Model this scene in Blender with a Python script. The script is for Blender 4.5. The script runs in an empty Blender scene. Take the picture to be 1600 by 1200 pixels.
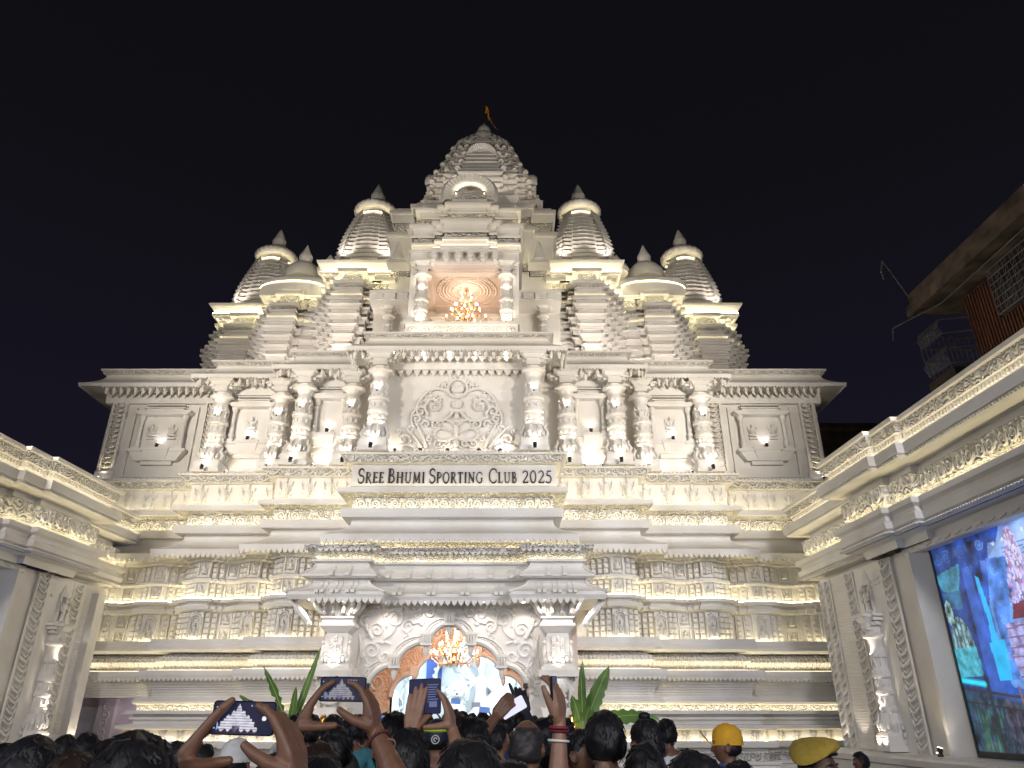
import bpy, math, random
from math import sin, cos, pi, radians, sqrt, atan2
from mathutils import Vector, Matrix, noise
random.seed(11)
SC = bpy.context.scene
COL = SC.collection
# ------------------------------------------------------------------ camera
cam = bpy.data.cameras.new('camera')
cam.sensor_fit = 'HORIZONTAL'; cam.lens_unit = 'FOV'
cam.angle = 2*math.atan(800/1129)
cam.clip_start = 0.05; cam.clip_end = 2000
cam_ob = bpy.data.objects.new('camera', cam); COL.objects.link(cam_ob)
cam_ob.location = (1.7, 0, 1.7)
cam_ob.rotation_euler = (radians(90+24.7), 0, 0)
SC.camera = cam_ob
# ------------------------------------------------------------------ world: a clear urban night sky
W = bpy.data.worlds.new('World'); SC.world = W; W.use_nodes = True
nt = W.node_tree; bg = nt.nodes['Background']
tc = nt.nodes.new('ShaderNodeTexCoord'); sep = nt.nodes.new('ShaderNodeSeparateXYZ')
rmp = nt.nodes.new('ShaderNodeValToRGB')
nt.links.new(tc.outputs['Generated'], sep.inputs[0]); nt.links.new(sep.outputs['Z'], rmp.inputs[0])
e = rmp.color_ramp.elements
e[0].position = 0.0; e[0].color = (.013, .0115, .022, 1)
e[1].position = 1.0; e[1].color = (.0052, .0054, .0066, 1)
for p_, c_ in ((.35, (.0098, .0088, .0175, 1)), (.6, (.0066, .0065, .0092, 1))):
    k = e.new(p_); k.color = c_
nt.links.new(rmp.outputs[0], bg.inputs[0]); bg.inputs[1].default_value = 0.66
SC.render.engine = 'CYCLES'
SC.view_settings.view_transform = 'Standard'; SC.view_settings.look = 'None'
SC.view_settings.exposure = 0.25; SC.view_settings.gamma = 1; SC.view_settings.use_curve_mapping = False
SC.cycles.use_denoising = True
SC.cycles.max_bounces = 6; SC.cycles.diffuse_bounces = 4
SC.cycles.sample_clamp_indirect = 6

# ------------------------------------------------------------------ lamps; the wide fill spots are added and have no fixtures
def lamp(name, kind, loc, power, color, target=None, size=.1, angle=60, blend=.6, sizey=None):
    l = bpy.data.lights.new(name, kind); l.energy = power; l.color = color
    o = bpy.data.objects.new(name, l); COL.objects.link(o); o.location = loc
    if kind == 'SPOT':
        l.spot_size = radians(angle); l.spot_blend = blend; l.shadow_soft_size = size
    elif kind == 'AREA':
        l.size = size
        if sizey: l.shape = 'RECTANGLE'; l.size_y = sizey
    else:
        l.shadow_soft_size = size
    if target is not None:
        o.rotation_euler = (Vector(target)-Vector(loc)).to_track_quat('-Z', 'Y').to_euler()
    return o
WARM = (1.0, .80, .52); SOFT = (1.0, .86, .70); COOL = (.72, .80, 1.0)
FILL = [((-10.9, 13.0, 9.6), (-2, 22, 9.0), 1550, 110, (1, .93, .84)), ((10.9, 13.0, 9.6), (2, 22, 9.0), 1550, 110, (1, .93, .84)),  # unseen spots added above the side walls to brighten the facade
         ((-10.6, 8.0, 9.6), (-3, 25, 17.5), 4200, 80, (1, .90, .78)), ((10.9, 8.0, 9.6), (3, 25, 17.5), 4200, 80, (1, .90, .78)),
         ((-9.4, 6.5, 8.6), (-5, 21.5, 2.4), 2100, 60, (1, .93, .88)), ((9.6, 6.0, 8.6), (5, 21.5, 2.4), 2100, 60, (.95, .94, 1)),
         ((-9.4, 5.0, 8.6), (1, 20, 5.0), 1250, 50, (.76, .84, 1)), ((9.6, 5.0, 8.6), (-1, 20, 5.0), 1250, 50, (.76, .84, 1))]
FILL += [((-7.5, -6.5, 6.0), (-1.5, 4, 1.6), 2000, 75, (.80, .86, 1)), ((7.5, -6.5, 6.0), (2.5, 4, 1.6), 2000, 75, (.86, .88, 1)), ((1.0, -9.0, 5.0), (1.2, 3, 1.6), 1200, 60, (1, .90, .80))]  # unseen spots added behind the camera to light the crowd
for a, b, p_, an, c_ in FILL:
    lamp('fill_lamp', 'SPOT', a, p_, c_, b, size=.35, angle=an, blend=.8)

# ------------------------------------------------------------------ materials
def new_mat(name):
    m = bpy.data.materials.new(name); m.use_nodes = True
    return m, m.node_tree, m.node_tree.nodes['Principled BSDF']
def plain(name, col, rough=.6, metal=0, emit=None, strength=0, var=0, bump=0, scale=40, spec=.5, coat=0):
    m, t, b = new_mat(name)
    b.inputs['Base Color'].default_value = (*col, 1); b.inputs['Roughness'].default_value = rough
    b.inputs['Metallic'].default_value = metal; b.inputs['Specular IOR Level'].default_value = spec
    b.inputs['Coat Weight'].default_value = coat
    if emit: b.inputs['Emission Color'].default_value = (*emit, 1); b.inputs['Emission Strength'].default_value = strength
    if var or bump:
        g = t.nodes.new('ShaderNodeTexCoord'); n = t.nodes.new('ShaderNodeTexNoise')
        n.inputs['Scale'].default_value = scale; n.inputs['Detail'].default_value = 5
        t.links.new(g.outputs['Object'], n.inputs['Vector'])
        if var:
            r = t.nodes.new('ShaderNodeValToRGB'); c = r.color_ramp.elements
            c[0].color = (*[x*(1-var) for x in col], 1); c[1].color = (*[min(1, x*(1+var)) for x in col], 1)
            c[0].position = .3; c[1].position = .7
            t.links.new(n.outputs[0], r.inputs[0]); t.links.new(r.outputs[0], b.inputs['Base Color'])
        if bump:
            p = t.nodes.new('ShaderNodeBump'); p.inputs['Strength'].default_value = bump; p.inputs['Distance'].default_value = .01
            t.links.new(n.outputs[0], p.inputs['Height']); t.links.new(p.outputs[0], b.inputs['Normal'])
    return m
def plaster(name, col=(.775, .752, .715), relief=None, rough=.58):
    """painted fibreglass plaster: faint grime, fine grain; relief adds shallow carving"""
    m, t, b = new_mat(name); N = t.nodes.new; L = t.links.new
    b.inputs['Roughness'].default_value = rough; b.inputs['Specular IOR Level'].default_value = .35
    g = N('ShaderNodeNewGeometry')
    n1 = N('ShaderNodeTexNoise'); n1.inputs['Scale'].default_value = .9; n1.inputs['Detail'].default_value = 6
    L(g.outputs['Position'], n1.inputs['Vector'])
    r = N('ShaderNodeValToRGB'); c = r.color_ramp.elements
    c[0].position = .32; c[0].color = (col[0]*.86, col[1]*.84, col[2]*.80, 1)
    c[1].position = .62; c[1].color = (*col, 1)
    L(n1.outputs[0], r.inputs[0]); L(r.outputs[0], b.inputs['Base Color'])
    n2 = N('ShaderNodeTexNoise'); n2.inputs['Scale'].default_value = 26; n2.inputs['Detail'].default_value = 6
    L(g.outputs['Position'], n2.inputs['Vector'])
    bp = N('ShaderNodeBump'); bp.inputs['Strength'].default_value = .25; bp.inputs['Distance'].default_value = .012
    L(n2.outputs[0], bp.inputs['Height']); last = bp
    if relief:
        kind, sc, st, di = relief
        if kind == 'leaf':
            v = N('ShaderNodeTexVoronoi'); v.feature = 'SMOOTH_F1'; v.inputs['Scale'].default_value = sc; v.inputs['Smoothness'].default_value = .25
            nz = N('ShaderNodeTexNoise'); nz.inputs['Scale'].default_value = sc*.7; L(g.outputs['Position'], nz.inputs['Vector'])
            mx = N('ShaderNodeMix'); mx.data_type = 'VECTOR'; mx.inputs['Factor'].default_value = .12
            L(g.outputs['Position'], mx.inputs[4]); L(nz.outputs['Color'], mx.inputs[5]); L(mx.outputs[1], v.inputs['Vector'])
            w = N('ShaderNodeMath'); w.operation = 'SINE'; mu = N('ShaderNodeMath'); mu.operation = 'MULTIPLY'; mu.inputs[1].default_value = 16
            L(v.outputs['Distance'], mu.inputs[0]); L(mu.outputs[0], w.inputs[0]); h = w.outputs[0]
        elif kind == 'diamond':
            s = N('ShaderNodeSeparateXYZ'); L(g.outputs['Position'], s.inputs[0])
            a = N('ShaderNodeMath'); a.operation = 'ADD'; d = N('ShaderNodeMath'); d.operation = 'SUBTRACT'
            L(s.outputs['X'], a.inputs[0]); L(s.outputs['Z'], a.inputs[1]); L(s.outputs['X'], d.inputs[0]); L(s.outputs['Z'], d.inputs[1])
            hs = []
            for q in (a, d):
                mu = N('ShaderNodeMath'); mu.operation = 'MULTIPLY'; mu.inputs[1].default_value = sc
                si = N('ShaderNodeMath'); si.operation = 'SINE'; L(q.outputs[0], mu.inputs[0]); L(mu.outputs[0], si.inputs[0]); hs.append(si)
            pr = N('ShaderNodeMath'); pr.operation = 'MULTIPLY'; L(hs[0].outputs[0], pr.inputs[0]); L(hs[1].outputs[0], pr.inputs[1]); h = pr.outputs[0]
        else:  # courses: fine horizontal lines
            s = N('ShaderNodeSeparateXYZ'); L(g.outputs['Position'], s.inputs[0])
            mu = N('ShaderNodeMath'); mu.operation = 'MULTIPLY'; mu.inputs[1].default_value = sc
            si = N('ShaderNodeMath'); si.operation = 'SINE'; L(s.outputs['Z'], mu.inputs[0]); L(mu.outputs[0], si.inputs[0]); h = si.outputs[0]
        b2 = N('ShaderNodeBump'); b2.inputs['Strength'].default_value = st; b2.inputs['Distance'].default_value = di
        L(h, b2.inputs['Height']); L(bp.outputs[0], b2.inputs['Normal']); last = b2
    L(last.outputs[0], b.inputs['Normal'])
    return m
M = {}
M['plaster'] = plaster('white_plaster')
M['carved'] = plaster('carved_plaster', relief=('leaf', 4.5, 1.0, .05))
M['carvedfine'] = plaster('finely_carved_plaster', relief=('leaf', 7.0, 1.0, .04))
M['diamond'] = plaster('diamond_carved_plaster', relief=('diamond', 28, 1.0, .04))
M['courses'] = plaster('coursed_plaster', relief=('courses', 95, .45, .01))
M['strip'] = plain('warm_led_strip', (.9, .85, .6), .4, emit=(1.0, .88, .56), strength=7.5)
M['stripdim'] = plain('soft_led_strip', (.9, .85, .7), .4, emit=(1.0, .88, .60), strength=6.2)
M['stripup'] = plain('roof_led_strip', (.9, .85, .6), .4, emit=(1.0, .90, .56), strength=20)
M['pink'] = plaster('rose_painted_plaster', (.74, .62, .56))
M['terracotta'] = plaster('terracotta_painted_plaster', (.74, .50, .38), relief=('leaf', 7, .7, .02))
M['black'] = plain('black_painted_metal', (.02, .02, .022), .45)
M['letter'] = plain('dark_bronze_letter', (.028, .022, .020), .4)
M['board'] = plaster('grey_white_board', (.58, .57, .57))
M['gold'] = plain('gilt_metal', (.85, .52, .16), .28, 1.0)
M['brass'] = plain('copper_gilt_metal', (.76, .47, .26), .3, 1.0)
M['bulb'] = plain('candle_bulb', (1, .9, .8), .3, emit=(1.0, .80, .55), strength=26)
M['downlight'] = plain('downlight_lens', (1, 1, 1), .3, emit=(1.0, .92, .80), strength=14)
M['saffron'] = plain('saffron_cloth', (.75, .30, .02), .8, var=.15)

# ------------------------------------------------------------------ mesh builder
class MB:
    def __init__(s): s.v = []; s.f = []
    def add(s, vs, fs):
        n = len(s.v); s.v += [tuple(p) for p in vs]; s.f += [tuple(i+n for i in q) for q in fs]; return s
    def box(s, x0, x1, y0, y1, z0, z1):
        return s.add([(x0,y0,z0),(x1,y0,z0),(x1,y1,z0),(x0,y1,z0),(x0,y0,z1),(x1,y0,z1),(x1,y1,z1),(x0,y1,z1)],
                     [(0,3,2,1),(4,5,6,7),(0,1,5,4),(1,2,6,5),(2,3,7,6),(3,0,4,7)])
    def frust(s, cx, cy, z0, z1, a, b, c, d):
        return s.add([(cx-a,cy-b,z0),(cx+a,cy-b,z0),(cx+a,cy+b,z0),(cx-a,cy+b,z0),(cx-c,cy-d,z1),(cx+c,cy-d,z1),(cx+c,cy+d,z1),(cx-c,cy+d,z1)],
                     [(0,3,2,1),(4,5,6,7),(0,1,5,4),(1,2,6,5),(2,3,7,6),(3,0,4,7)])
    def lathe(s, prof, c=(0,0,0), n=14, ribs=0, amp=0, sq=(1,1)):
        vs = []; fs = []
        for r, z in prof:
            for k in range(n):
                a = 2*pi*(k+.5)/n; rr = r*(1+(amp*cos(ribs*a) if ribs else 0))
                vs.append((c[0]+rr*cos(a)*sq[0], c[1]+rr*sin(a)*sq[1], c[2]+z))
        for i in range(len(prof)-1):
            for k in range(n):
                j = (k+1) % n; fs.append((i*n+k, i*n+j, (i+1)*n+j, (i+1)*n+k))
        fs.append(tuple(range(n-1, -1, -1))); m = (len(prof)-1)*n; fs.append(tuple(range(m, m+n)))
        return s.add(vs, fs)
    def ball(s, c, r, n=10, m=7):
        if not hasattr(r, '__len__'): r = (r, r, r)
        vs = [(c[0], c[1], c[2]-r[2])]
        for i in range(1, m):
            t = -pi/2+pi*i/m
            for k in range(n):
                a = 2*pi*k/n; vs.append((c[0]+r[0]*cos(t)*cos(a), c[1]+r[1]*cos(t)*sin(a), c[2]+r[2]*sin(t)))
        vs.append((c[0], c[1], c[2]+r[2])); fs = []
        for k in range(n): fs.append((0, 1+(k+1) % n, 1+k))
        for i in range(m-2):
            for k in range(n):
                j = (k+1) % n; fs.append((1+i*n+k, 1+i*n+j, 1+(i+1)*n+j, 1+(i+1)*n+k))
        q = 1+(m-2)*n; t = len(vs)-1
        for k in range(n): fs.append((q+k, q+(k+1) % n, t))
        return s.add(vs, fs)
    def tube(s, pts, r, n=6, flat=1.0):
        pts = [Vector(p) for p in pts]; N = len(pts)
        if not hasattr(r, '__len__'): r = [r]*N
        vs = []; fs = []; up = None
        for i, p in enumerate(pts):
            t = (pts[min(i+1, N-1)]-pts[max(i-1, 0)])
            t = t.normalized() if t.length > 1e-9 else Vector((0,0,1))
            if up is None:
                up = Vector((0,1,0)) if abs(t.y) < .9 else Vector((1,0,0))
            a = t.cross(up)
            if a.length < 1e-6: a = t.cross(Vector((1,.3,.2)))
            a.normalize(); b = a.cross(t).normalized(); up = b
            for k in range(n):
                an = 2*pi*k/n; vs.append(p+a*r[i]*cos(an)+b*r[i]*sin(an)*flat)
        for i in range(N-1):
            for k in range(n):
                j = (k+1) % n; fs.append((i*n+k, i*n+j, (i+1)*n+j, (i+1)*n+k))
        fs.append(tuple(range(n-1, -1, -1))); fs.append(tuple(range((N-1)*n, N*n)))
        return s.add(vs, fs)
    def sweep(s, path, prof, cap=True):
        """mitred moulding: path in plan (outside on its right-hand side), prof of (z, off[, dy])"""
        n = len(path); mit = []
        for i in range(n):
            ds = []
            if i > 0: d = Vector(path[i])-Vector(path[i-1]); ds.append(d.normalized())
            if i < n-1: d = Vector(path[i+1])-Vector(path[i]); ds.append(d.normalized())
            ns = [Vector((d.y, -d.x)) for d in ds]
            if len(ns) == 1: mit.append(ns[0])
            else:
                q = (ns[0]+ns[1])
                mit.append(q/max(.15, (1+ns[0].dot(ns[1]))))
        vs = []; fs = []; m = len(prof)
        for i in range(n):
            for pr in prof:
                dy = pr[2] if len(pr) > 2 else 0
                vs.append((path[i][0]+mit[i].x*pr[1], path[i][1]+mit[i].y*pr[1]+dy, pr[0]))
        for i in range(n-1):
            for k in range(m-1): fs.append((i*m+k, (i+1)*m+k, (i+1)*m+k+1, i*m+k+1))
        return s.add(vs, fs)
    def prism(s, out, f, w0, w1):
        """closed outline of (u, v), f(u, v, w) -> point"""
        n = len(out); vs = [f(u, v, w0) for u, v in out]+[f(u, v, w1) for u, v in out]
        fs = [tuple(range(n)), tuple(range(2*n-1, n-1, -1))]
        for i in range(n):
            j = (i+1) % n; fs.append((i, i+n, j+n, j))
        return s.add(vs, fs)
    def place(s, other, mt):
        return s.add([mt @ Vector(p) for p in other.v], other.f)
    def mesh(s, name, mat, smooth=35):
        me = bpy.data.meshes.new(name); me.from_pydata(s.v, [], s.f)
        for m_ in (mat if isinstance(mat, (list, tuple)) else [mat]): me.materials.append(m_)
        if smooth:
            me.polygons.foreach_set('use_smooth', [True]*len(me.polygons))
            me.set_sharp_from_angle(angle=radians(smooth))
        me.update(); return me
def put(name, me, parent=None, loc=(0,0,0), rot=(0,0,0), scale=(1,1,1), kind=None):
    o = bpy.data.objects.new(name, me); COL.objects.link(o); o.parent = parent
    o.location = loc; o.rotation_euler = rot; o.scale = scale
    if kind: o['kind'] = kind
    return o
def part(name, mb, mat, parent=None, kind=None, smooth=35, loc=(0,0,0)):
    """mesh given in world coordinates when the root stands unrotated at root['at']"""
    return put(name, mb.mesh(name, mat, smooth), parent, loc, kind=kind)
def tag(o, label, cat, group=None, kind=None):
    o['label'] = label; o['category'] = cat
    if group: o['group'] = group
    if kind: o['kind'] = kind
    return o
def thing(name, label, cat, loc=(0,0,0), rz=0, group=None):
    o = bpy.data.objects.new(name, None); COL.objects.link(o); o.empty_display_size = .2
    o.location = loc; o.rotation_euler = (0,0,rz)
    return tag(o, label, cat, group)
def mirror(path): return [(-x, y) for x, y in reversed(path)]
def spiral(cx, cz, r, turns, a0, sgn=1, k=26, end=.12):
    return [(cx+r*(1-(1-end)*i/k)*cos(a0+sgn*2*pi*turns*i/k), cz+r*(1-(1-end)*i/k)*sin(a0+sgn*2*pi*turns*i/k)) for i in range(k+1)]
def relief(mb, pts, y, r0, r1, n=5, flat=.8):
    k = len(pts); mb.tube([(u, y, w) for u, w in pts], [r0+(r1-r0)*i/(k-1) for i in range(k)], n, flat)
def bez(p0, p1, p2, k=8): return [((1-t)**2*p0[0]+2*t*(1-t)*p1[0]+t*t*p2[0], (1-t)**2*p0[1]+2*t*(1-t)*p1[1]+t*t*p2[1]) for t in [i/k for i in range(k+1)]]

# ------------------------------------------------------------------ ground and setting
g_ = MB(); g_.add([(-300,-300,0),(300,-300,0),(300,300,0),(-300,300,0)], [(0,1,2,3)])
go = part('ground', g_, plain('worn_grey_paving', (.10, .095, .09), .75, var=.25, bump=.3, scale=3)); go['kind'] = 'structure'
# ================================================================== the temple
TY = 20.6
temple = thing('temple', 'huge floodlit white carved temple with stacked tiers and five spires', 'temple', (0, TY, 0))
def tp(name, mb, mat='plaster', parent=None, kind=None, smooth=35):
    o = part(name, mb, M[mat], parent or temple, kind, smooth)
    if parent is None: o.location = (0, -TY, 0)
    return o
def tput(name, me, loc, rot=(0,0,0), scale=(1,1,1), parent=None, kind=None):
    if parent is None: return put(name, me, temple, (loc[0], loc[1]-TY, loc[2]), rot, scale, kind)
    return put(name, me, parent, loc, rot, scale, kind)
X0, X1, X2, X3 = 2.62, 5.3, 8.2, 12.35
Y0, Y1, Y2, Y3 = 20.6, 21.9, 22.6, 23.3
YB = 44
FULL = [(-X3,YB),(-X3,Y3),(-X2,Y3),(-X2,Y2),(-X1,Y2),(-X1,Y1),(-X0,Y1),(-X0,Y0),(X0,Y0),(X0,Y1),(X1,Y1),(X1,Y2),(X2,Y2),(X2,Y3),(X3,Y3),(X3,YB)]
RIGHT = [(2.9,Y1),(X1,Y1),(X1,Y2),(X2,Y2),(X2,Y3),(X3,Y3),(X3,YB)]
LEFT = mirror(RIGHT)
LEFTP = mirror([(2.9,Y1),(X1,Y1),(X1,Y2),(X2+.2,Y2),(X2+.2,Y3+1.5)])      # the left end is open below: a side entrance
def cove(z0, o0, z1, o1, k=6, bulge=.5, conc=True):
    """curve from (z0,o0) to (z1,o1)"""
    r = []
    for i in range(k+1):
        t = i/k
        tt = 1-cos(t*pi/2) if conc else sin(t*pi/2)
        r.append((z0+(z1-z0)*t, o0+(o1-o0)*tt))
    return r
def half(z0, z1, o, b, k=8): return [(z0+(z1-z0)*i/k, o+b*sin(pi*i/k)) for i in range(k+1)]
# ---- lower body of both wings (z, off)
for side, P, PP in (('r', RIGHT, RIGHT), ('l', LEFT, LEFTP)):
    tp('plinth', MB().sweep(PP, [(-.05,.8),(.42,.8),(.42,.72),(.5,.68),(.52,.75),(.6,.75),(.6,.5)]))
    tp('carved_band', MB().sweep(PP, [(.6,.5),(.8,.5)]), 'carvedfine')
    tp('base_moulding', MB().sweep(PP, [(.8,.5),(.93,.5),(.93,.72),(1.04,.74),(1.09,.74),(1.09,.70),(1.045,.68),(1.045,.45),(1.36,.45),(1.36,.7),(1.40,.76),(1.48,.76),(1.48,.55),(1.5,.42),(1.6,.45),(1.62,.52),(1.68,.52),(1.70,.45),(1.76,.48),(1.76,.62),(1.85,.62),(1.85,.585),(1.80,.57),(1.80,.42)]))
    tp('carved_band', MB().sweep(PP, [(1.80,.42),(2.0,.42)]), 'carvedfine')
    tp('base_moulding', MB().sweep(PP, [(2.0,.42),(2.02,.52),(2.08,.54),(2.12,.5),(2.19,.5),(2.19,.3)]))
    tp('cavetto', MB().sweep(P, cove(2.19,.3,2.64,.52,6)+[(2.64,.5)]), 'courses')
    tp('overhang', MB().sweep(P, [(2.64,.5),(2.64,.62),(2.70,.66),(2.84,.66),(2.89,.64),(2.89,.60),(2.86,.58),(2.86,.4),(2.95,.24),(2.95,.10)]))
    tp('cushion_moulding', MB().sweep(P, [(2.95,.10)]+half(2.97,3.36,.12,.26)+[(3.38,.08)]), 'diamond')
    tp('ledge', MB().sweep(P, [(3.38,.08),(3.40,.52),(3.46,.58),(3.56,.58),(3.60,.54),(3.73,.54),(3.73,.50),(3.69,.48),(3.69,-.3)]))
    tp('led_strip', MB().sweep(P, [(3.695,.42),(3.695,.47),(3.72,.47),(3.72,.42),(3.695,.42)]), 'strip')
    tp('led_strip', MB().sweep(PP, [(1.05,.50),(1.05,.56),(1.07,.56),(1.07,.50),(1.05,.50)]), 'stripdim')
    tp('led_strip', MB().sweep(PP, [(1.805,.50),(1.805,.55),(1.83,.55),(1.83,.50),(1.805,.50)]), 'stripdim')
    tp('led_strip', MB().sweep(P, [(2.875,.42),(2.875,.50),(2.90,.50),(2.90,.42),(2.875,.42)]), 'stripdim')
# ---- pilastered zone with a stepped plan
def wavy(spec, y):
    r = []
    for x0, x1, o in spec: r += [(x0, y-o), (x1, y-o)]
    return r
def bay(x0, x1, pat):
    tot = sum(w for w, o in pat); x = x0; r = []
    for w, o in pat:
        d = w/tot*(x1-x0); r.append((x, x+d, o)); x += d
    return r
N_ = .16
PB2 = [(N_,.06),(N_,.18),(N_,.30),(.42,.44),(N_,.30),(N_,.18),(.46,.08),(N_,.18),(N_,.30),(.42,.44),(N_,.30),(N_,.18),(N_,.06)]
PB1 = [(N_,.06),(N_,.16),(N_,.26),(N_,.35),(.44,.46),(N_,.32),(N_,.18)]
specs = [(bay(3.86, X1+.06, PB1), Y1), (bay(X1+.1, X2+.06, PB2), Y2), (bay(X2+.1, X3-.1, PB2), Y3)]
zone = []
for sp, y in specs: zone += wavy(sp, y)
zone = [(3.84, Y1+.02)]+zone+[(X3-.08, Y3+.02), (X3, Y3+.02)]
RZ = zone; LZ = mirror(zone)
arch_mb = MB()                                             # tall arched niche relief
def fig(mb, x, y, z, h, seated=False):
    """small relief figure"""
    mb.ball((x, y-.02, z+h*.86), (h*.10, h*.09, h*.12), 7, 5)
    mb.ball((x, y-.01, z+h*.60), (h*.15, h*.10, h*.17), 7, 5)
    if seated:
        mb.ball((x, y-.02, z+h*.22), (h*.38, h*.14, h*.13), 8, 5)
        mb.ball((x, y-.01, z+h*.40), (h*.17, h*.11, h*.14), 7, 5)
    else:
        mb.lathe([(h*.16, 0),(h*.10, .16*h),(h*.14, .40*h),(h*.09, .52*h)], (x, y, z), 7, sq=(1,.7))
    for s in (-1, 1):
        mb.tube([(x+s*h*.14, y, z+h*.68),(x+s*h*.30, y-.02, z+h*.58),(x+s*h*.34, y-.03, z+h*.86)], [h*.05, h*.045, h*.03], 5)
        mb.tube([(x+s*h*.13, y, z+h*.62),(x+s*h*.26, y-.04, z+h*.42),(x+s*h*.14, y-.07, z+h*.36)], [h*.05, h*.045, h*.03], 5)
    mb.lathe([(h*.10, .93*h),(h*.07, 1.0*h),(h*.015, 1.12*h)], (x, y-.02, z), 6)
a = arch_mb
a.tube([(.14*cos(t), 0, .52+.16*sin(t)) for t in [pi*i/10 for i in range(11)]], .028, 6)
a.tube([(.085*cos(t), 0, .50+.11*sin(t)) for t in [pi*i/8 for i in range(9)]], .018, 5)
for s in (-1, 1):
    a.box(s*.14-.025, s*.14+.025, -.03, .02, .05, .52); a.ball((s*.155, -.01, .6), .035, 6, 4); a.ball((s*.07, -.01, .70), .03, 6, 4)
a.ball((0, -.01, .74), (.035, .03, .05), 6, 4); fig(a, 0, 0, .10, .34)
arch_me = a.mesh('niche_relief', M['plaster'])
b_ = MB(); b_.box(-.17,.17,-.02,.02,0,.05); fig(b_, 0, 0, .06, .30, True)
for s in (-1, 1): b_.box(s*.17-.02, s*.17+.02, -.025, .02, .05, .42)
seat_me = b_.mesh('seated_relief', M['plaster'])
c_ = MB(); c_.box(-.060,.060,-.045,.01,.012,.122); c_.box(-.032,.032,-.066,-.045,.035,.10); blk = c_
def zprof(): return ([(3.70,-.02),(4.52,-.02),(4.52,.06),(4.56,.12),(4.66,.14),(4.70,.08),(4.76,.10),(4.78,.22),(4.86,.22),(4.86,-.02)],
                     [(4.86,-.02),(5.34,-.02),(5.34,.05),(5.40,.09),(5.46,.05),(5.46,-.02),(5.96,-.02),(5.96,.04),(6.0,.09),(6.06,.09),(6.06,.14),(6.16,.18),(6.16,-.3)])
for P, m in ((RZ, 1), (LZ, -1)):
    lo, up = zprof()
    tp('pilaster_wall', MB().sweep(P, lo)); tp('pilaster_wall', MB().sweep(P, up))
    tp('led_strip', MB().sweep(P, [(4.865,.12),(4.865,.17),(4.89,.17),(4.89,.12),(4.865,.12)]), 'strip')
    tp('plain_wall', MB().box(min(3.2*m,3.88*m), max(3.2*m,3.88*m), Y1-.03, Y1+.3, 3.6, 6.2))
    small = MB()
    for sp, y in specs:
        for x0, x1, o in sp:
            cx = (x0+x1)/2*m; yy = y-o+.02; w = x1-x0
            if w > .3:
                if o > .4:
                    tput('niche_relief', arch_me, (cx, yy-.02, 3.72), scale=(1.05,1.8,1.02))
                else:
                    tput('seated_relief', seat_me, (cx, yy-.02, 4.10), scale=(1,1.8,1)); tput('seated_relief', seat_me, (cx, yy-.02, 3.74), scale=(.9,1.8,.7))
                tput('seated_relief', seat_me, (cx, yy-.02, 4.90), scale=(1,1.8,1)); tput('seated_relief', seat_me, (cx, yy-.02, 5.50), scale=(.95,1.8,1.05))
            else:
                for z0, z1, k in ((3.74, 4.5, 5), (4.92, 5.33, 3), (5.49, 5.95, 3)):
                    st = (z1-z0)/k
                    for i in range(k): small.place(blk, Matrix.Translation((cx, yy-.02, z0+st*i+.01)) @ Matrix.Diagonal((1,1,st/.14,1)))
    tp('pilaster_blocks', small, kind='stuff')
# ---- bands from the great eave to the ledge, all round the stepped front
tp('eave_slope', MB().sweep(FULL, [(6.16,0),(6.14,.82),(6.10,.90),(6.25,.92)]+list(reversed([(6.7-(6.7-6.25)*t, .26+.66*(1-cos(t*pi/2))) for t in [i/7 for i in range(8)]]))+[(6.82,.26)]))
tp('cornice', MB().sweep(FULL, [(6.82,.26),(6.82,.5),(6.88,.52),(6.98,.54),(7.06,.54),(7.06,.50),(7.0,.48),(7.0,.28)]))
tp('scroll_band', MB().sweep(FULL, [(7.0,.28),(7.46,.26)]), 'carvedfine')
tp('soffit', MB().sweep(FULL, [(7.46,.26),(7.49,.62)]), 'carvedfine')
tp('fillet', MB().sweep(FULL, [(7.49,.62),(7.52,.66),(7.64,.66),(7.64,.62),(7.59,.60),(7.59,.52),(7.72,.40),(7.74,.30)]))
tp('frieze_wall', MB().sweep(FULL, [(7.74,.30),(8.42,.30)]))
tp('cornice', MB().sweep(FULL, [(8.42,.30),(8.43,.52)]))
tp('carved_band', MB().sweep(FULL, [(8.43,.52),(8.62,.62)]), 'carvedfine')
tp('ledge', MB().sweep(FULL, [(8.62,.62),(8.63,.68),(8.68,.68),(8.70,.4),(8.70,0)]))
tp('led_strip', MB().sweep(FULL, [(7.005,.41),(7.005,.47),(7.03,.47),(7.03,.41),(7.005,.41)]), 'strip')
tp('led_strip', MB().sweep(FULL, [(7.595,.54),(7.595,.59),(7.62,.59),(7.62,.54),(7.595,.54)]), 'strip')
# rope bead on the ledge
def along(path, step, inset=.1):
    """points along a plan path: (x, y, angle of outward normal)"""
    for i in range(len(path)-1):
        a, b = Vector(path[i]), Vector(path[i+1]); L = (b-a).length
        if L < inset*2: continue
        k = max(1, int((L-2*inset)/step)); d = (b-a)/L
        for j in range(k+1):
            s = inset+(L-2*inset)*(j/k if k else .5)
            yield a+d*s, d, L
def offpath(path, off):
    mb = MB(); mb.sweep(path, [(0, off)]) if False else None
    n = len(path); out = []
    for i in range(n):
        ds = []
        if i > 0: ds.append((Vector(path[i])-Vector(path[i-1])).normalized())
        if i < n-1: ds.append((Vector(path[i+1])-Vector(path[i])).normalized())
        ns = [Vector((d.y, -d.x)) for d in ds]
        q = ns[0] if len(ns) == 1 else (ns[0]+ns[1])/max(.15, 1+ns[0].dot(ns[1]))
        out.append((path[i][0]+q.x*off, path[i][1]+q.y*off))
    return out
FRONT = FULL[1:-1]
bead = MB()
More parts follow.
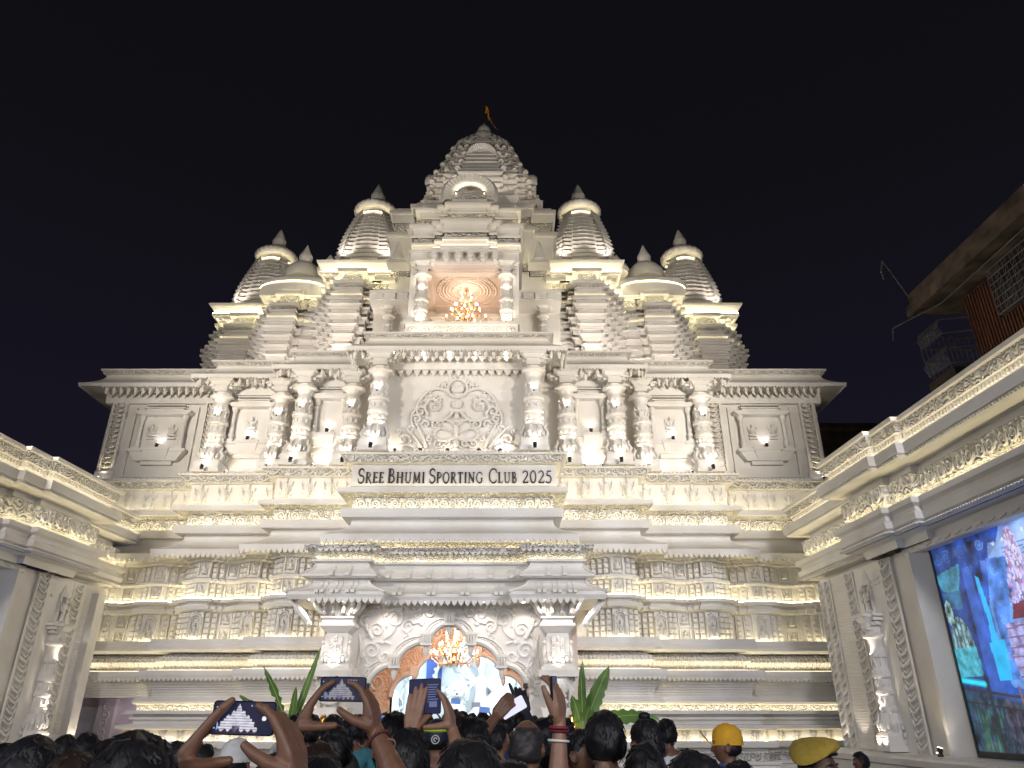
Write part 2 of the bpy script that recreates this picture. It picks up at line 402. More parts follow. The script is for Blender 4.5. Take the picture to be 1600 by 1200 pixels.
for p, d, L in along(offpath(FRONT, .66), .13, .05):
    bead.ball((p.x, p.y, 8.71), (.06, .05, .035), 6, 4)
tp('rope_bead', bead, kind='stuff')
# fringes of little hanging points
def fringe(path, off, z, step, h, w, t=.03):
    mb = MB()
    for p, d, L in along(offpath(path, off), step, w*.6):
        a = d*w/2; nrm = Vector((d.y, -d.x))*t
        q = [(p.x-a.x, p.y-a.y, z),(p.x+a.x, p.y+a.y, z),(p.x+a.x*.75, p.y+a.y*.75, z-h*.5),(p.x, p.y, z-h),(p.x-a.x*.75, p.y-a.y*.75, z-h*.5)]
        q2 = [(x+nrm.x, y+nrm.y, zz) for x, y, zz in q]
        mb.add(q+q2, [(4,3,2,1,0),(5,6,7,8,9),(0,1,6,5),(1,2,7,6),(2,3,8,7),(3,4,9,8),(4,0,5,9)])
    return mb
tp('eave_fringe', fringe(FRONT, .90, 6.11, .15, .13, .14), kind='stuff')
tp('overhang_fringe', fringe(RIGHT[:-1], .63, 2.70, .13, .10, .12), kind='stuff')
tp('overhang_fringe', fringe(LEFT[1:], .63, 2.70, .13, .10, .12), kind='stuff')
# frieze figures
f_ = MB(); fig(f_, 0, -.01, 0, .60); f_.lathe([(.10,0),(.085,.1),(.11,.28),(.08,.36)], (0,-.02,.02), 8, sq=(1,.9))
f_.tube([(-.20, .01, .02),(-.1, -.01, .06),(0, -.02, .02),(.1, -.01, .06),(.20, .01, .02)], .03, 5)
for s in (-1, 1): f_.tube([(s*.08, 0, .04),(s*.17, -.02, .10),(s*.21, -.02, .16)], [.025,.02,.01], 5)
fig_me = f_.mesh('frieze_figure', M['plaster'])
for p, d, L in along(offpath(FRONT, .30), .62, .32):
    if L < .9 or (abs(p.x) < X0+.35 and p.y < Y0+.1) or abs(d.y) > .5: continue
    tput('frieze_figure', fig_me, (p.x, p.y-.01, 7.80))
small_me = f_
for P in (RIGHT[:-1], LEFT[1:]):
    for p, d, L in along(offpath(P, .45), .42, .25):
        if L < .9 or abs(d.y) > .5 or p.x < -X2-.2: continue
        tput('frieze_figure', fig_me, (p.x, p.y-.01, 1.06), scale=(.6,.8,.56))
# scroll reliefs on the band
s_ = MB()
for m in (1, -1):
    relief(s_, [(m*u, w) for u, w in spiral(.20, .20, .15, 1.6, -2.2, 1)], -.0, .03, .016)
    relief(s_, [(m*u, w) for u, w in bez((.10,.06),(.02,.2),(.06,.37))], -.0, .03, .012)
    relief(s_, [(m*u, w) for u, w in bez((.30,.10),(.42,.10),(.42,.34))], -.0, .03, .010)
    relief(s_, [(m*u, w) for u, w in bez((.16,.34),(.30,.42),(.36,.32))], -.0, .022, .010)
s_.ball((0, 0, .33), (.05,.04,.06), 7, 5)
scroll_me = s_.mesh('scroll_relief', M['plaster'])
for p, d, L in along(offpath(FRONT, .275), .9, .46):
    if L < .95 or abs(d.y) > .5: continue
    tput('scroll_relief', scroll_me, (p.x, p.y, 7.045))
# rosette swags on the ledge face
sw = MB()
for p, d, L in along(offpath(FRONT, .58), .46, .25):
    if abs(d.y) > .5: continue
    sw.tube([(p.x-.16, p.y-.02, 8.57),(p.x-.08, p.y, 8.49),(p.x, p.y+.01, 8.47),(p.x+.08, p.y, 8.49),(p.x+.16, p.y-.02, 8.57)], .02, 5)
tp('swag_carving', sw, kind='stuff')

# ---- upper storey walls and eave
tp('upper_wall', MB().sweep(FULL, [(8.69,0),(8.9,0),(8.9,-.03),(12.05,-.03)]))
tp('upper_eave', MB().sweep(FULL, [(11.62,-.02),(11.62,.12),(11.72,.14),(12.02,.14),(12.02,.72),(11.98,.80),(12.10,.82)]+list(reversed([(12.64-(.54)*t, .24+.56*(1-cos(t*pi/2))) for t in [i/7 for i in range(8)]]))+[(12.66,.34)]))
tp('carved_band', MB().sweep(FULL, [(12.66,.34),(12.75,.36)]), 'carvedfine')
tp('roof_edge', MB().sweep(FULL, [(12.75,.36),(12.76,.41),(12.82,.41),(12.82,.2),(12.9,-.4),(13.0,-6)]))
tp('eave_saw_edge', fringe(FRONT, .78, 11.99, .10, .07, .09), kind='stuff')
pm = MB(); pm.lathe([(.015,-.24),(.045,-.18),(.04,-.13),(.065,-.08),(.05,-.02),(.03,.02)], n=7)
pend_me = pm.mesh('pendant', M['plaster'])
for p, d, L in along(offpath(FRONT, .66), .245, .12):
    tput('pendant', pend_me, (p.x, p.y, 11.97))
# leaf teeth behind the pendants (larger hanging points)
tp('leaf_fringe', fringe(FRONT, .30, 12.0, .245, .2, .22, .02), kind='stuff')
# ---- columns of the upper storey: column > pedestal, shaft, capital
def column_meshes(h):
    ped = MB(); ped.box(-.44,.44,-.44,.44,0,.10); ped.box(-.40,.40,-.40,.40,.10,.34)
    for s in (-1,1):
        ped.box(-.36,.36,-.415*1,-.40,.14,.30) if s > 0 else None
    ped.frust(0,0,.34,.42,.40,.40,.36,.36)
    bul = MB(); bul.lathe([(.34,.42),(.37,.5),(.36,.62),(.30,.78),(.25,.86),(.27,.9)], n=8)
    for k in range(8):
        a = 2*pi*(k+.5)/8
        pts = [(.36*cos(a), .36*sin(a), .46),(.42*cos(a), .42*sin(a), .6),(.33*cos(a), .33*sin(a), .78),(.38*cos(a), .38*sin(a), .86)]
        bul.tube(pts, [.05,.07,.05,.03], 5)
        a += pi/8; bul.ball((.36*cos(a), .36*sin(a), .56), (.06,.06,.09), 6, 5)
    t = h-.86-.62
    def zz(f): return .88+t*f
    sh = MB(); sh.lathe([(.27,zz(0)),(.30,zz(.03)),(.30,zz(.06)),(.24,zz(.08)),(.25,zz(.22)),(.31,zz(.24)),(.31,zz(.28)),(.25,zz(.30)),(.245,zz(.44)),(.31,zz(.46)),(.33,zz(.49)),(.30,zz(.52)),(.27,zz(.55)),(.22,zz(.62)),(.20,zz(.72)),(.25,zz(.74)),(.26,zz(.80)),(.23,zz(.84)),(.20,zz(.9)),(.24,zz(.95)),(.27,zz(1))], n=16)
    for f, r, n, s in ((.15,.25,10,.05),(.37,.25,10,.05),(.535,.285,12,.035),(.77,.26,12,.035)):
        for k in range(n):
            a = 2*pi*k/n; sh.ball((r*cos(a), r*sin(a), zz(f)), (s,s,s*1.5), 5, 4)
    for k in range(8):
        a = 2*pi*(k+.5)/8; sh.tube([(.21*cos(a), .21*sin(a), zz(.58)),(.24*cos(a), .24*sin(a), zz(.66)),(.27*cos(a), .27*sin(a), zz(.72))], [.02,.035,.012], 5)
    cp = MB(); z = h-.62
    cp.lathe([(.27,z),(.40,z+.05),(.40,z+.10),(.22,z+.16),(.24,z+.22)], n=8)
    cp.box(-.21,.21,-.30,.21,z+.22,z+.42); cp.box(-.17,.17,-.315,-.30,z+.26,z+.38)
    cp.frust(0,-.03,z+.42,z+.54,.24,.30,.34,.40); cp.box(-.40,.40,-.46,.40,z+.54,z+.62)
    for s in (-1,1):
        xa, xb = sorted((s*.17, s*.34)); cp.box(xa, xb, -.20, .16, z+.34, z+.43); xa, xb = sorted((s*.30, s*.50)); cp.box(xa, xb, -.18, .16, z+.45, z+.54); xa, xb = sorted((s*.39, s*.60)); cp.box(xa, xb, -.2, .16, z+.55, z+.615); cp.ball((s*.36,-.02,z+.40), (.05,.12,.05), 7, 5)
    return [('pedestal', ped.mesh('pedestal', M['plaster'])), ('lotus_base', bul.mesh('lotus_base', M['plaster'])), ('shaft', sh.mesh('shaft', M['plaster'])), ('capital', cp.mesh('capital', M['plaster']))]
CM = column_meshes(3.22)
def column(x, y, z, meshes=CM, sc=1, szz=1):
    nm, me = meshes[2]
    o = tput('column', me, (x, y, z), scale=(sc, sc, szz))
    for i in (0, 1, 3): put(meshes[i][0], meshes[i][1], o)
    return o
sp_body = MB(); sp_body.box(-.05,.05,-.03,.03,0,.03); sp_body.box(-.045,-.03,-.015,.015,.03,.12); sp_body.box(.03,.045,-.015,.015,.03,.12)
sph = MB(); sph.lathe([(.03,-.06),(.055,-.05),(.06,.05),(.05,.06)], n=10)
spl = MB(); spl.lathe([(.048,.058),(.048,.066)], n=10)
sp_me = sp_body.mesh('bracket', M['black']); sph_me = sph.mesh('housing', M['black']); spl_me = spl.mesh('lens', M['downlight'])
NSPOT = 0
def spotlight(x, y, z, target, power, label, color=SOFT, angle=75, group='small uplights standing on the temple ledges', src=None):
    o = thing('spotlight', label, 'spotlight', (x, y, z), 0, group)
    put('bracket', sp_me, o)
    d = (Vector(target)-Vector((x,y,z+.10))); q = d.to_track_quat('Z', 'Y').to_euler()
    h = put('housing', sph_me, o, (0,0,.10), q); put('lens', spl_me, h)
    dn = d.normalized()
    lamp('spotlight_lamp', 'SPOT', tuple(Vector((x,y,z+.10))+dn*.09), power, color, target, size=.03, angle=angle, blend=.7)
    return o
ORD = ['carved centre panel', 'first niche', 'second niche']
cols = []
for m, sd in ((-1, 'left'), (1, 'right')):
    for i, (cx, cy, nm) in enumerate(((2.38, Y0-.42, 'beside the carved centre panel'), (3.45, Y1-.42, 'first beyond the centre panel'), (5.02, Y1-.42, 'second beyond the centre panel'),
                                  (5.98, Y2-.42, 'third beyond the centre panel'), (7.98, Y2-.42, 'outermost before the end niche'))):
        if i == 0: cx -= .02
        x = cx*m; column(x, cy, 8.70)
        on = not (m == 1 and i == 3)            # one lamp pair of the third column on the right stays weak
        spotlight(x, cy-.62, 8.70, (x, cy-.30, 9.35), 16 if i else 9, f'small black uplight at the foot of the {sd} column {nm}', angle=70)
        for s in (-1, 1):
            lamp('column_lamp', 'SPOT', (x+s*.26, cy-.36, 9.52), 5.5 if on else 3.5, SOFT, (x+s*.14, cy-.2, 9.9), size=.02, angle=85)
        if on:
            lamp('column_lamp', 'SPOT', (x, cy-.36, 10.66), 9, SOFT, (x, cy-.18, 11.05), size=.02, angle=95)
            k = MB(); k.lathe([(.012,-.03),(.024,-.025),(.024,.02)], n=8); tput('lamp_housing', k.mesh('lamp_housing', M['black'], 35), (x, cy-.36, 10.62))
# ---- niches: niche > shelf, canopy, two niche columns, seated figures
def niche(x, y, w, nfig, deep=True):
    o = tp('niche', MB().box(x-w*.42, x+w*.42, y-.05, y+.02, 9.9, 11.15), 'plaster')
    c = MB(); c.box(x-w*.55, x+w*.55, y-.34, y, 11.20, 11.23); c.frust(x, y-.17, 11.12, 11.20, w*.46,.15,w*.54,.19); c.box(x-w*.56, x+w*.56, y-.36, y, 11.23, 11.27)
    c.box(x-w*.36, x+w*.36, y-.20, y, 11.30, 11.38); c.box(x-w*.40, x+w*.40, y-.26, y, 11.38, 11.42); c.box(x-w*.38, x+w*.38, y-.22, y, 11.5, 11.54)
    tp('canopy', c, parent=o)
    s = MB(); s.box(x-w*.56, x-w*.26, y-.32, y, 9.80, 9.9); s.box(x+w*.26, x+w*.56, y-.32, y, 9.80, 9.9); s.box(x-w*.27, x+w*.27, y-.36, y, 9.83, 9.93)
    s.frust(x, y-.13, 9.55, 9.83, w*.20,.10,w*.25,.20); s.frust(x, y-.11, 9.5, 9.80, w*.40,.09,w*.52,.16)
    s.box(x-w*.30, x+w*.30, y-.12, y, 9.38, 9.5)
    tp('shelf', s, 'plaster', parent=o)
    for m in (-1, 1):
        cc = MB(); cx = x+m*w*.42; cy = y-.16
        cc.box(cx-.10, cx+.10, cy-.10, cy+.10, 9.9, 10.0); cc.lathe([(.10,.1),(.085,.18),(.10,.26),(.10,.30),(.06,.33),(.075,.42),(.06,.9),(.085,.95),(.06,1.0),(.11,1.12),(.12,1.24)], (cx, cy, 9.9), 10, ribs=10, amp=.06)
        tp('niche_column', cc, parent=o)
    for k in range(nfig):
        f = MB(); fx = x+(k-(nfig-1)/2)*w*.40
        f.box(fx-.14, fx+.14, y-.14, y, 10.28, 10.34); fig(f, fx, y-.10, 10.34, .46, True)
        tp('seated_figure', f, parent=o)
    return o
for m, sd in ((-1,'left'),(1,'right')):
    niche(4.23*m, Y1, 1.05, 0); niche(7.0*m, Y2, 1.45, 1); niche(10.3*m, Y3, 1.75, 2)
    for x, y, pw, nm in ((4.23, Y1, 5, 'inner'), (7.0, Y2, 4, 'middle'), (10.3, Y3, 5, 'outer')):
        spotlight(x*m, y-.27, 9.93, (x*m, y-.02, 10.6), pw, f'tiny uplight on the shelf of the {sd} {nm} niche', (1.0,.84,.78) if nm != 'outer' else (1,.9,.9), 100)
    spotlight(3.95*m, Y1-.35, 8.70, (4.2*m, Y1, 9.4), 20, f'small uplight below the {sd} inner niche, beside the inner column', angle=100)
    spotlight(4.55*m, Y1-.35, 8.70, (4.3*m, Y1, 9.4), 20, f'small uplight below the {sd} inner niche, beside the outer column', angle=100)
    spotlight(6.45*m, Y2-.35, 8.70, (6.6*m, Y2, 9.4), 8, f'small uplight below the {sd} middle niche, on its inner side', angle=100)
    spotlight(7.5*m, Y2-.35, 8.70, (7.3*m, Y2, 9.4), 8, f'small uplight below the {sd} middle niche, on its outer side', angle=100)
    # carved end strips with rope rings
    for xx, nm in ((8.72, 'inner'), (11.95, 'outer')):
        st = MB(); x = xx*m; st.box(x-.30, x+.30, Y3-.14, Y3, 8.7, 9.15); st.box(x-.26, x-.18, Y3-.12, Y3, 9.15, 11.7); st.box(x+.18, x+.26, Y3-.12, Y3, 9.15, 11.7)
        o = tp('end_strip', st); r = MB()
        for k in range(13):
            z = 9.3+k*.185
            r.tube([(x-.16, Y3-.03, z+.10),(x-.10, Y3-.10, z),(x, Y3-.13, z-.03),(x+.10, Y3-.10, z),(x+.16, Y3-.03, z+.10)], .035, 5)
            r.ball((x, Y3-.05, z+.07), (.08,.05,.05), 6, 4)
        tp('rope_rings', r, parent=o)
        spotlight(x, Y3-.42, 8.70, (x, Y3-.08, 9.5), 15, f'small uplight at the foot of the {nm} rope-carved strip on the {sd} end bay', WARM, 60)
    fr = MB(); 
    for a_, b_2 in ((9.2, 9.3), (11.35, 11.45)): fr.box(min(a_*m,b_2*m), max(a_*m,b_2*m), Y3-.06, Y3, 8.95, 11.5)
    fr.box(min(9.3*m,11.35*m), max(9.3*m,11.35*m), Y3-.055, Y3, 8.95, 9.05)
    tp('panel_frame', fr)
# ---- carved centre panel
pn = MB(); YP = Y0-.035; zb = 8.98; PW = 1.98; PH = 2.5
def S(u, v): return (u*PW, zb+v*PH)
def rel(pts, r0=.045, r1=.02): relief(pn, [S(u, v) for u, v in pts], YP, r0, r1, 6, .9)
for m in (1, -1):
    sp = lambda cu, cv, r, t, a0, sg: [(m*(cu+(x-cu)), cv+(y-cv)) for x, y in [(cu+dx/PW, cv+dz/PH) for dx, dz in spiral(0, 0, r, t, a0, sg)]]
    rel([(m*u, v) for u, v in bez((.06,.50),(.20,.30),(.47,.42))]+sp(.36,.57,.30,1.5,-.9,1), .05, .02)
    rel(sp(.56,.50,.17,1.3,2.6,-1)); rel(sp(.30,.66,.14,1.2,1.2,-1), .035, .015)
    rel([(m*u, v) for u, v in bez((.13,.76),(.50,.92),(.66,.50),14)], .05, .03)
    rel([(m*u, v) for u, v in bez((.66,.50),(.74,.42),(.66,.30),10)], .035, .02)
    rel(sp(.62,.40,.14,1.3,.8,1)); rel(sp(.30,.33,.20,1.4,2.8,-1)); rel(sp(.47,.33,.13,1.2,0,1))
    rel([(m*u, v) for u, v in bez((.02,.32),(.12,.42),(.36,.38),12)])
    rel([(m*u, v) for u, v in bez((.06,.14),(.28,.06),(.34,.22),12)]); rel([(m*u, v) for u, v in bez((.34,.22),(.25,.34),(.08,.20),12)])
    rel([(m*u, v) for u, v in bez((.44,.02),(.52,.22),(.62,.34),12)], .06, .03); rel([(m*u, v) for u, v in bez((.52,.02),(.62,.18),(.80,.30),12)], .06, .03)
    rel([(m*u, v) for u, v in bez((.60,.01),(.70,.10),(.92,.04),12)], .07, .03)
    rel(sp(.80,.13,.22,1.1,-2.4,-1), .05, .03); rel(sp(.70,.26,.14,1.2,2.6,-1)); rel(sp(.88,.23,.08,1.2,.6,1), .035, .02)
    rel(sp(.27,.08,.15,1.4,-2.6,1)); rel(sp(.40,.14,.10,1.2,1.5,-1)); rel(sp(.14,.09,.12,1.2,-.4,-1))
    rel([(m*u, v) for u, v in bez((0,.10),(.06,.02),(.14,.02),8)])
    rel(sp(.21,.84,.11,1.2,-2.2,1), .03, .015)
    for k in range(9): pn.ball((m*(.17+.0*k+.52*(k/8))*PW, YP, zb+PH*(.90-.42*(k/8)**1.5)), (.035,.03,.035), 5, 4)
    for k in range(7): pn.ball((m*(.47+.03*k/6)*PW, YP-.02, zb+PH*(.04+.2*k/6)), (.025,.025,.025), 5, 4)
    for k in range(4): pn.ball((m*(.05+.055*k)*PW, YP, zb+PH*(.955-.03*k)), (.07,.04,.07), 7, 5)
rel([(.155*cos(t), .81+.155*PW/PH*1.0*sin(t)) for t in [2*pi*i/24 for i in range(25)]], .04, .04)
pn.ball((0, YP, zb+PH*.80), (.20,.05,.14), 10, 6); pn.ball((0, YP-.02, zb+PH*.82), (.10,.05,.07), 8, 5)
pn.ball((0, YP, zb+PH*.60), (.16,.05,.16), 8, 6); pn.ball((0, YP, zb+PH*.44), (.08,.06,.12), 8, 6); pn.ball((0, YP, zb+PH*.08), (.10,.06,.14), 8, 6); pn.ball((0, YP, zb+PH*.26), (.07,.05,.22), 8, 6)
tp('carved_centre_panel', pn)
hs = MB()
for k in range(15): 
    x = -1.82+.26*k; hs.add([(x-.10,Y0-.06,11.62),(x+.10,Y0-.06,11.62),(x+.05,Y0-.06,11.50),(x,Y0-.06,11.44),(x-.05,Y0-.06,11.50),(x-.10,Y0-.02,11.62),(x+.10,Y0-.02,11.62),(x+.05,Y0-.02,11.50),(x,Y0-.02,11.44),(x-.05,Y0-.02,11.50)],
        [(4,3,2,1,0),(5,6,7,8,9),(0,1,6,5),(1,2,7,6),(2,3,8,7),(3,4,9,8),(4,0,5,9)])
tp('leaf_fringe', hs, kind='stuff')
for i, x in enumerate((-1.75, -1.0, -.2, .72, 1.35)):
    spotlight(x, Y0-.50, 8.70, (x*1.08, Y0-.05, 9.15), (20, 5, 8, 5, 22)[i], 'small uplight under the carved centre panel, ' + ('at its left end','left of its middle','at its middle','right of its middle','at its right end')[i], angle=80)
# recessed downlights under the middle eave
for i, x in enumerate((-2.0, -1.1, -.25, .6, 1.5, 2.1)):
    k = MB(); k.lathe([(.055,-.012),(.055,.01)], n=12); tput('downlight', k.mesh('downlight', M['downlight']), (x, Y0-.45, 12.0))
# ---- name board
board = tp('name_board', MB().box(-2.98, 3.0, Y0-.318, Y0-.29, 7.76, 8.40), 'board')
board.parent = None; board.location = (0,0,0)
tag(board, 'long pale name board with dark serif letters under the carved panel', 'sign')
# serif capitals cut as separate letters: strokes (points, width at start, width at end) in a box of height 1
def arc(cx, cz, rx, rz, a0, a1, k=14): return [(cx+rx*cos(radians(a0+(a1-a0)*i/k)), cz+rz*sin(radians(a0+(a1-a0)*i/k))) for i in range(k+1)]
TH, TN = .175, .085
SER = lambda x, z, w=.13: ([(x-w, z), (x+w, z)], .05, .05)
def stem(x, z0=0, z1=1, w=TH): return [([(x, z0), (x, z1)], w, w), SER(x, z0+.02), SER(x, z1-.02)]
GL = {
 'S': (.56, [(arc(.30,.74,.22,.24,40,270,14)+arc(.28,.26,.24,.26,90,-140,14), .10, .10), ([(.46,.88),(.50,.74)], .05, .03), ([(.09,.12),(.05,.30)], .05, .03)]),
 'R': (.66, stem(.14)+[(arc(.26,.745,.25,.235,90,-90,12), .08, .08), ([(.14,.975),(.28,.975)], .06, .06), ([(.14,.51),(.28,.51)], .06, .06), ([(.28,.50),(.58,.03),(.68,.0)], .10, .12)]),
 'E': (.54, stem(.14)+[([(.14,.97),(.50,.97)], .06, .06), ([(.14,.51),(.42,.51)], .06, .06), ([(.14,.03),(.52,.03)], .06, .06), ([(.49,.98),(.49,.82)], .05, .03), ([(.51,.02),(.53,.20)], .05, .03), ([(.42,.60),(.42,.42)], .04, .04)]),
 'B': (.62, stem(.14)+[(arc(.24,.755,.22,.225,90,-90,12), .08, .08), (arc(.26,.265,.28,.245,90,-90,12), .10, .10), ([(.14,.975),(.26,.975)], .06, .06), ([(.14,.52),(.28,.52)], .06, .06), ([(.14,.02),(.28,.02)], .06, .06)]),
 'H': (.78, stem(.14)+stem(.64)+[([(.14,.51),(.64,.51)], .06, .06)]),
 'U': (.76, [([(.15,.98),(.15,.32)]+arc(.38,.30,.23,.28,180,270,8), .13, .09), (arc(.38,.30,.23,.28,270,360,8)+[(.61,.98)], .09, .07), SER(.15,.97), SER(.61,.97)]),
 'M': (.92, [([(.15,.02),(.19,.98)], .07, .07), ([(.19,.98),(.45,.06)], .14, .10), ([(.45,.06),(.73,.98)], .06, .06), ([(.73,.98),(.78,.02)], .14, .14), SER(.15,.02,.1), SER(.78,.02), SER(.17,.97,.08), SER(.76,.97,.08)]),
 'I': (.30, stem(.15)),
 'P': (.58, stem(.14)+[(arc(.26,.72,.26,.26,90,-90,12), .09, .09), ([(.14,.975),(.28,.975)], .06, .06), ([(.14,.46),(.28,.46)], .06, .06)]),
 'O': (.80, [(arc(.40,.5,.33,.49,60,240,18), .08, .14), (arc(.40,.5,.33,.49,240,420,18), .14, .08)]),
 'T': (.66, stem(.33)+[([(.03,.965),(.63,.965)], .06, .06), ([(.05,.98),(.04,.80)], .05, .03), ([(.61,.98),(.62,.80)], .05, .03)]),
 'N': (.80, [([(.14,.02),(.14,.96)], .07, .07), ([(.12,.98),(.66,.03)], .14, .14), ([(.66,.03),(.66,.98)], .07, .07), SER(.14,.02), SER(.12,.97,.1), SER(.66,.97)]),
 'G': (.78, [(arc(.42,.5,.35,.49,48,310,22), .08, .11), ([(.66,.44),(.66,.10)], .12, .12), SER(.66,.45,.12), ([(.66,.90),(.69,.72)], .05, .03)]),
 'C': (.72, [(arc(.42,.5,.35,.49,48,312,22), .08, .10), ([(.66,.90),(.69,.70)], .05, .03), ([(.65,.14),(.70,.24)], .04, .03)]),
 'L': (.54, stem(.14)+[([(.14,.03),(.52,.03)], .06, .06), ([(.51,.02),(.53,.22)], .05, .03)]),
 '2': (.54, [(arc(.26,.72,.20,.25,165,-30,14)+[(.06,.05)], .07, .09), ([(.05,.05),(.50,.05)], .11, .11), ([(.49,.04),(.52,.20)], .05, .03)]),
 '0': (.58, [(arc(.28,.5,.22,.48,60,240,16), .08, .11), (arc(.28,.5,.22,.48,240,420,16), .11, .08)]),
 '5': (.52, [([(.48,.95),(.16,.95)], .09, .09), ([(.16,.97),(.11,.55)], .06, .06), (arc(.22,.32,.24,.30,110,-140,16), .08, .10)]),
}
def glyph(ch, h):
    mb = MB(); lay = 0
    for pts, w0, w1 in GL[ch][1]:
        pts = [Vector((p[0]*h, p[1]*h)) for p in pts]; k = len(pts); L_ = []; R_ = []
        for i, p in enumerate(pts):
            d = (pts[min(i+1, k-1)]-pts[max(i-1, 0)]).normalized(); n = Vector((-d.y, d.x)); w = (w0+(w1-w0)*i/(k-1))*1.03*h/2
            L_.append(p+n*w); R_.append(p-n*w)
        y0 = -.028-.0012*lay; lay += 1
        vs = []; fs = []
        for a, b in zip(L_, R_): vs += [(a.x, y0, a.y), (b.x, y0, b.y), (a.x, 0, a.y), (b.x, 0, b.y)]
        for i in range(k-1):
            q = i*4; fs += [(q, q+1, q+5, q+4), (q, q+4, q+6, q+2), (q+1, q+3, q+7, q+5)]
        fs += [(0, 2, 3, 1)]; q = (k-1)*4; fs += [(q, q+1, q+3, q+2)]
        mb.add(vs, fs)
    return mb.mesh('letter', M['letter'], 0)
cache = {}
for wd, xa, xb in (('SREE', -2.80, -2.0), ('BHUMI', -1.92, -.81), ('SPORTING', -.72, .88), ('CLUB', 1.02, 1.88), ('2025', 2.0, 2.90)):
    hs_ = [.44 if (i == 0 and wd != '2025') else (.33 if wd != '2025' else .38) for i in range(len(wd))]
    adv = [GL[c][0]*h+.045 for c, h in zip(wd, hs_)]; tot = sum(adv); sx = (xb-xa)/tot; x = xa
    for i, c in enumerate(wd):
        key = (c, hs_[i])
        if key not in cache: cache[key] = glyph(*key)
        put('letter', cache[key], board, (x, Y0-.318, 7.855), scale=(sx, 1, 1)); x += adv[i]*sx
# ================================================================== balcony storey
bal = MB(); bal.box(-1.9, 1.9, 21.28, 21.9, 13.0, 13.68); bal.box(-1.96, 1.96, 21.22, 21.9, 13.68, 13.78)
bp_ = tp('balcony_parapet', bal)
ra = MB()
for k in range(9):
    x = -1.64+.41*k; ra.tube([(x+.13*cos(t), 21.27, 13.44+.14*sin(t)) for t in [pi*i/8 for i in range(9)]], .03, 5); ra.ball((x, 21.27, 13.48), (.05,.03,.07), 6, 5)
tp('parapet_arches', ra, parent=bp_)
room = MB(); room.box(-1.95, -1.72, 21.95, 25, 13.0, 16.5); room.box(1.72, 1.95, 21.95, 25, 13.0, 16.5); room.box(-1.95, 1.95, 25, 25.2, 13.0, 16.5)
tp('balcony_room', room)
cl = MB(); cl.box(-1.72, 1.72, 21.9, 25, 16.32, 16.5); cl.box(-1.72,-1.30,22.0,24.6,16.24,16.32); cl.box(1.30,1.72,22.0,24.6,16.24,16.32); cl.box(-1.3,1.3,22.0,22.28,16.24,16.32); cl.box(-1.3,1.3,24.4,24.9,16.24,16.32)
ce = tp('balcony_ceiling', cl, 'pink')
md = MB()
for r in (1.12, .92, .80, .55): md.tube([(r*cos(t), 23.34+r*sin(t), 16.31) for t in [2*pi*i/40 for i in range(41)]], .028, 5)
for k in range(36):
    a = 2*pi*k/36; md.ball((1.02*cos(a), 23.34+1.02*sin(a), 16.31), (.035,.035,.03), 5, 4); md.ball((.68*cos(a), 23.34+.68*sin(a), 16.31), (.05,.05,.03), 5, 4)
    if k % 2 == 0: md.tube([(.2*cos(a), 23.34+.2*sin(a), 16.30),(.5*cos(a), 23.34+.5*sin(a), 16.31)], [.03,.012], 4)
tp('ceiling_medallion', md, 'pink', parent=ce)
BCM = column_meshes(3.35)
for m in (-1, 1):
    column(1.5*m, 22.0, 13.25, BCM, .82)
    spotlight(1.5*m, 21.50, 13.78, (1.5*m, 21.75, 14.4), 14, f'small uplight on the balcony parapet before the {"left" if m<0 else "right"} balcony column', angle=75)
    for s in (-1, 1): lamp('column_lamp', 'SPOT', (1.5*m+s*.26, 21.64, 14.1), 6, SOFT, (1.5*m+s*.1, 21.8, 14.5), size=.02, angle=85)
    lamp('column_lamp', 'SPOT', (1.5*m, 21.62, 15.35), 9, SOFT, (1.5*m, 21.85, 15.75), size=.02, angle=95)
    # side loggias
    column(2.85*m, 23.2, 13.0, CM, .62, .78); 
    lamp('column_lamp', 'SPOT', (2.85*m, 22.6, 13.5), 26, SOFT, (2.85*m, 23.1, 14.4), size=.02, angle=95)
    lo = MB(); xa, xb = sorted((1.96*m, 3.5*m)); lo.box(xa, xb, 23.6, 23.8, 13.0, 15.6); lo.box(xa, xb, 22.6, 23.6, 15.45, 15.75); lo.box(xa, xb+.0, 22.55, 23.7, 15.75, 15.85)
    for k in range(3): x = (2.2+.45*k)*m; lo.box(x-.10, x+.10, 22.52, 22.62, 15.5, 15.72)
    tp('side_loggia', lo)
    back = tput('column', CM[2][1], (1.15*m, 24.2, 12.6), scale=(.7,.7,.9)); put('capital', CM[3][1], back)
for k, x in enumerate((-1.4, -.7, 0, .7, 1.4)): lamp('parapet_lamp', 'SPOT', (x, 20.95, 13.1), 12, SOFT, (x, 21.28, 13.5), size=.03, angle=110)
bm_ = MB(); bm_.box(-1.95, 1.95, 21.72, 22.3, 16.5, 16.9); bm_.box(-2.0, 2.0, 21.62, 22.3, 16.9, 16.98)
beam = tp('balcony_beam', bm_)
for k in range(6):
    b1 = MB(); x = -1.1+.44*k; b1.box(x-.09, x+.09, 21.48, 21.72, 16.62, 16.80); b1.box(x-.06, x+.06, 21.50, 21.72, 16.5, 16.62); tp('bracket', b1, parent=beam)
def ratha(cx, yf, steps, yb):
    l = [(cx-steps[-1][0], yb)]
    for i in range(len(steps)-1, -1, -1):
        h, d = steps[i]; l.append((cx-h, yf+d))
        if i > 0: l.append((cx-steps[i-1][0], yf+d))
    return l+[(2*cx-x, y) for x, y in reversed(l)]
def course_stack(name, path, bands, parent=None):
    root = None
    for i, (nm, mt, pr) in enumerate(bands):
        mb = MB().sweep(path, pr)
        if root is None: root = tp(nm if parent is not None else name, mb, mt, parent=parent)
        else: tp(nm, mb, mt, parent=root)
    return root
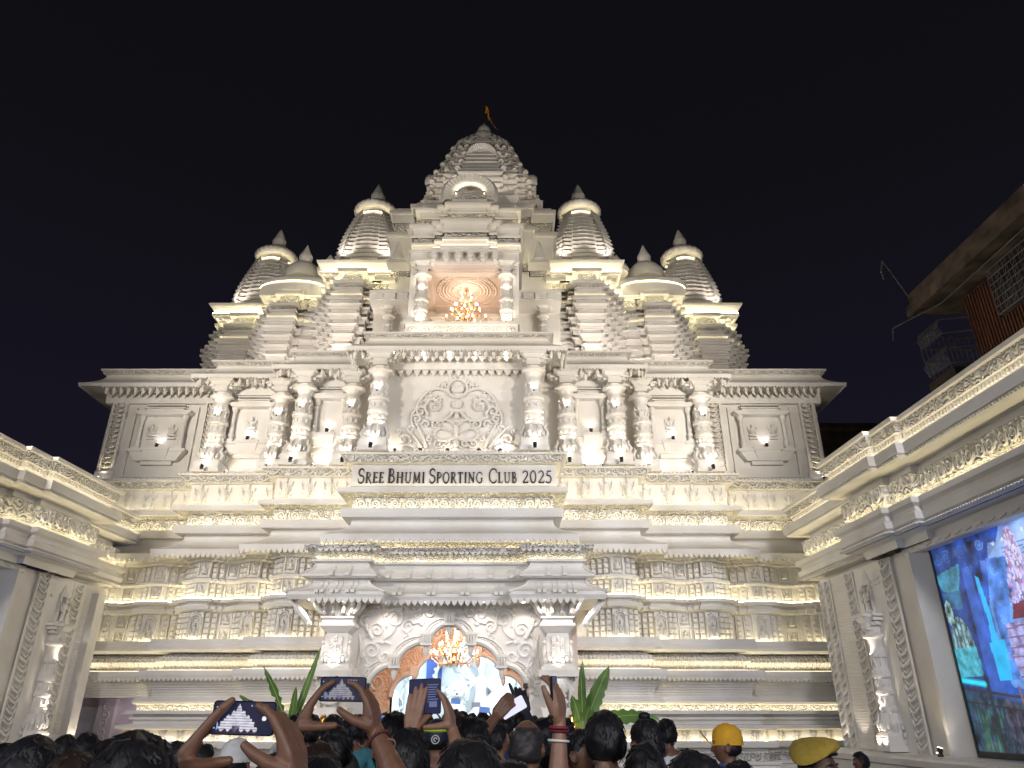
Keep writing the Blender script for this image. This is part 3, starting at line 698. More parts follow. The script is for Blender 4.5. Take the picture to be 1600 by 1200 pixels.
def slab(z, o, t=.14, dy=0): return [(z, o-.16, dy), (z, o, dy), (z+t*.7, o+.02, dy), (z+t, o, dy), (z+t, o-.2, dy)]
cp = ratha(0, 21.62, [(.85,0),(1.15,.16),(2.02,.34)], 25)
course_stack('canopy_tiers', cp, [
 ('course','plaster', slab(17.0,.05,.14)), ('course','plaster', [(17.1,-.12),(17.45,-.06,.05),(17.47,.0,.05),(17.56,.0,.05),(17.58,-.08,.08)]),
 ('carved_course','carvedfine', [(17.58,-.08,.08),(17.8,-.06,.1)]), ('course','plaster', [(17.8,.0,.1),(17.9,.02,.1),(17.92,-.1,.12),(18.28,-.02,.15)]),
 ('course','plaster', slab(18.28,.10,.15,.15)), ('course','plaster', [(18.42,-.18,.3),(18.7,-.15,.4)]), ('carved_course','carvedfine', [(18.7,-.2,.4),(19.05,-.16,.5)]),
 ('course','plaster', [(19.05,-.1,.5),(19.12,-.1,.5),(19.15,-.2,.6),(19.5,-.15,.7)]), ('course','plaster', slab(19.5,.02,.16,.7)),
 ('course','plaster', [(19.66,-.2,.95),(19.9,-.2,1.0),(19.9,-.1,1.0),(20.0,-.1,1.0),(20.0,-.25,1.2),(20.3,-.25,1.3),(20.3,-.15,1.3),(20.42,-.15,1.3),(20.42,-.6,1.8)])])
tp('led_strip', MB().sweep(cp, [(18.46,.02,.24),(18.46,.06,.24),(18.49,.06,.24),(18.49,.02,.24),(18.46,.02,.24)]), 'strip')
tp('led_strip', MB().sweep(cp, [(17.16,-.02),(17.16,.01),(17.18,.01),(17.18,-.02),(17.16,-.02)]), 'stripdim')
op = [(-3.45,30),(-3.45,25.2),(-2.5,25.2),(-2.5,24.8),(2.5,24.8),(2.5,25.2),(3.45,25.2),(3.45,30)]
course_stack('shoulder_tiers', op, [
 ('course','plaster', [(13,-.1),(18.2,-.1)]), ('course','carvedfine', [(18.2,-.05),(18.6,-.05)]), ('course','plaster', [(18.6,-.1),(19.8,.0),(20.1,.05)]),
 ('course','plaster', slab(20.1,.16,.2)), ('course','plaster', [(20.3,-.15,.2),(20.7,-.12,.25)]), ('carved_course','carvedfine', [(20.7,-.1,.25),(21.1,-.06,.3)]), ('course','plaster', [(21.1,.0,.3),(21.4,.05,.3),(21.5,.05,.3)]),
 ('course','plaster', slab(21.5,.14,.2,.3)), ('course','plaster', [(21.7,-.1,.8),(22.2,-.1,.9),(22.2,.0,.9),(22.35,.0,.9),(22.35,-.2,1.6),(22.9,-.2,1.7),(22.9,-.1,1.7),(23.05,-.1,1.7),(23.05,-.3,2.6),(23.7,-.3,2.8),(23.7,-.2,2.8),(23.9,-.2,2.8),(23.9,-.4,3.6),(24.7,-.4,3.8),(24.7,-.3,3.8),(24.9,-.3,3.8),(24.9,-.5,4.4),(25.8,-.5,4.6),(26.2,-.4,4.7)])])
tp('led_strip', MB().sweep(op, [(20.31,-.02,.1),(20.31,.02,.1),(20.34,.02,.1),(20.34,-.02,.1),(20.31,-.02,.1)]), 'stripdim')
# ---- wing tiers: three bays a side, coursed and stepped in plan
def roof_ledge(cx, y, h, z, yb):
    P_ = ratha(cx, y, [(h,0)], yb)
    tp('roof_ledge', MB().sweep(P_, [(z-.1,-.2),(z,-.16),(z,-.04),(z+.10,-.04),(z+.12,-.10)]+[(z+.12+.36*t, -.10+.22*(1-cos(t*pi/2))) for t in [i/6 for i in range(7)]]+[(z+.56,.14),(z+.56,-.6)]))
    tp('led_strip', MB().sweep(P_, [(z+.105,-.08),(z+.105,-.05),(z+.125,-.05),(z+.125,-.08),(z+.105,-.08)]), 'stripup')
def bay_bands(top, zo=0):
    B = []; z = 13.0
    n = 8
    for i in range(n):
        o = -.55+.62*(i/(n-1))**.8; h = .40
        B.append(('course', 'courses' if i % 2 else 'plaster', [(z,o-.12),(z,o),(z+h*.42,o+.01),(z+h*.42,o+.07),(z+h*.56,o+.11),(z+h*.70,o+.07),(z+h*.72,o-.02),(z+h,o-.01)])); z += h
    B += [('course','plaster', slab(16.2,.16,.16)), ('course','plaster', [(16.36,-.02,.08),(16.56,-.0,.1),(16.56,.08,.1),(16.66,.08,.1),(16.66,-.04,.15),(16.86,-.02,.2),(16.86,.05,.2),(16.94,.05,.2),(16.96,-.06,.25)]),
          ('carved_course','carvedfine', [(16.96,-.06,.25),(17.18,-.04,.3)]), ('course','plaster', slab(17.18,.08,.14,.3)), ('course','plaster', [(17.32,-.15,.5),(17.42,-.13,.5)]),
          ('carved_course','carvedfine', [(17.42,-.16,.5),(17.92,-.14,.6)]), ('course','plaster', slab(17.92,.06,.16,.6)),
          ('course','plaster', [(18.08,-.2,.8),(18.2,-.2,.84),(18.22,-1.2,1.6)])]
    B = [(n_, m_, [(q[0]+zo,)+tuple(q[1:]) for q in pr]) for n_, m_, pr in B]
    return B
def strips(path, zo=0):
    for z, o, dy, mt in ((16.34+zo,.03,.02,'stripdim'),(17.30+zo,-.05,.42,'stripup'),(18.06+zo,-.08,.70,'stripup')):
        tp('led_strip', MB().sweep(path, [(z,o,dy),(z,o+.035,dy),(z+.03,o+.035,dy),(z+.03,o,dy),(z,o,dy)]), mt)
ST = [(.52,0),(.76,.34),(1.0,.68),(1.24,1.02),(1.50,1.36)]
st_me = MB(); fig(st_me, 0, 0, 0, .8, True); st_me.box(-.35,.35,-.12,.05,-.12,0); st_me.box(-.30,.30,-.1,.05,.82,.9); st_me.box(-.36,-.26,-.1,.05,0,.82); st_me.box(.26,.36,-.1,.05,0,.82); st_me = st_me.mesh('shrine_figure', M['plaster'])
for m in (-1, 1):
    for cx, yf, top, yb in ((4.72, 23.9, 19.5, 31), (7.75, 25.6, 19.1, 32)):
        P = ratha(cx*m, yf, ST, yb)
        course_stack('roof_bay', P, bay_bands(top)); strips(P); roof_ledge(cx*m, yf+1.1, 1.48, 18.2, yb) if cx < 6 else None
        tput('shrine_figure', st_me, (cx*m, yf+.42, 13.5), scale=(1.1,1,1.1))
        lamp('shrine_lamp', 'SPOT', (cx*m, yf-.25, 13.3), 14, SOFT, (cx*m, yf+.5, 14.0), size=.03, angle=90)
        for s in (-1, 1): lamp('roof_lamp', 'SPOT', (cx*m+s*.9, yf-.75, 13.15), 75, (1,.88,.80), (cx*m+s*.7, yf+.6, 15.6), size=.05, angle=100)
    P = ratha(10.65*m, 28.3, [(.6,0),(.95,.34),(1.3,.68),(1.62,1.0)], 36)
    course_stack('roof_bay', P, bay_bands(19.3, .5)); strips(P, .5); roof_ledge(10.6*m, 29.2, 1.72, 18.68, 36)
    # links between the bays
    P = ratha(6.25*m, 26.0, [(.9,0)], 33); course_stack('roof_link', P, bay_bands(18.9)); strips(P)
    P = ratha(9.2*m, 28.6, [(.8,0)], 33); course_stack('roof_link', P, bay_bands(18.7)); strips(P)
    P = ratha(3.6*m, 24.6, [(.45,0)], 30); course_stack('roof_link', P, bay_bands(18.9)); strips(P)
    # small ribbed dome with a curved gable over the second bay
    gb = MB(); cx = 7.75*m
    for k, (r, y, z0) in enumerate(((1.60,27.0,18.95),(1.50,26.8,18.72),(1.42,26.6,18.48),(1.34,26.4,18.26))):
        gb.prism([(cx-r, z0-.25),(cx+r, z0-.25)]+[(cx+r*cos(t), z0+.40*sin(t)**.8) for t in [pi*i/16 for i in range(17)]], lambda u, v, w: (u, w, v), y, y+1.2)
    tp('curved_gable', gb)
    tp('led_strip', MB().tube([(cx+1.38*cos(t), 26.50, 18.42+.40*sin(t)) for t in [pi*i/16 for i in range(17)]], .018, 4), 'strip')
    sd = MB(); sd.lathe([(.80,19.5),(.86,19.75),(.80,20.0),(.55,20.3),(.34,20.42)], (cx, 27.7, 0), 40, ribs=20, amp=.03)
    d = tp('small_dome', sd); f = MB(); f.lathe([(.30,20.36),(.36,20.46),(.22,20.55),(.30,20.68),(.31,20.85),(.20,21.05),(.16,21.15),(.10,21.3),(.02,21.5)], (cx, 27.7, 0), 20, ribs=10, amp=.04); tp('finial', f, parent=d)
    sd = MB(); sd.lathe([(.45,19.2),(.5,19.4),(.42,19.6),(.2,19.75),(.22,19.85),(.1,20.05),(.02,20.2)], (6.3*m, 26.6, 0), 30, ribs=15, amp=.03); tp('small_dome', sd)
# little pointed lotus by the canopy
lt = MB(); lt.lathe([(.25,17.85),(.22,18.1),(.12,18.5),(.03,18.75)], (2.75, 23.6, 0), 20, ribs=10, amp=.08); lt.frust(2.75, 23.7, 17.65, 17.85, .42,.3,.25,.25); tp('lotus_bud', lt)
lt = MB(); lt.lathe([(.25,17.85),(.22,18.1),(.12,18.5),(.03,18.75)], (-2.75, 23.6, 0), 20, ribs=10, amp=.08); lt.frust(-2.75, 23.7, 17.65, 17.85, .42,.3,.25,.25); tp('lotus_bud', lt)
# ---- spire towers: spire > tiers, ribbed disc, bell, finial
def square_path(h):
    """closed-ish stepped square around the origin, counter-clockwise"""
    c = []
    q = []
    for k in range(4):
        a = k*pi/2
        for x, y in [(-.80,.40),(-.80,.24),(-.62,.24),(-.62,.10),(-.38,.10),(-.38,0),(.38,0),(.38,.10),(.62,.10),(.62,.24),(.80,.24),(.80,.40)]:
            X, Y = x*h, -(h)+y*h*.62
            q.append((X*cos(a)-Y*sin(a), X*sin(a)+Y*cos(a)))
    return q+[q[0], q[1]]
tiers = []
NT = 13; TZ = 3.35
for i in range(NT):
    t = i/(NT-1); h = 1.52*(1-t)+.74*t; h *= 1+.10*sin(pi*t)
    z = TZ*(i/NT); dz = TZ/NT
    mb = MB().sweep(square_path(h), [(z,-.16),(z+dz*.05,.01),(z+dz*.45,.06),(z+dz*.58,.04),(z+dz*.62,-.12),(z+dz*.98,-.16),(z+dz*1.06,-.16)])
    for k in range(4):                                       # corner and centre beads stacked up the spire
        a = k*pi/2
        for u, w in ((0, .30), (-.68, .13), (.68, .13)):
            X, Y = u*h, -h*(1.0 if u == 0 else .90)-.01
            mb.ball((X*cos(a)-Y*sin(a), X*sin(a)+Y*cos(a), z+dz*.5), (w*h if k % 2 == 0 else .09, .09 if k % 2 == 0 else w*h, dz*.36), 6, 4)
    tiers.append(mb.mesh('tier', M['plaster']))
neck = MB(); neck.lathe([(.66,TZ),(.68,TZ+.08),(.62,TZ+.25)], n=24)
neck_me = neck.mesh('neck', M['plaster'])
ring = MB(); ring.lathe([(.60,TZ+.36),(.95,TZ+.32),(1.07,TZ+.42),(1.07,TZ+.52),(.96,TZ+.66),(.72,TZ+.74),(.50,TZ+.76)], n=96, ribs=24, amp=.022); ring_me = ring.mesh('ribbed_disc', M['plaster'], 60)
bell = MB(); bell.lathe([(.46,TZ+.9),(.56,TZ+1.0),(.55,TZ+1.1),(.40,TZ+1.28),(.24,TZ+1.36)], n=72, ribs=18, amp=.03); bell_me = bell.mesh('bell', M['plaster'], 60)
fin = MB(); fin.lathe([(.28,TZ+1.30),(.34,TZ+1.36),(.25,TZ+1.42),(.33,TZ+1.52),(.34,TZ+1.68),(.26,TZ+1.84),(.24,TZ+1.90),(.19,TZ+2.05),(.12,TZ+2.24),(.02,TZ+2.44)], n=36, ribs=9, amp=.05); fin_me = fin.mesh('finial', M['plaster'], 60)
led = MB(); led.tube([(.80*cos(t), .80*sin(t), TZ+.02) for t in [2*pi*i/24 for i in range(25)]], .02, 4); led_me = led.mesh('led_strip', M['strip'])
led2 = MB(); led2.tube([(.62*cos(t), .62*sin(t), TZ+.925) for t in [2*pi*i/24 for i in range(25)]], .015, 4); led2_me = led2.mesh('led_strip', M['strip'])
for m in (-1, 1):
    for cx, cy, z in ((5.02, 29.0, 20.5), (10.45, 31.2, 19.35)):
        o = tput('spire', neck_me, (cx*m, cy, z))
        for tm in tiers: put('tier', tm, o)
        for n_, me, dz_ in (('ribbed_disc', ring_me, 0), ('bell', bell_me, -.16), ('finial', fin_me, -.16), ('led_strip', led_me, 0), ('led_strip', led2_me, -.155)): put(n_, me, o, (0,0,dz_))
        bs = MB(); bs.box(-1.62,1.62,-1.55,1.62,-.5,-.05); bs.box(-1.52,1.52,-1.48,1.52,-.05,.02)
        b_o = put('spire_base', bs.mesh('spire_base', M['plaster']), o)
        for s in (-1, 1): lamp('spire_lamp', 'SPOT', (cx*m+s*1.2, cy-1.95, z+.05), 70, (1.0,.88,.76), (cx*m+s*.5, cy-.9, z+2.4), size=.04, angle=80)
# ---- main tower: stepped roof with bells, ribbed arches and a flag
DY = 33.5
dm = tput('main_tower', MB().lathe([(.3,0),(.62,.05),(.66,.2),(.5,.3)], n=24).mesh('main_tower', M['plaster']), (0, DY, 32.55))
PR = [(3.22,26.0),(3.18,28.1),(2.75,28.9),(2.38,29.9),(2.0,30.9),(1.55,31.8),(1.0,32.45),(.75,32.7)]
def dome_half(z):
    for (h0, z0), (h1, z1) in zip(PR, PR[1:]):
        if z0 <= z <= z1: return h0+(h1-h0)*(z-z0)/(z1-z0)
    return PR[-1][0]
z = 26.0; k = 0
bell_small = MB(); bell_small.lathe([(.13,0),(.15,.04),(.13,.12),(.08,.18),(.03,.22)], n=16, ribs=8, amp=.05); bell_small = bell_small.mesh('roof_bell', M['plaster'], 60)
while z < 32.5:
    h = dome_half(z+.1); dz = .40
    mb = MB().sweep([(x, y) for x, y in square_path(h)], [(z,-.14),(z+.03,.0),(z+.14,.03),(z+.20,-.02),(z+.22,-.12),(z+dz+.02,-.14)])
    put('tier', mb.mesh('tier', M['plaster']), dm, (0, 0, -32.55))
    if k % 2 == 0 and h > .9:
        for sx in (-1, 1):
            for u in (.42, .62, .82):
                put('roof_bell', bell_small, dm, (sx*h*u, -h*(1-.5*max(0,(u-.38))*.6)+.05, z+.2-32.55), scale=(1.1,1.1,1.1))
            for v in (.2, -.3): put('roof_bell', bell_small, dm, (sx*h*.98, h*v-.2, z+.2-32.55), scale=(1.1,1.1,1.1))
    z += dz; k += 1
kal = MB(); kal.lathe([(.66,32.5),(.76,32.65),(.66,32.85),(.82,33.05),(.74,33.4),(.46,33.65),(.34,33.75),(.42,33.9),(.33,34.2),(.12,34.45),(.05,34.62)], (0,0,-32.55), 48, ribs=12, amp=.04)
put('finial', kal.mesh('finial', M['plaster'], 60), dm)
def ribbed_arch(cx, y, z, r0, r1, w=.5):
    mb = MB(); n = 44; vs = []; fs = []
    for i in range(n+1):
        t = -.12*pi+1.24*pi*i/n; rb = .03*(r1-r0) if i % 2 else 0
        for r, yy in ((r0, y+.25),(r0+(r1-r0)*.25, y-.0),(r0+(r1-r0)*.7, y-.12),(r1-rb, y+.05),(r1-rb, y+w)):
            vs.append((cx+r*cos(t), yy-rb*2, z+r*sin(t)*.92))
    for i in range(n):
        for q in range(4): fs.append((i*5+q, i*5+q+1, i*5+q+6, i*5+q+5))
    return mb.add(vs, fs)
ar = tp('front_arch', ribbed_arch(-.02, 23.3, 20.85, .66, 1.18, 1.2))
bx = MB(); bx.box(-.78,.78,23.5,24.6,20.3,21.0); bx.box(-.62,.62,23.35,24.6,20.98,21.08); bx.box(-.9,.9,23.4,24.6,20.3,20.45); tp('arch_panel', bx, 'carvedfine', parent=ar)
tp('led_strip', MB().tube([(.55*cos(t)*1.05, 23.40, 20.95+.55*sin(t)) for t in [pi*i/14 for i in range(15)]], .018, 4), 'strip')
ar2 = tp('upper_arch', ribbed_arch(0, 31.3, 30.2, .42, .95, .9)); bx = MB(); bx.box(-.6,.6,31.45,32.3,29.3,30.3); bx.box(-.95,-.6,31.6,32.3,29.2,29.6); bx.box(.6,.95,31.6,32.3,29.2,29.6); tp('arch_panel', bx, 'plaster', parent=ar2)
for m in (-1, 1):
    sa = MB(); 
    for q in ribbed_arch(0, 0, 0, .35, .85, .8).v: pass
    ra_ = ribbed_arch(0, 0, 0, .35, .85, .8); mt = Matrix.Translation((m*2.95, 32.2, 28.5)) @ Matrix.Rotation(m*pi/2, 4, 'Z'); sa.place(ra_, mt); sa.box(min(m*2.9,m*3.42), max(m*2.9,m*3.42), 32.4, 33.7, 26, 27.9)
    tp('side_arch', sa)
    lamp('tower_lamp', 'SPOT', (m*3.3, 27.6, 23.2), 420, (1.0,.88,.76), (m*1.0, 32, 29.6), size=.1, angle=80)
# ---- flag
fl = thing('flag', 'small saffron pennant on a thin pole at the top of the tallest spire', 'flag', (0, DY, 34.55))
fp = MB(); fp.tube([(0,0,0),(.02,0,.8),(.08,0,1.62)], .022, 6); put('flagpole', fp.mesh('flagpole', M['gold']), fl)
fc = MB(); vs = []; fs = []
for i in range(9):
    t = i/8; x = .08+.30*t+.05*sin(5*t); z = 1.58-.9*t*t-.25*t; w = .62*(1-t)**.8+.03
    for k in range(3): vs.append((x-(.03)*k, .05*sin(6*t+k), z-w*k/2))
for i in range(8):
    for k in range(2): fs.append((i*3+k, i*3+k+1, i*3+k+4, i*3+k+3))
fc.add(vs, fs); put('cloth', fc.mesh('cloth', M['saffron']), fl)
rb = MB(); rb.tube([(.30,0,.62),(.45,0,.2),(.62,.02,-.1),(.85,0,-.45)], [.03,.025,.02,.008], 5, .3); put('streamer', rb.mesh('streamer', M['saffron']), fl)
# ================================================================== entrance porch of the temple
CPATH = [(-3.57,22.2),(-3.57,19.95),(-2.25,19.95),(-2.25,20.4),(2.25,20.4),(2.25,19.95),(3.57,19.95),(3.57,22.2)]
def curve_roof(z0, o0, z1, o1, k=6): return [(z0+(z1-z0)*i/k, o1+(o0-o1)*(1-sin((i/k)*pi/2))) for i in range(k+1)]
low = curve_roof(4.66,.60,5.0,.10); upr = curve_roof(5.15,.34,5.42,.06)
tp('porch_roof', MB().sweep(CPATH, [(4.50,-.02),(4.50,.50),(4.47,.56),(4.58,.62)]+low+[(5.08,.10)]))
tp('porch_upper_roof', MB().sweep(CPATH, [(5.08,.10),(5.06,.28),(5.10,.35)]+upr+[(5.52,.06),(5.52,.16),(5.58,.16),(5.58,.13),(5.54,.12),(5.54,.05),(5.58,.05)]))
tp('porch_frieze', MB().sweep(CPATH, [(5.58,.05),(5.60,.03),(5.82,.26),(5.83,.34),(5.93,.36),(5.93,.02),(6.14,.0)]), 'carvedfine')
tp('porch_fringe', fringe(CPATH[1:-1], .58, 4.49, .17, .14, .16), kind='stuff')
tp('frieze_fringe', fringe(CPATH[1:-1], .32, 5.83, .15, .08, .14, .02), kind='stuff')
tp('led_strip', MB().sweep(CPATH, [(5.09,.30),(5.09,.33),(5.105,.33),(5.105,.30),(5.09,.30)]), 'stripdim') if False else None
tp('led_strip', MB().sweep(CPATH, [(5.935,.08),(5.935,.13),(5.955,.13),(5.955,.08),(5.935,.08)]), 'stripdim')
tp('led_strip', MB().sweep(CPATH, [(5.545,.08),(5.545,.11),(5.56,.11),(5.56,.08),(5.545,.08)]), 'stripdim')
rib = MB(); 
for prof, w in ((low, .05),):
    for i in range(len(prof)-1): rib.add([(-w,-prof[i][1]-.035,prof[i][0]),(w,-prof[i][1]-.035,prof[i][0]),(w,-prof[i+1][1]-.035,prof[i+1][0]),(-w,-prof[i+1][1]-.035,prof[i+1][0]),(-w,-prof[i][1]+.03,prof[i][0]),(w,-prof[i][1]+.03,prof[i][0]),(w,-prof[i+1][1]+.03,prof[i+1][0]),(-w,-prof[i+1][1]+.03,prof[i+1][0])],[(0,1,2,3),(0,3,7,4),(1,5,6,2)])
rib.box(-.07,.07,-.68,-.60,4.62,4.70); rib_me = rib.mesh('roof_rib', M['plaster'])
rib = MB()
for i in range(len(upr)-1):
    w = .05; rib.add([(-w,-upr[i][1]-.03,upr[i][0]),(w,-upr[i][1]-.03,upr[i][0]),(w,-upr[i+1][1]-.03,upr[i+1][0]),(-w,-upr[i+1][1]-.03,upr[i+1][0])],[(0,1,2,3)])
rib.box(-.06,.06,-.40,-.35,5.11,5.19); rib2_me = rib.mesh('roof_rib', M['plaster'])
for m in (-1, 1):
    for dx in (-.42, -.02, .38):
        for q in (-.07, .07): tput('roof_rib', rib_me, (2.9*m+dx+q, 19.95, 0), scale=(.7,1,1))
    for dx in (-.22, .22): tput('roof_rib', rib2_me, (2.9*m+dx, 19.95, 0))
    for x, y in ((2.25*m, 19.95), (3.57*m, 19.95)):
        sx = (1 if x > 0 else -1)*(1 if abs(x) > 3 else -1)
        h = MB(); h.tube([(x+sx*(o+.01), y-o-.01, z+.01) for z, o in low], .04, 6); h.ball((x+sx*.62, y-.62, 4.66), (.06,.06,.05), 6, 4)
        h.tube([(x+sx*(o+.01), y-o-.01, z+.01) for z, o in upr], .03, 6); tp('hip_ridge', h)
for k in range(4):
    for q in (-.07, .07): tput('roof_rib', rib_me, (-1.35+.9*k+q, 20.4, 0), scale=(.7,1,1))
for k in range(7): tput('roof_rib', rib2_me, (-1.68+.56*k, 20.4, 0))
# ---- cusped arch screens
def arch_pts():
    P = [(2.15,0.0)]
    P += [(1.45+.70*cos(t), 2.25+.70*sin(t)) for t in [pi/2*i/8 for i in range(9)]]
    P += [(1.40,2.83)]
    P += [(.62+.78*cos(t), 2.83+.70*sin(t)) for t in [pi/2*i/8 for i in range(9)]]
    P += [(.56,3.42)]
    P += [(.56*cos(t), 3.42+.57*sin(t)) for t in [pi/2*i/8 for i in range(1, 9)]]
    return P
AP = arch_pts(); AFULL = AP+[(-x, z) for x, z in reversed(AP[:-1])]
def spandrel(y, t, top, half, mb):
    for m in (1, -1):
        Q = [(half, 0)]+AP
        vs = []; fs = []
        for x, z in AP: vs += [(m*x, y, z), (m*x, y, top), (m*x, y+t, z), (m*x, y+t, top)]
        for i in range(len(AP)-1):
            q = i*4
            f4 = [(q, q+4, q+5, q+1), (q+2, q+3, q+7, q+6), (q, q+2, q+6, q+4)]
            fs += f4
        mb.add(vs, fs); xa, xb = sorted((m*2.15, m*half)); mb.box(xa, xb, y, y+t, 0, top)
    return mb
sw_ = tp('arch_wall', spandrel(20.55, .5, 4.52, 2.6, MB()))
rim = MB(); rim.tube([(x, 20.53, z) for x, z in AFULL[1:-1]], .085, 8)
rim.tube([(x*1.0+(.16 if x > 0 else -.16)*(0 if abs(x) < .05 else 1), 20.54, z+.13) for x, z in AFULL[1:-1]], .03, 5)
tp('arch_rim', rim, parent=sw_)
bd = MB()
for i in range(len(AFULL)-1):
    (x, z), (x2, z2) = AFULL[i], AFULL[i+1]
    if z < 2: continue
    for t in (.25, .75): bd.ball((x+(x2-x)*t+(.09 if x > 0 else -.09), 20.53, z+(z2-z)*t+.075), (.03,.03,.03), 5, 4)
tp('arch_beads', bd, parent=sw_, kind='stuff')
for x, z in ((0, 3.98), (.60, 3.47), (-.60, 3.47), (1.42, 2.9), (-1.42, 2.9)):
    k = MB(); k.box(x-.13, x+.13, 20.40, 20.6, z-.02, z+.26); k.box(x-.15, x+.15, 20.38, 20.6, z+.22, z+.30); k.box(x-.15, x+.15, 20.38, 20.6, z-.05, z+.01)
    for q in (-.07, 0, .07): k.tube([(x+q, 20.38, z+.03),(x+q, 20.37, z+.12),(x+q, 20.38, z+.2)], .022, 5)
    k.lathe([(.02,-.30),(.07,-.2),(.09,-.08),(.05,0)], (x, 20.55, z-.04), 8)
    tp('arch_block', k, parent=sw_)
YS = 20.54
for m in (1, -1):
    sc = MB()
    def R(pts, a=.05, b=.022): relief(sc, [(m*x, z) for x, z in pts], YS, a, b, 6, .9)
    R(bez((2.35,2.2),(1.9,2.6),(2.2,3.1),12)); R(spiral(2.05,3.28,.25,1.6,-.6,1)); R(spiral(1.70,3.15,.16,1.4,0,-1))
    R(bez((2.3,3.1),(2.45,3.6),(2.1,3.75),12)); R(spiral(1.95,3.82,.24,1.6,-1.2,1)); R(spiral(2.30,4.05,.17,1.4,2.2,-1)); R(bez((2.2,3.8),(2.4,4.2),(2.1,4.35)))
    R(bez((1.75,3.6),(1.4,3.75),(1.45,4.1),12)); R(spiral(1.48,4.12,.27,1.7,.2,1)); R(spiral(1.12,3.90,.19,1.5,2.5,-1)); R(bez((1.7,4.3),(1.3,4.5),(1.0,4.3)))
    R(spiral(.86,4.2,.20,1.5,-.6,-1)); R(spiral(.55,4.28,.13,1.3,2.6,1)); R(bez((1.0,4.0),(.75,4.0),(.62,4.2))); R(spiral(1.75,2.98,.12,1.2,.5,1), .035); R(spiral(2.38,2.62,.14,1.3,2.8,1), .04)
    R(spiral(1.15,3.66,.10,1.2,1.2,1), .03); R(bez((2.42,2.9),(2.3,3.3),(2.42,3.7)), .04); R(bez((1.55,3.45),(1.7,3.55),(1.95,3.5)), .04); R(bez((1.7,3.9),(1.75,4.2),(1.9,4.35)), .04)
    for k in range(6): sc.ball((m*(1.62+.12*k), YS, 4.42-.02*(k % 2)), (.05,.03,.04), 5, 4)
    for x, z in ((1.8,3.5),(2.15,2.9),(1.3,4.35),(.98,4.4),(2.2,4.4),(.75,3.98)): sc.ball((m*x, YS, z), (.08,.04,.06), 6, 4); sc.ball((m*x+.06, YS, z+.06), (.05,.03,.05), 5, 4)
    tp('scroll_carving', sc, parent=sw_)
tp('porch_wall', MB().box(-3.3, -2.6, 20.56, 21.95, 0, 4.5).box(2.6, 3.3, 20.56, 21.95, 0, 4.5))
tp('porch_soffit', MB().box(-3.55, 3.55, 20.42, 21.93, 4.505, 5.6).box(-3.55,-2.27,19.97,20.42,4.505,5.6).box(2.27,3.55,19.97,20.42,4.505,5.6))
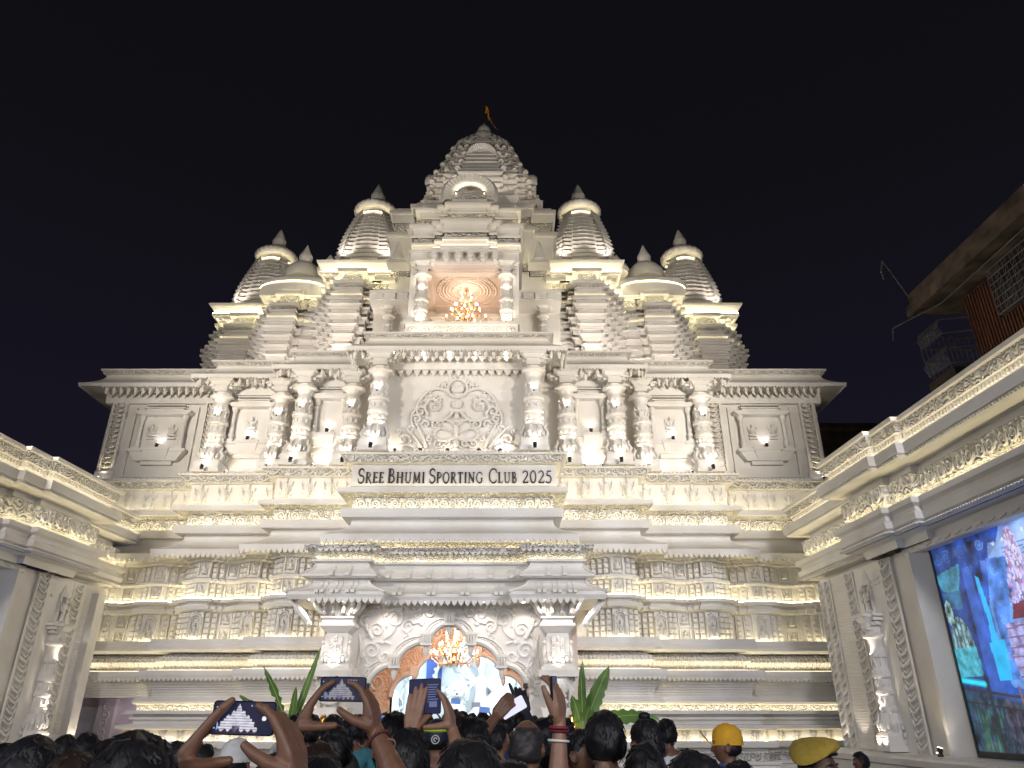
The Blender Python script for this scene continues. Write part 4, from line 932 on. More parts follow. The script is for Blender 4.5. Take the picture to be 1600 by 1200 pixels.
# ---- porch pillars: pillar > base, shaft carving, capital
for m, sd in ((-1, 'left'), (1, 'right')):
    x, y = 2.9*m, 20.3
    s = MB(); s.box(x-.30, x+.30, y-.30, y+.30, 2.9, 3.62)
    p = tp('porch_pillar', s)
    b = MB(); b.box(x-.48,x+.48,y-.48,y+.48,0,.3); b.box(x-.42,x+.42,y-.42,y+.42,.3,1.7); b.frust(x,y,1.7,1.9,.42,.42,.48,.48); b.lathe([(.36,1.9),(.40,2.2),(.50,2.45),(.46,2.62)], (x,y,0), 8)
    b.box(x-.52,x+.52,y-.52,y+.52,2.62,2.78); b.box(x-.44,x+.44,y-.44,y+.44,2.78,2.86); tp('pillar_base', b, parent=p)
    ln = MB(); fig(ln, x, y-.42, 1.9, .62, True); ln.ball((x, y-.5, 2.38), (.2,.16,.2), 8, 6); ln.tube([(x-.28,y-.3,1.95),(x-.3,y-.42,2.3),(x-.16,y-.36,2.55)], [.08,.09,.05], 6); ln.tube([(x+.28,y-.3,1.95),(x+.3,y-.42,2.3),(x+.16,y-.36,2.55)], [.08,.09,.05], 6)
    for q in (-1,1): relief(ln, [(x+q*.25+u, w) for u, w in spiral(0,1.5,.14,1.4,0,q)], y-.43, .035, .015)
    tp('lion_carving', ln, parent=p)
    c = MB(); c.box(x-.40,x+.40,y-.40,y+.40,2.86,2.93)
    for q in (-1, 1):
        for k in range(3): c.ball((x+q*(.12+.11*k), y-.33, 3.0+.05*(k % 2)), (.07,.06,.08), 6, 5)
        relief(c, [(x+q*u, w) for u, w in spiral(.20,3.08,.10,1.3,0,1,14)], y-.32, .03, .012); c.tube([(x+q*.34,y-.2,2.95),(x+q*.36,y-.26,3.2),(x+q*.32,y-.24,3.42)], [.05,.07,.04], 6); c.ball((x+q*.34,y-.26,3.46), .06, 6, 5)
    fig(c, x, y-.33, 3.12, .46); c.box(x-.17,x+.17,y-.34,y-.30,3.1,3.6)
    tp('shaft_carving', c, parent=p)
    k = MB(); k.frust(x,y,3.62,3.70,.30,.30,.26,.26); k.frust(x,y,3.70,3.86,.27,.27,.45,.45); k.box(x-.46,x+.46,y-.46,y+.46,3.86,3.93); k.box(x-.40,x+.40,y-.40,y+.40,3.93,4.06); k.box(x-.44,x+.44,y-.44,y+.44,4.06,4.10)
    k.frust(x,y,4.10,4.5,.30,.30,.42,.42)
    for q in (-.34,-.13,.13,.34): k.tube([(x+q,y-.34,4.12),(x+q*1.05,y-.44,4.2),(x+q*1.1,y-.42,4.36),(x+q*1.2,y-.58,4.48)], [.05,.06,.06,.07], 6)
    for q in (-1, 1): k.tube([(x+q*.34,y-.1,4.12),(x+q*.46,y-.1,4.22),(x+q*.62,y-.1,4.46)], [.06,.08,.06], 6); k.tube([(x+q*.30,y-.30,4.12),(x+q*.52,y-.48,4.26),(x+q*.62,y-.6,4.46)], [.06,.07,.05], 6)
    tp('capital', k, parent=p)
    spotlight(x, y-.75, .3, (x, y-.4, 2.4), 30, f'white uplight at the foot of the {sd} porch pillar', (1,.93,.85), 60)
    lamp('pillar_lamp', 'SPOT', (x, y-.60, 2.80), 9, (1,.9,.85), (x, y-.3, 3.6), size=.03, angle=110)
for i, x in enumerate((-3.6, -2.7, -1.7, -.6, .9, 2.0, 2.6, 3.5)):
    y = 19.6 if abs(x) > 2.2 else 20.1
    k = MB(); k.lathe([(.045,-.012),(.045,.01)], n=12); tput('downlight', k.mesh('downlight', M['downlight']), (x, y, 4.49))
    lamp('downlight_lamp', 'SPOT', (x, y, 4.46), 26, (1,.88,.78), (x, y+.3, 0), size=.04, angle=130)
# side brackets carrying the porch roof ends
for m in (-1, 1):
    k = MB(); k.tube([(3.55*m,19.8,3.85),(3.72*m,19.8,4.05),(3.95*m,19.75,4.3),(4.05*m,19.75,4.48)], [.05,.09,.10,.07], 7); k.ball((3.62*m,19.8,3.9), .09, 7, 5); tp('roof_bracket', k)
# ================================================================== hall behind the arch
hall = MB(); hall.box(-3.5,-3.3,21.1,31,0,5); hall.box(3.3,3.5,21.1,31,0,5); hall.box(-3.5,3.5,21.1,31,4.62,4.8)
tp('hall_wall', hall, 'pink')
for y, nm in ((24.9, 'inner_arch'),):
    w = tp(nm, spandrel(y, .4, 4.6, 3.3, MB()), 'terracotta'); r2 = MB(); r2.tube([(x, y-.03, z) for x, z in AFULL[1:-1]], .085, 7)
    for m in (1,-1):
        for q in ((2.1,3.3,.28),(1.3,3.95,.28),(.75,4.2,.2),(2.6,2.7,.25),(2.7,3.9,.3)): relief(r2, [(m*u, v) for u, v in spiral(q[0],q[1],q[2],1.5,0,m)], y-.02, .05, .02)
    tp('arch_rim', r2, 'pink', parent=w)
    for x, z in ((0, 3.98), (.60, 3.47), (-.60, 3.47), (1.42, 2.9), (-1.42, 2.9)):
        k = MB(); k.box(x-.13, x+.13, y-.14, y, z-.02, z+.26); k.lathe([(.02,-.30),(.07,-.2),(.09,-.08),(.05,0)], (x, y+.02, z-.04), 8); tp('arch_block', k, 'pink', parent=w)
lamp('hall_lamp', 'AREA', (0, 21.9, 4.5), 150, (1.0,.78,.62), (0, 24.9, 3.0), size=1.4)
lamp('hall_lamp', 'AREA', (0, 26.0, 4.5), 30, (1.0,.70,.5), (0, 27.6, 2.6), size=1.6)
M['idol'] = plain('white_painted_clay', (.80, .82, .82), .45)
M['bluecloth'] = plain('blue_backdrop_cloth', (.10, .18, .55), .7)
M['dark'] = plain('dark_paint', (.02,.02,.03), .5)
bk = MB(); bk.box(-4.4,4.4,31.2,31.4,0,5); bo = tp('stage_backdrop', bk, 'idol')
for q in ((-1.72,-1.12,2.0,4.3),(1.0,1.25,2.4,3.9),(2.2,2.35,1.4,3.2)): tp('blue_panel', MB().box(q[0],q[1],31.05,31.19,q[2],q[3]), 'bluecloth', parent=bo)
ds = MB()
for (x, z, r, t, a) in ((-.4,3.5,.40,1.6,0),(.4,3.6,.30,1.5,2),(-2.4,3.2,.35,1.5,1),(2.0,3.4,.4,1.5,3),(-.8,2.6,.25,1.4,.5),(1.6,2.3,.3,1.4,1.7),(-2.6,2.2,.3,1.4,2.2),(-1.9,3.9,.3,1.6,.3),(1.0,4.1,.35,1.6,1.3),(-.2,4.2,.3,1.6,2.3),(2.6,4.0,.35,1.6,.8),(-2.9,3.9,.28,1.6,2.8),(1.5,3.2,.28,1.6,.2),(2.7,2.7,.25,1.6,1.2),(-1.0,3.9,.22,1.5,1.9),(1.3,2.8,.2,1.5,1)):
    ds = MB(); relief(ds, spiral(x,z,r,t,a,1), 31.16, .06, .02); tp('backdrop_scroll', ds, 'idol', parent=bo)
pass
idol = thing('statue_group', 'bright white statue group with a lion and standing goddess on the stage inside the arch', 'statue', (0, 29.4, 0))
def ip(nm, mb, mat='idol'): o = part(nm, mb, M[mat], idol); o.location = (0,-29.4,0); return o
st = MB(); st.box(-3.2,3.2,28.6,31.1,0,.8); ip('stage', st)
gd = MB(); gd.lathe([(.55,1.15),(.42,1.7),(.30,2.3),(.22,2.6),(.30,2.85),(.20,3.05),(.10,3.12)], (.55,29.6,0), 16); gd.ball((.55,29.55,3.3), (.16,.17,.21), 12, 9); gd.lathe([(.17,3.42),(.22,3.5),(.14,3.65),(.02,3.85)], (.55,29.58,0), 14)
for k in range(5):
    for m in (-1, 1): gd.tube([(.55+m*.24,29.6,2.9),(.55+m*(.55+.06*k),29.5,2.55+.28*k),(.55+m*(.75+.05*k),29.4,2.75+.30*k)], [.07,.06,.045], 6); gd.ball((.55+m*(.76+.05*k),29.38,2.8+.30*k), .06, 6, 5)
ip('goddess', gd)
hl = MB(); hl.tube([(-.75+.55*cos(t), 30.6, 3.15+.55*sin(t)) for t in [2*pi*i/30 for i in range(31)]], .07, 7); hl.lathe([(.5,0),(.5,.04)], (0,0,0), 20) if False else None
for k in range(16): a = 2*pi*k/16; hl.ball((-.75+.62*cos(a), 30.6, 3.15+.62*sin(a)), .07, 6, 5)
ip('halo', hl)
lion = MB(); lion.ball((-.3,28.9,2.50), (.27,.25,.27), 14, 10); lion.ball((-.3,28.68,2.42), (.15,.16,.12), 10, 8)
for m in (-1, 1): lion.ball((-.3+m*.2,28.95,2.72), (.07,.05,.08), 8, 6)
lion.lathe([(.36,1.15),(.33,1.7),(.30,2.3)], (-.35,29.2,0), 14)
for k in range(18): a = 2*pi*k/18; lion.tube([(-.3+.24*cos(a),29.0,2.5+.24*sin(a)),(-.3+.38*cos(a),29.08,2.48+.38*sin(a)),(-.3+.42*cos(a+.3),29.15,2.44+.44*sin(a+.3))], [.08,.07,.02], 5)
for m in (-1, 1): lion.tube([(-.3+m*.2,28.9,1.15),(-.3+m*.22,28.85,1.6),(-.3+m*.2,28.95,2.0)], [.09,.08,.1], 7)
lo = ip('lion', lion)
lf = MB()
for m in (-1, 1): lf.ball((-.3+m*.10,28.665+.02,2.56), (.035,.03,.025), 7, 5)
lf.ball((-.3,28.51,2.44), (.05,.03,.035), 7, 5); ip('lion_features', lf, 'dark')
bodyw = MB(); bodyw.tube([(.3,29.0,1.5),(.9,28.9,1.9),(1.4,28.9,2.5),(1.75,29.0,3.0)], [.36,.40,.34,.18], 10); bodyw.tube([(.9,29.1,2.6),(1.3,29.1,3.0),(1.5,29.2,3.5)], [.2,.24,.16], 8); ip('buffalo', bodyw)
for x, h in ((-2.75, 2.9), (-2.2, 3.2), (2.35, 3.1), (1.95, 2.7)):
    a = MB(); a.lathe([(.36,1.15),(.28,1.7),(.2,h-.75),(.24,h-.45),(.10,h-.28)], (x,29.9,0), 12); a.ball((x,29.86,h-.14), (.12,.13,.16), 9, 7); a.lathe([(.13,h-.02),(.1,h+.12),(.02,h+.28)], (x,29.9,0), 9)
    for m in (-1, 1): a.tube([(x+m*.2,29.9,h-.5),(x+m*.34,29.8,h-.85),(x+m*.2,29.6,h-1.0)], [.06,.05,.04], 6)
    ip('attendant', a)
lamp('stage_lamp', 'AREA', (-1.6, 25.9, 4.45), 260, (.60,.84,1.0), (-.6, 30, 2.4), size=1.0)
lamp('stage_lamp', 'AREA', (1.6, 25.9, 4.45), 260, (.60,.84,1.0), (.6, 30, 2.4), size=1.0)
# ---- chandeliers
def chandelier(loc, drop, r, tiers_, label, n):
    o = thing('chandelier', label, 'chandelier', loc)
    s = MB(); s.lathe([(.09,-.06),(.05,-.02),(.03,0)], n=10); s.tube([(0,0,-.04),(0,0,-drop)], .015, 6)
    s.lathe([(.02,-drop-.10),(.10,-drop-.02),(.05,-drop+.1),(.12,-drop+.2),(.04,-drop+.35),(.07,-drop+.5),(.03,-drop+.7)], n=12); put('stem', s.mesh('stem', M['brass']), o)
    for zt, rr, k, ph in tiers_:
        for i in range(k):
            a = 2*pi*(i+ph)/k; R_ = r*rr
            ar_ = MB(); pts = [(0,0,zt),(R_*.35,0,zt-.16),(R_*.72,0,zt-.14),(R_,0,zt+.02)]
            ar_.tube([(x*cos(a), x*sin(a), z) for x, _, z in pts], .014, 5); ar_.lathe([(.02,-.02),(.05,.0),(.045,.02)], (R_*cos(a), R_*sin(a), zt+.03), 8); ar_.lathe([(.014,.02),(.014,.09)], (R_*cos(a), R_*sin(a), zt+.03), 6)
            for dx, L_ in ((.35, .06), (.72, .08), (1.0, .07)): ar_.ball((R_*dx*cos(a), R_*dx*sin(a), zt-.20 if dx < 1 else zt-.05), (.018,.018,L_*.6), 5, 4)
            am = put('arm', ar_.mesh('arm', M['brass']), o)
            b = MB(); b.lathe([(.012,0),(.026,.03),(.022,.06),(.004,.10)], (R_*cos(a), R_*sin(a), zt+.12), 7); put('bulb', b.mesh('bulb', M['bulb']), am)
    lamp('chandelier_lamp', 'POINT', (loc[0], loc[1], loc[2]-drop*.55), n, (1.0,.78,.60), size=.25)
    return o
chandelier((0, 23.2, 16.28), 1.5, .72, [(-1.45,.45,4,.2),(-1.30,1.0,8,0),(-1.0,.72,7,.3),(-.8,.5,6,0),(-.42,.34,4,.5)], 'gilt candle chandelier hanging from the rose ceiling of the high balcony', 45)
chandelier((0.02, 22.4, 4.6), 1.42, .68, [(-1.36,1.0,10,0),(-1.14,.66,7,.3),(-.86,.42,5,0)], 'copper candle chandelier hanging inside the entrance arch', 25)
# small cameras on the arch jambs
for m, sd in ((-1,'left'),(1,'right')):
    o = thing('security_camera', f'small black camera on the {sd} jamb of the entrance arch', 'camera', (2.05*m, 20.4, 2.42))
    b = MB(); b.box(-.06,.06,-.16,.10,-.05,.06); b.box(-.015,.015,.0,.14,-.14,-.04); put('camera_body', b.mesh('camera_body', M['black']), o)
    l = MB(); l.lathe([(.04,0),(.04,.03)], n=10); put('lens', l.mesh('lens', M['black']), o, (0,-.19,0), (pi/2,0,0))
# purple-lit side entrance left of the plinth
se = MB(); se.box(-12.3,-8.0,24.8,25.0,0,2.3); tp('side_entrance_wall', se)
for x in (-10.9, -9.3):
    k = MB(); k.box(x-.26,x+.26,24.6,24.8,.3,2.2)
    for i in range(7): relief(k, [(x+u, w) for u, w in spiral(0,.55+.24*i,.13,1.3,i,1 if i % 2 else -1,14)], 24.59, .035, .015)
    tp('carved_strip', k, 'plaster')
lamp('entrance_lamp', 'POINT', (-9.6, 24.0, 2.0), 10, (.72,.52,.9), size=.1)
# ================================================================== side walls with big screens
M['steel'] = plain('brushed_steel', (.35,.36,.38), .35, 1.0)
rope = MB()
for k in range(2):
    pass
def rope_unit():
    r = MB()
    r.tube([(-.15,-.02,.08),(-.09,-.07,.0),(0,-.10,-.05),(.09,-.07,.0),(.15,-.02,.08)], .032, 5); r.tube([(-.13,-.02,.14),(0,-.06,.04),(.13,-.02,.14)], .022, 5)
    return r
RU = rope_unit()
def side_wall(m, X_, sl, ends, label, shift):
    """m=+1 right, -1 left; X_ + sl*Y is the face; off grows toward the courtyard"""
    o = thing('side_wall', label, 'wall', (X_+sl*14, 14, 0))
    base = Vector(o.location)
    def PT(D, off): return (X_+sl*D-m*off, D)
    def pth(l): 
        l = [PT(D, off) for D, off in l]
        return l if m > 0 else l[::-1]
    def wp(nm, mb, mat='plaster', parent=None, kind=None):
        q = part(nm, mb, M[mat], parent or o, kind)
        if parent is None: q.location = -base
        return q
    D1, D2, D3 = ends
    E0 = 21.0 if m > 0 else 22.0
    FACE = pth([(E0,-.8),(E0,0),(-2,0)])
    CORN = pth([(D3,-.9),(D3,.32),(D2,.32),(D2,.16),(D1,.16),(D1,0),(-2,0)])
    FAR = pth([(E0+.35,-1.0),(E0+.35,-.25),(D3-.3,-.25)])
    def cor(P, k, nm=''):
        z = lambda q: 5.1+(q-5.1)*k
        wp('frieze_bed', MB().sweep(P, [(z(5.12),0),(z(5.30),.05),(z(5.32),.30)]))
        wp('rope_moulding', MB().sweep(P, [(z(5.32),.34),(z(5.35),.40),(z(5.40),.40),(z(5.42),.34),(z(5.46),.42),(z(5.60),.44),(z(5.64),.36),(z(5.74),.36),(z(5.80),.46),(z(5.92),.46),(z(5.92),.42),(z(5.85),.40)]))
        wp('cove', MB().sweep(P, [(z(5.85),.40),(z(5.85),.30),(z(5.95),.16),(z(6.08),.14)]))
        wp('scroll_frieze', MB().sweep(P, [(z(6.08),.14),(z(6.10),.24),(z(6.50),.26),(z(6.54),.20)]), 'carved')
        wp('soffit', MB().sweep(P, [(z(6.54),.20),(z(6.56),.08),(z(6.74),.06),(z(6.74),.50)]))
        wp('upper_cornice', MB().sweep(P, [(z(6.74),.50),(z(6.77),.56),(z(6.82),.54),(z(6.84),.60),(z(7.06),.62),(z(7.06),.58),(z(7.0),.56),(z(7.0),.36)]))
        wp('dentil_band', MB().sweep(P, [(z(7.0),.36),(z(7.34),.36),(z(7.36),.44)]))
        wp('carved_parapet', MB().sweep(P, [(z(7.36),.44),(z(7.40),.46),(z(7.58),.50)]), 'carvedfine')
        wp('coping', MB().sweep(P, [(z(7.58),.50),(z(7.60),.56),(z(7.68),.58),(z(7.70),.3),(z(7.70),-.6)]))
        wp('led_strip', MB().sweep(P, [(z(5.855),.33),(z(5.855),.39),(z(5.88),.39),(z(5.88),.33),(z(5.855),.33)]), 'strip')
        wp('led_strip', MB().sweep(P, [(z(7.005),.48),(z(7.005),.53),(z(7.03),.53),(z(7.03),.48),(z(7.005),.48)]), 'stripdim')
        dn = MB()
        for p, d, L in along(offpath(P, .36), .11, .06):
            nrm = Vector((d.y, -d.x)); a = d*.03; b = nrm*.04
            q = [p-a, p+a, p+a+b, p-a+b]; dn.add([(v.x, v.y, z(7.24)) for v in q]+[(v.x, v.y, z(7.34)) for v in q], [(0,3,2,1),(0,1,5,4),(1,2,6,5),(2,3,7,6),(3,0,4,7)])
        wp('dentils', dn, kind='stuff')
        rb_ = MB()
        for p, d, L in along(offpath(P, .41), .09, .05): rb_.ball((p.x, p.y, z(5.375)), (.045,.045,.03), 5, 4)
        for p, d, L in along(offpath(P, .55), .09, .05): rb_.ball((p.x, p.y, z(6.795)), (.045,.045,.03), 5, 4)
        wp('rope_beads', rb_, kind='stuff')
        # foliage bosses on the frieze
        for p, d, L in along(offpath(P, .25), .62, .35):
            if L < 1.0: continue
            an = atan2(d.y, d.x); q = put('scroll_relief', scroll_me, o, (p.x-base.x, p.y-base.y, z(6.10)), (0,0,an), (.68,1.5,1.0))
    cor(CORN, 1.0); cor(FAR, .93)
    # the wall face around the screen
    S0 = 15.95+shift
    wp('wall_face', MB().sweep(pth([(E0,-.8),(E0,0),(S0+1.35,0)]), [(0,0),(5.14,0)]))
    wp('wall_face', MB().sweep(pth([(S0+1.35,0),(S0+1.35,.0),(S0+1.3,-.04),(S0+.45,-.04)]), [(.95,0),(5.14,0)]))
    wp('jamb', MB().sweep(pth([(S0+.45,-.04),(S0+.42,.10),(S0+.30,.10),(S0+.02,-.22)]), [(.95,0),(5.05,0)]))
    wp('wall_base', MB().sweep(FACE, [(0,.30),(.70,.30),(.74,.42),(.86,.44),(.90,.36),(.96,.36),(.96,-.3)]))
    wp('lintel', MB().sweep(pth([(S0+.6,0),(-2,0)]), [(5.0,-.3),(5.0,.06),(5.14,.06)]))
    lm = MB()
    for i in range(40):
        D = S0+.3-.34*i; pts = []
        for k in range(7):
            t = k/6; x, y = PT(D-.16*t+.05*sin(2*pi*t), .07); pts.append((x, y, 5.03+.075*t))
        lm.tube(pts, [.012,.02,.026,.028,.026,.02,.012], 5)
    wp('lintel_carving', lm, kind='stuff')
    ang = atan2(1, sl) if False else 0
    def rotm(D, off, z):
        # local frame: x along the wall, -y toward the courtyard
        d = Vector((sl, 1)).normalized()*(-1 if m > 0 else 1); n = Vector((d.y, -d.x)); x, y = PT(D, off)
        return Matrix(((d.x, -n.x, 0, x), (d.y, -n.y, 0, y), (0, 0, 1, z), (0, 0, 0, 1)))
    far = 23.2 if m < 0 else 21.6
    for D, w in ((S0+1.45, .20), (S0+3.25 if m > 0 else S0+3.0, .18), (S0+4.50, .13), (S0+4.88, .12))[:4 if m > 0 else 2]:
        st = MB(); z0, z1 = .96, 5.1
        for q in (-1, 1): st.place(MB().box(q*(w+.03)-.03, q*(w+.03)+.03, -.05, .0, z0, z1), rotm(D, 0, 0))
        s_o = wp('rope_strip', st); r = MB(); k = int((z1-z0)/.24)
        for i in range(k): r.place(RU, rotm(D, .0, z0+.12+.24*i) @ Matrix.Diagonal((w/.17,1,1.1,1)))
        wp('rope_rings', r, parent=s_o)
    Dc = S0+2.35
    pl = MB(); pl.place(MB().box(-.62,.62,-.03,0,.96,5.1), rotm(Dc, 0, 0)); wp('pilaster_back', pl)
    # half column in relief with a canopied figure above
    mt = rotm(Dc, .12, .98) @ Matrix.Diagonal((.66,.75,.92,1))
    for nm, me in CM:
        v = [mt @ x.co for x in me.vertices]; b = MB(); b.add(v, [tuple(p.vertices) for p in me.polygons])
        wp('relief_column', b) if nm == 'shaft' else wp('relief_'+nm, b)
    f = MB(); fig(f, 0, -.10, 0, .62); f.box(-.2,.2,-.12,0,-.08,0)
    for q in (-1,1): f.box(q*.20-.03, q*.20+.03, -.1, 0, 0, .62)
    f.lathe([(.24,.62),(.26,.68),(.16,.78),(.10,.9),(.02,1.02)], (0,-.02,0), 8, sq=(1,.5)); b = MB(); b.place(f, rotm(Dc+.1, .0, 4.02)); wp('canopied_figure', b)
    b = MB(); b.place(MB().box(.14,.52,-.06,0,4.6,4.66).box(.14,.52,-.05,0,4.72,4.76).box(-.5,-.3,-.06,0,4.6,4.66), rotm(Dc, 0, 0)); wp('string_course', b)
    mdn = MB(); mdn.tube([(.24*cos(t), -.10, .24*sin(t)) for t in [2*pi*i/20 for i in range(21)]], .05, 6); mdn.ball((0,-.08,0), (.13,.08,.13), 9, 7)
    for i in range(14): a = 2*pi*i/14; mdn.ball((.32*cos(a), -.06, .32*sin(a)), (.05,.04,.05), 5, 4)
    b = MB(); b.place(mdn, rotm(Dc, .0, 1.32)); wp('medallion', b)
    pan = MB().sweep(pth([(S0+4.40,.015),(S0+3.45,.015)]), [(.97,0),(5.1,0)])
    wp('ribbed_panel', pan, 'courses')
    endf = MB(); 
    if m < 0:
        endf.sweep(pth([(22.05,-.8),(22.05,.22),(S0+3.7,.22),(S0+3.7,0)]), [(.5,0),(4.95,0)]); wp('wall_end', endf)
    # lamps on this wall
    sdn = 'right' if m > 0 else 'left'
    def wl(D, off, z, tgt, pw, col=SOFT, an=75):
        a = rotm(D, off, z) @ Vector((0,0,0)); b = rotm(tgt[0], tgt[1], tgt[2]) @ Vector((0,0,0)); lamp('wall_lamp', 'SPOT', tuple(a), pw, col, tuple(b), size=.02, angle=an)
    wl(Dc, .46, 2.98, (Dc, .2, 3.35), 12); wl(Dc, .50, 1.82, (Dc, .2, 2.15), 12); wl(Dc-.18, .60, 1.04, (Dc-.1, .3, 1.5), 9); wl(Dc+.18, .60, 1.04, (Dc+.1, .3, 1.5), 9)
    wl(S0+.3, .45, 1.0, (S0+.4, .0, 2.0), 22, WARM, 80); wl(S0+3.9, .40, 1.0, (S0+3.9, .0, 2.2), 14, SOFT, 70); wl(S0+4.7, .35, .98, (S0+4.7, 0, 1.8), 9, SOFT, 60)
    for D, nm in ((S0+.3, 'beside the screen'), (Dc, 'under the relief column')):
        x, y = PT(D, .37); spotlight(x, y, .965, tuple(rotm(D, .05, 1.9) @ Vector((0,0,0))), 6, f'small uplight on the {sdn} wall base {nm}', SOFT, 70)
    return o, PT, rotm, S0, pth
RW = side_wall(1, 11.5, -.0524, (15.3, 16.2, 17.6), 'long white carved wall on the right with deep cornices around a screen', 0)
LW = side_wall(-1, -11.3, .0354, (17.2, 18.0, 20.1), 'long white carved wall on the left with deep cornices and relief columns', 2.0)
# ---- screens: flat pictures of light on a black frame
EM = {}
def em(name, c, s=1.0):
    if name not in EM:
        m, t, b = new_mat('screen_'+name); b.inputs['Base Color'].default_value = (.01,.01,.012,1); b.inputs['Roughness'].default_value = .35
        n = t.nodes.new('ShaderNodeTexNoise'); n.inputs['Scale'].default_value = 7; n.inputs['Detail'].default_value = 8; n.inputs['Distortion'].default_value = .6
        g = t.nodes.new('ShaderNodeTexCoord'); t.links.new(g.outputs['Object'], n.inputs['Vector'])
        r = t.nodes.new('ShaderNodeValToRGB'); e = r.color_ramp.elements; e[0].position = .35; e[1].position = .68
        e[0].color = (*[x*.72 for x in c], 1); e[1].color = (*[min(1, x*1.2) for x in c], 1)
        t.links.new(n.outputs[0], r.inputs[0]); t.links.new(r.outputs[0], b.inputs['Emission Color']); b.inputs['Emission Strength'].default_value = s
        EM[name] = m
    return EM[name]
def screen(wall, label, width, polys):
    o_, PT, rotm, S0, pth = wall
    m = 1 if PT(0, 1)[0] < PT(0, 0)[0] else -1
    o = thing('led_screen', label, 'screen', (*PT(S0, -.20), 0)); b = Vector(o.location)
    def sp(nm, pts, mat, lay):
        mb = MB(); vs = [rotm(S0-a, -.20+.004*lay, z) @ Vector((0,0,0))-b for a, z in pts]
        if m < 0: vs = vs[::-1]
        if len(vs) > 0: mb.add(vs, [tuple(range(len(vs)))])
        return put(nm, mb.mesh(nm, mat, 0), o)
    fr = MB().sweep(pth([(S0,-.30),(S0,-.18),(S0-.05,-.18),(S0-.05,-.2)] if m > 0 else [(S0,-.30),(S0,-.18),(S0-.05,-.18),(S0-.05,-.2)]), [(.97,0),(5.05,0)])
    fo = part('frame', fr, M['black'], o); fo.location = -b
    f2 = MB().sweep(pth([(S0,-.19),(S0-width,-.19)]), [(.97,0),(1.05,0)]); fo = part('frame', f2, M['black'], o); fo.location = -b
    for i, (nm, pts, mat) in enumerate(polys): sp(nm, pts, mat, i)
    return o
import numpy as np
def pip(A, Z, poly):
    r = np.zeros(A.shape, bool); n = len(poly)
    for i in range(n):
        (x0, y0), (x1, y1) = poly[i], poly[(i+1) % n]
        if y0 == y1: continue
        r ^= ((y0 > Z) != (y1 > Z)) & (A < (x1-x0)*(Z-y0)/(y1-y0)+x0)
    return r
def near(A, Z, pts, w):
    d = np.full(A.shape, 9.0)
    for (x0, y0), (x1, y1) in zip(pts, pts[1:]):
        dx, dy = x1-x0, y1-y0; L = dx*dx+dy*dy+1e-9; t = np.clip(((A-x0)*dx+(Z-y0)*dy)/L, 0, 1); d = np.minimum(d, np.hypot(A-x0-t*dx, Z-y0-t*dy))
    return np.clip(1.5-d/w, 0, 1)
def fbm(A, Z, s, seed=0):
    r = np.random.RandomState(seed); o = np.zeros(A.shape); am = 1.0; tot = 0
    for k in range(5):
        for q in range(4):
            an = r.rand()*6.28; o += am*np.sin(s*(A*np.cos(an)+Z*np.sin(an))+r.rand()*6.28+1.5*np.sin(s*.6*(Z*np.cos(an)-A*np.sin(an)))); 
        tot += am*2.2; am *= .6; s *= 1.9
    return o/tot
def picture_mesh(name, C_, pts):
    """grid of points (rows, cols, 3) with a colour per cell shown as light"""
    R_, K_ = C_.shape[:2]; vs = pts.reshape(-1, 3).tolist(); fs = []; cs = []
    for i in range(R_):
        for k in range(K_): q = i*(K_+1)+k; fs.append((q, q+1, q+K_+2, q+K_+1))
    me = bpy.data.meshes.new(name); me.from_pydata(vs, [], fs); at_ = me.color_attributes.new('picture', 'FLOAT_COLOR', 'CORNER')
    buf = np.ones((R_*K_, 4, 4), np.float32); buf[:, :, :3] = C_.reshape(-1, 1, 3); at_.data.foreach_set('color', buf.ravel()); me.materials.append(M['picture']); return me
m_, t_, b_n = new_mat('lit_picture'); b_n.inputs['Base Color'].default_value = (.01,.01,.012,1); b_n.inputs['Roughness'].default_value = .3
vc = t_.nodes.new('ShaderNodeVertexColor'); vc.layer_name = 'picture'; t_.links.new(vc.outputs[0], b_n.inputs['Emission Color']); b_n.inputs['Emission Strength'].default_value = .85; M['picture'] = m_
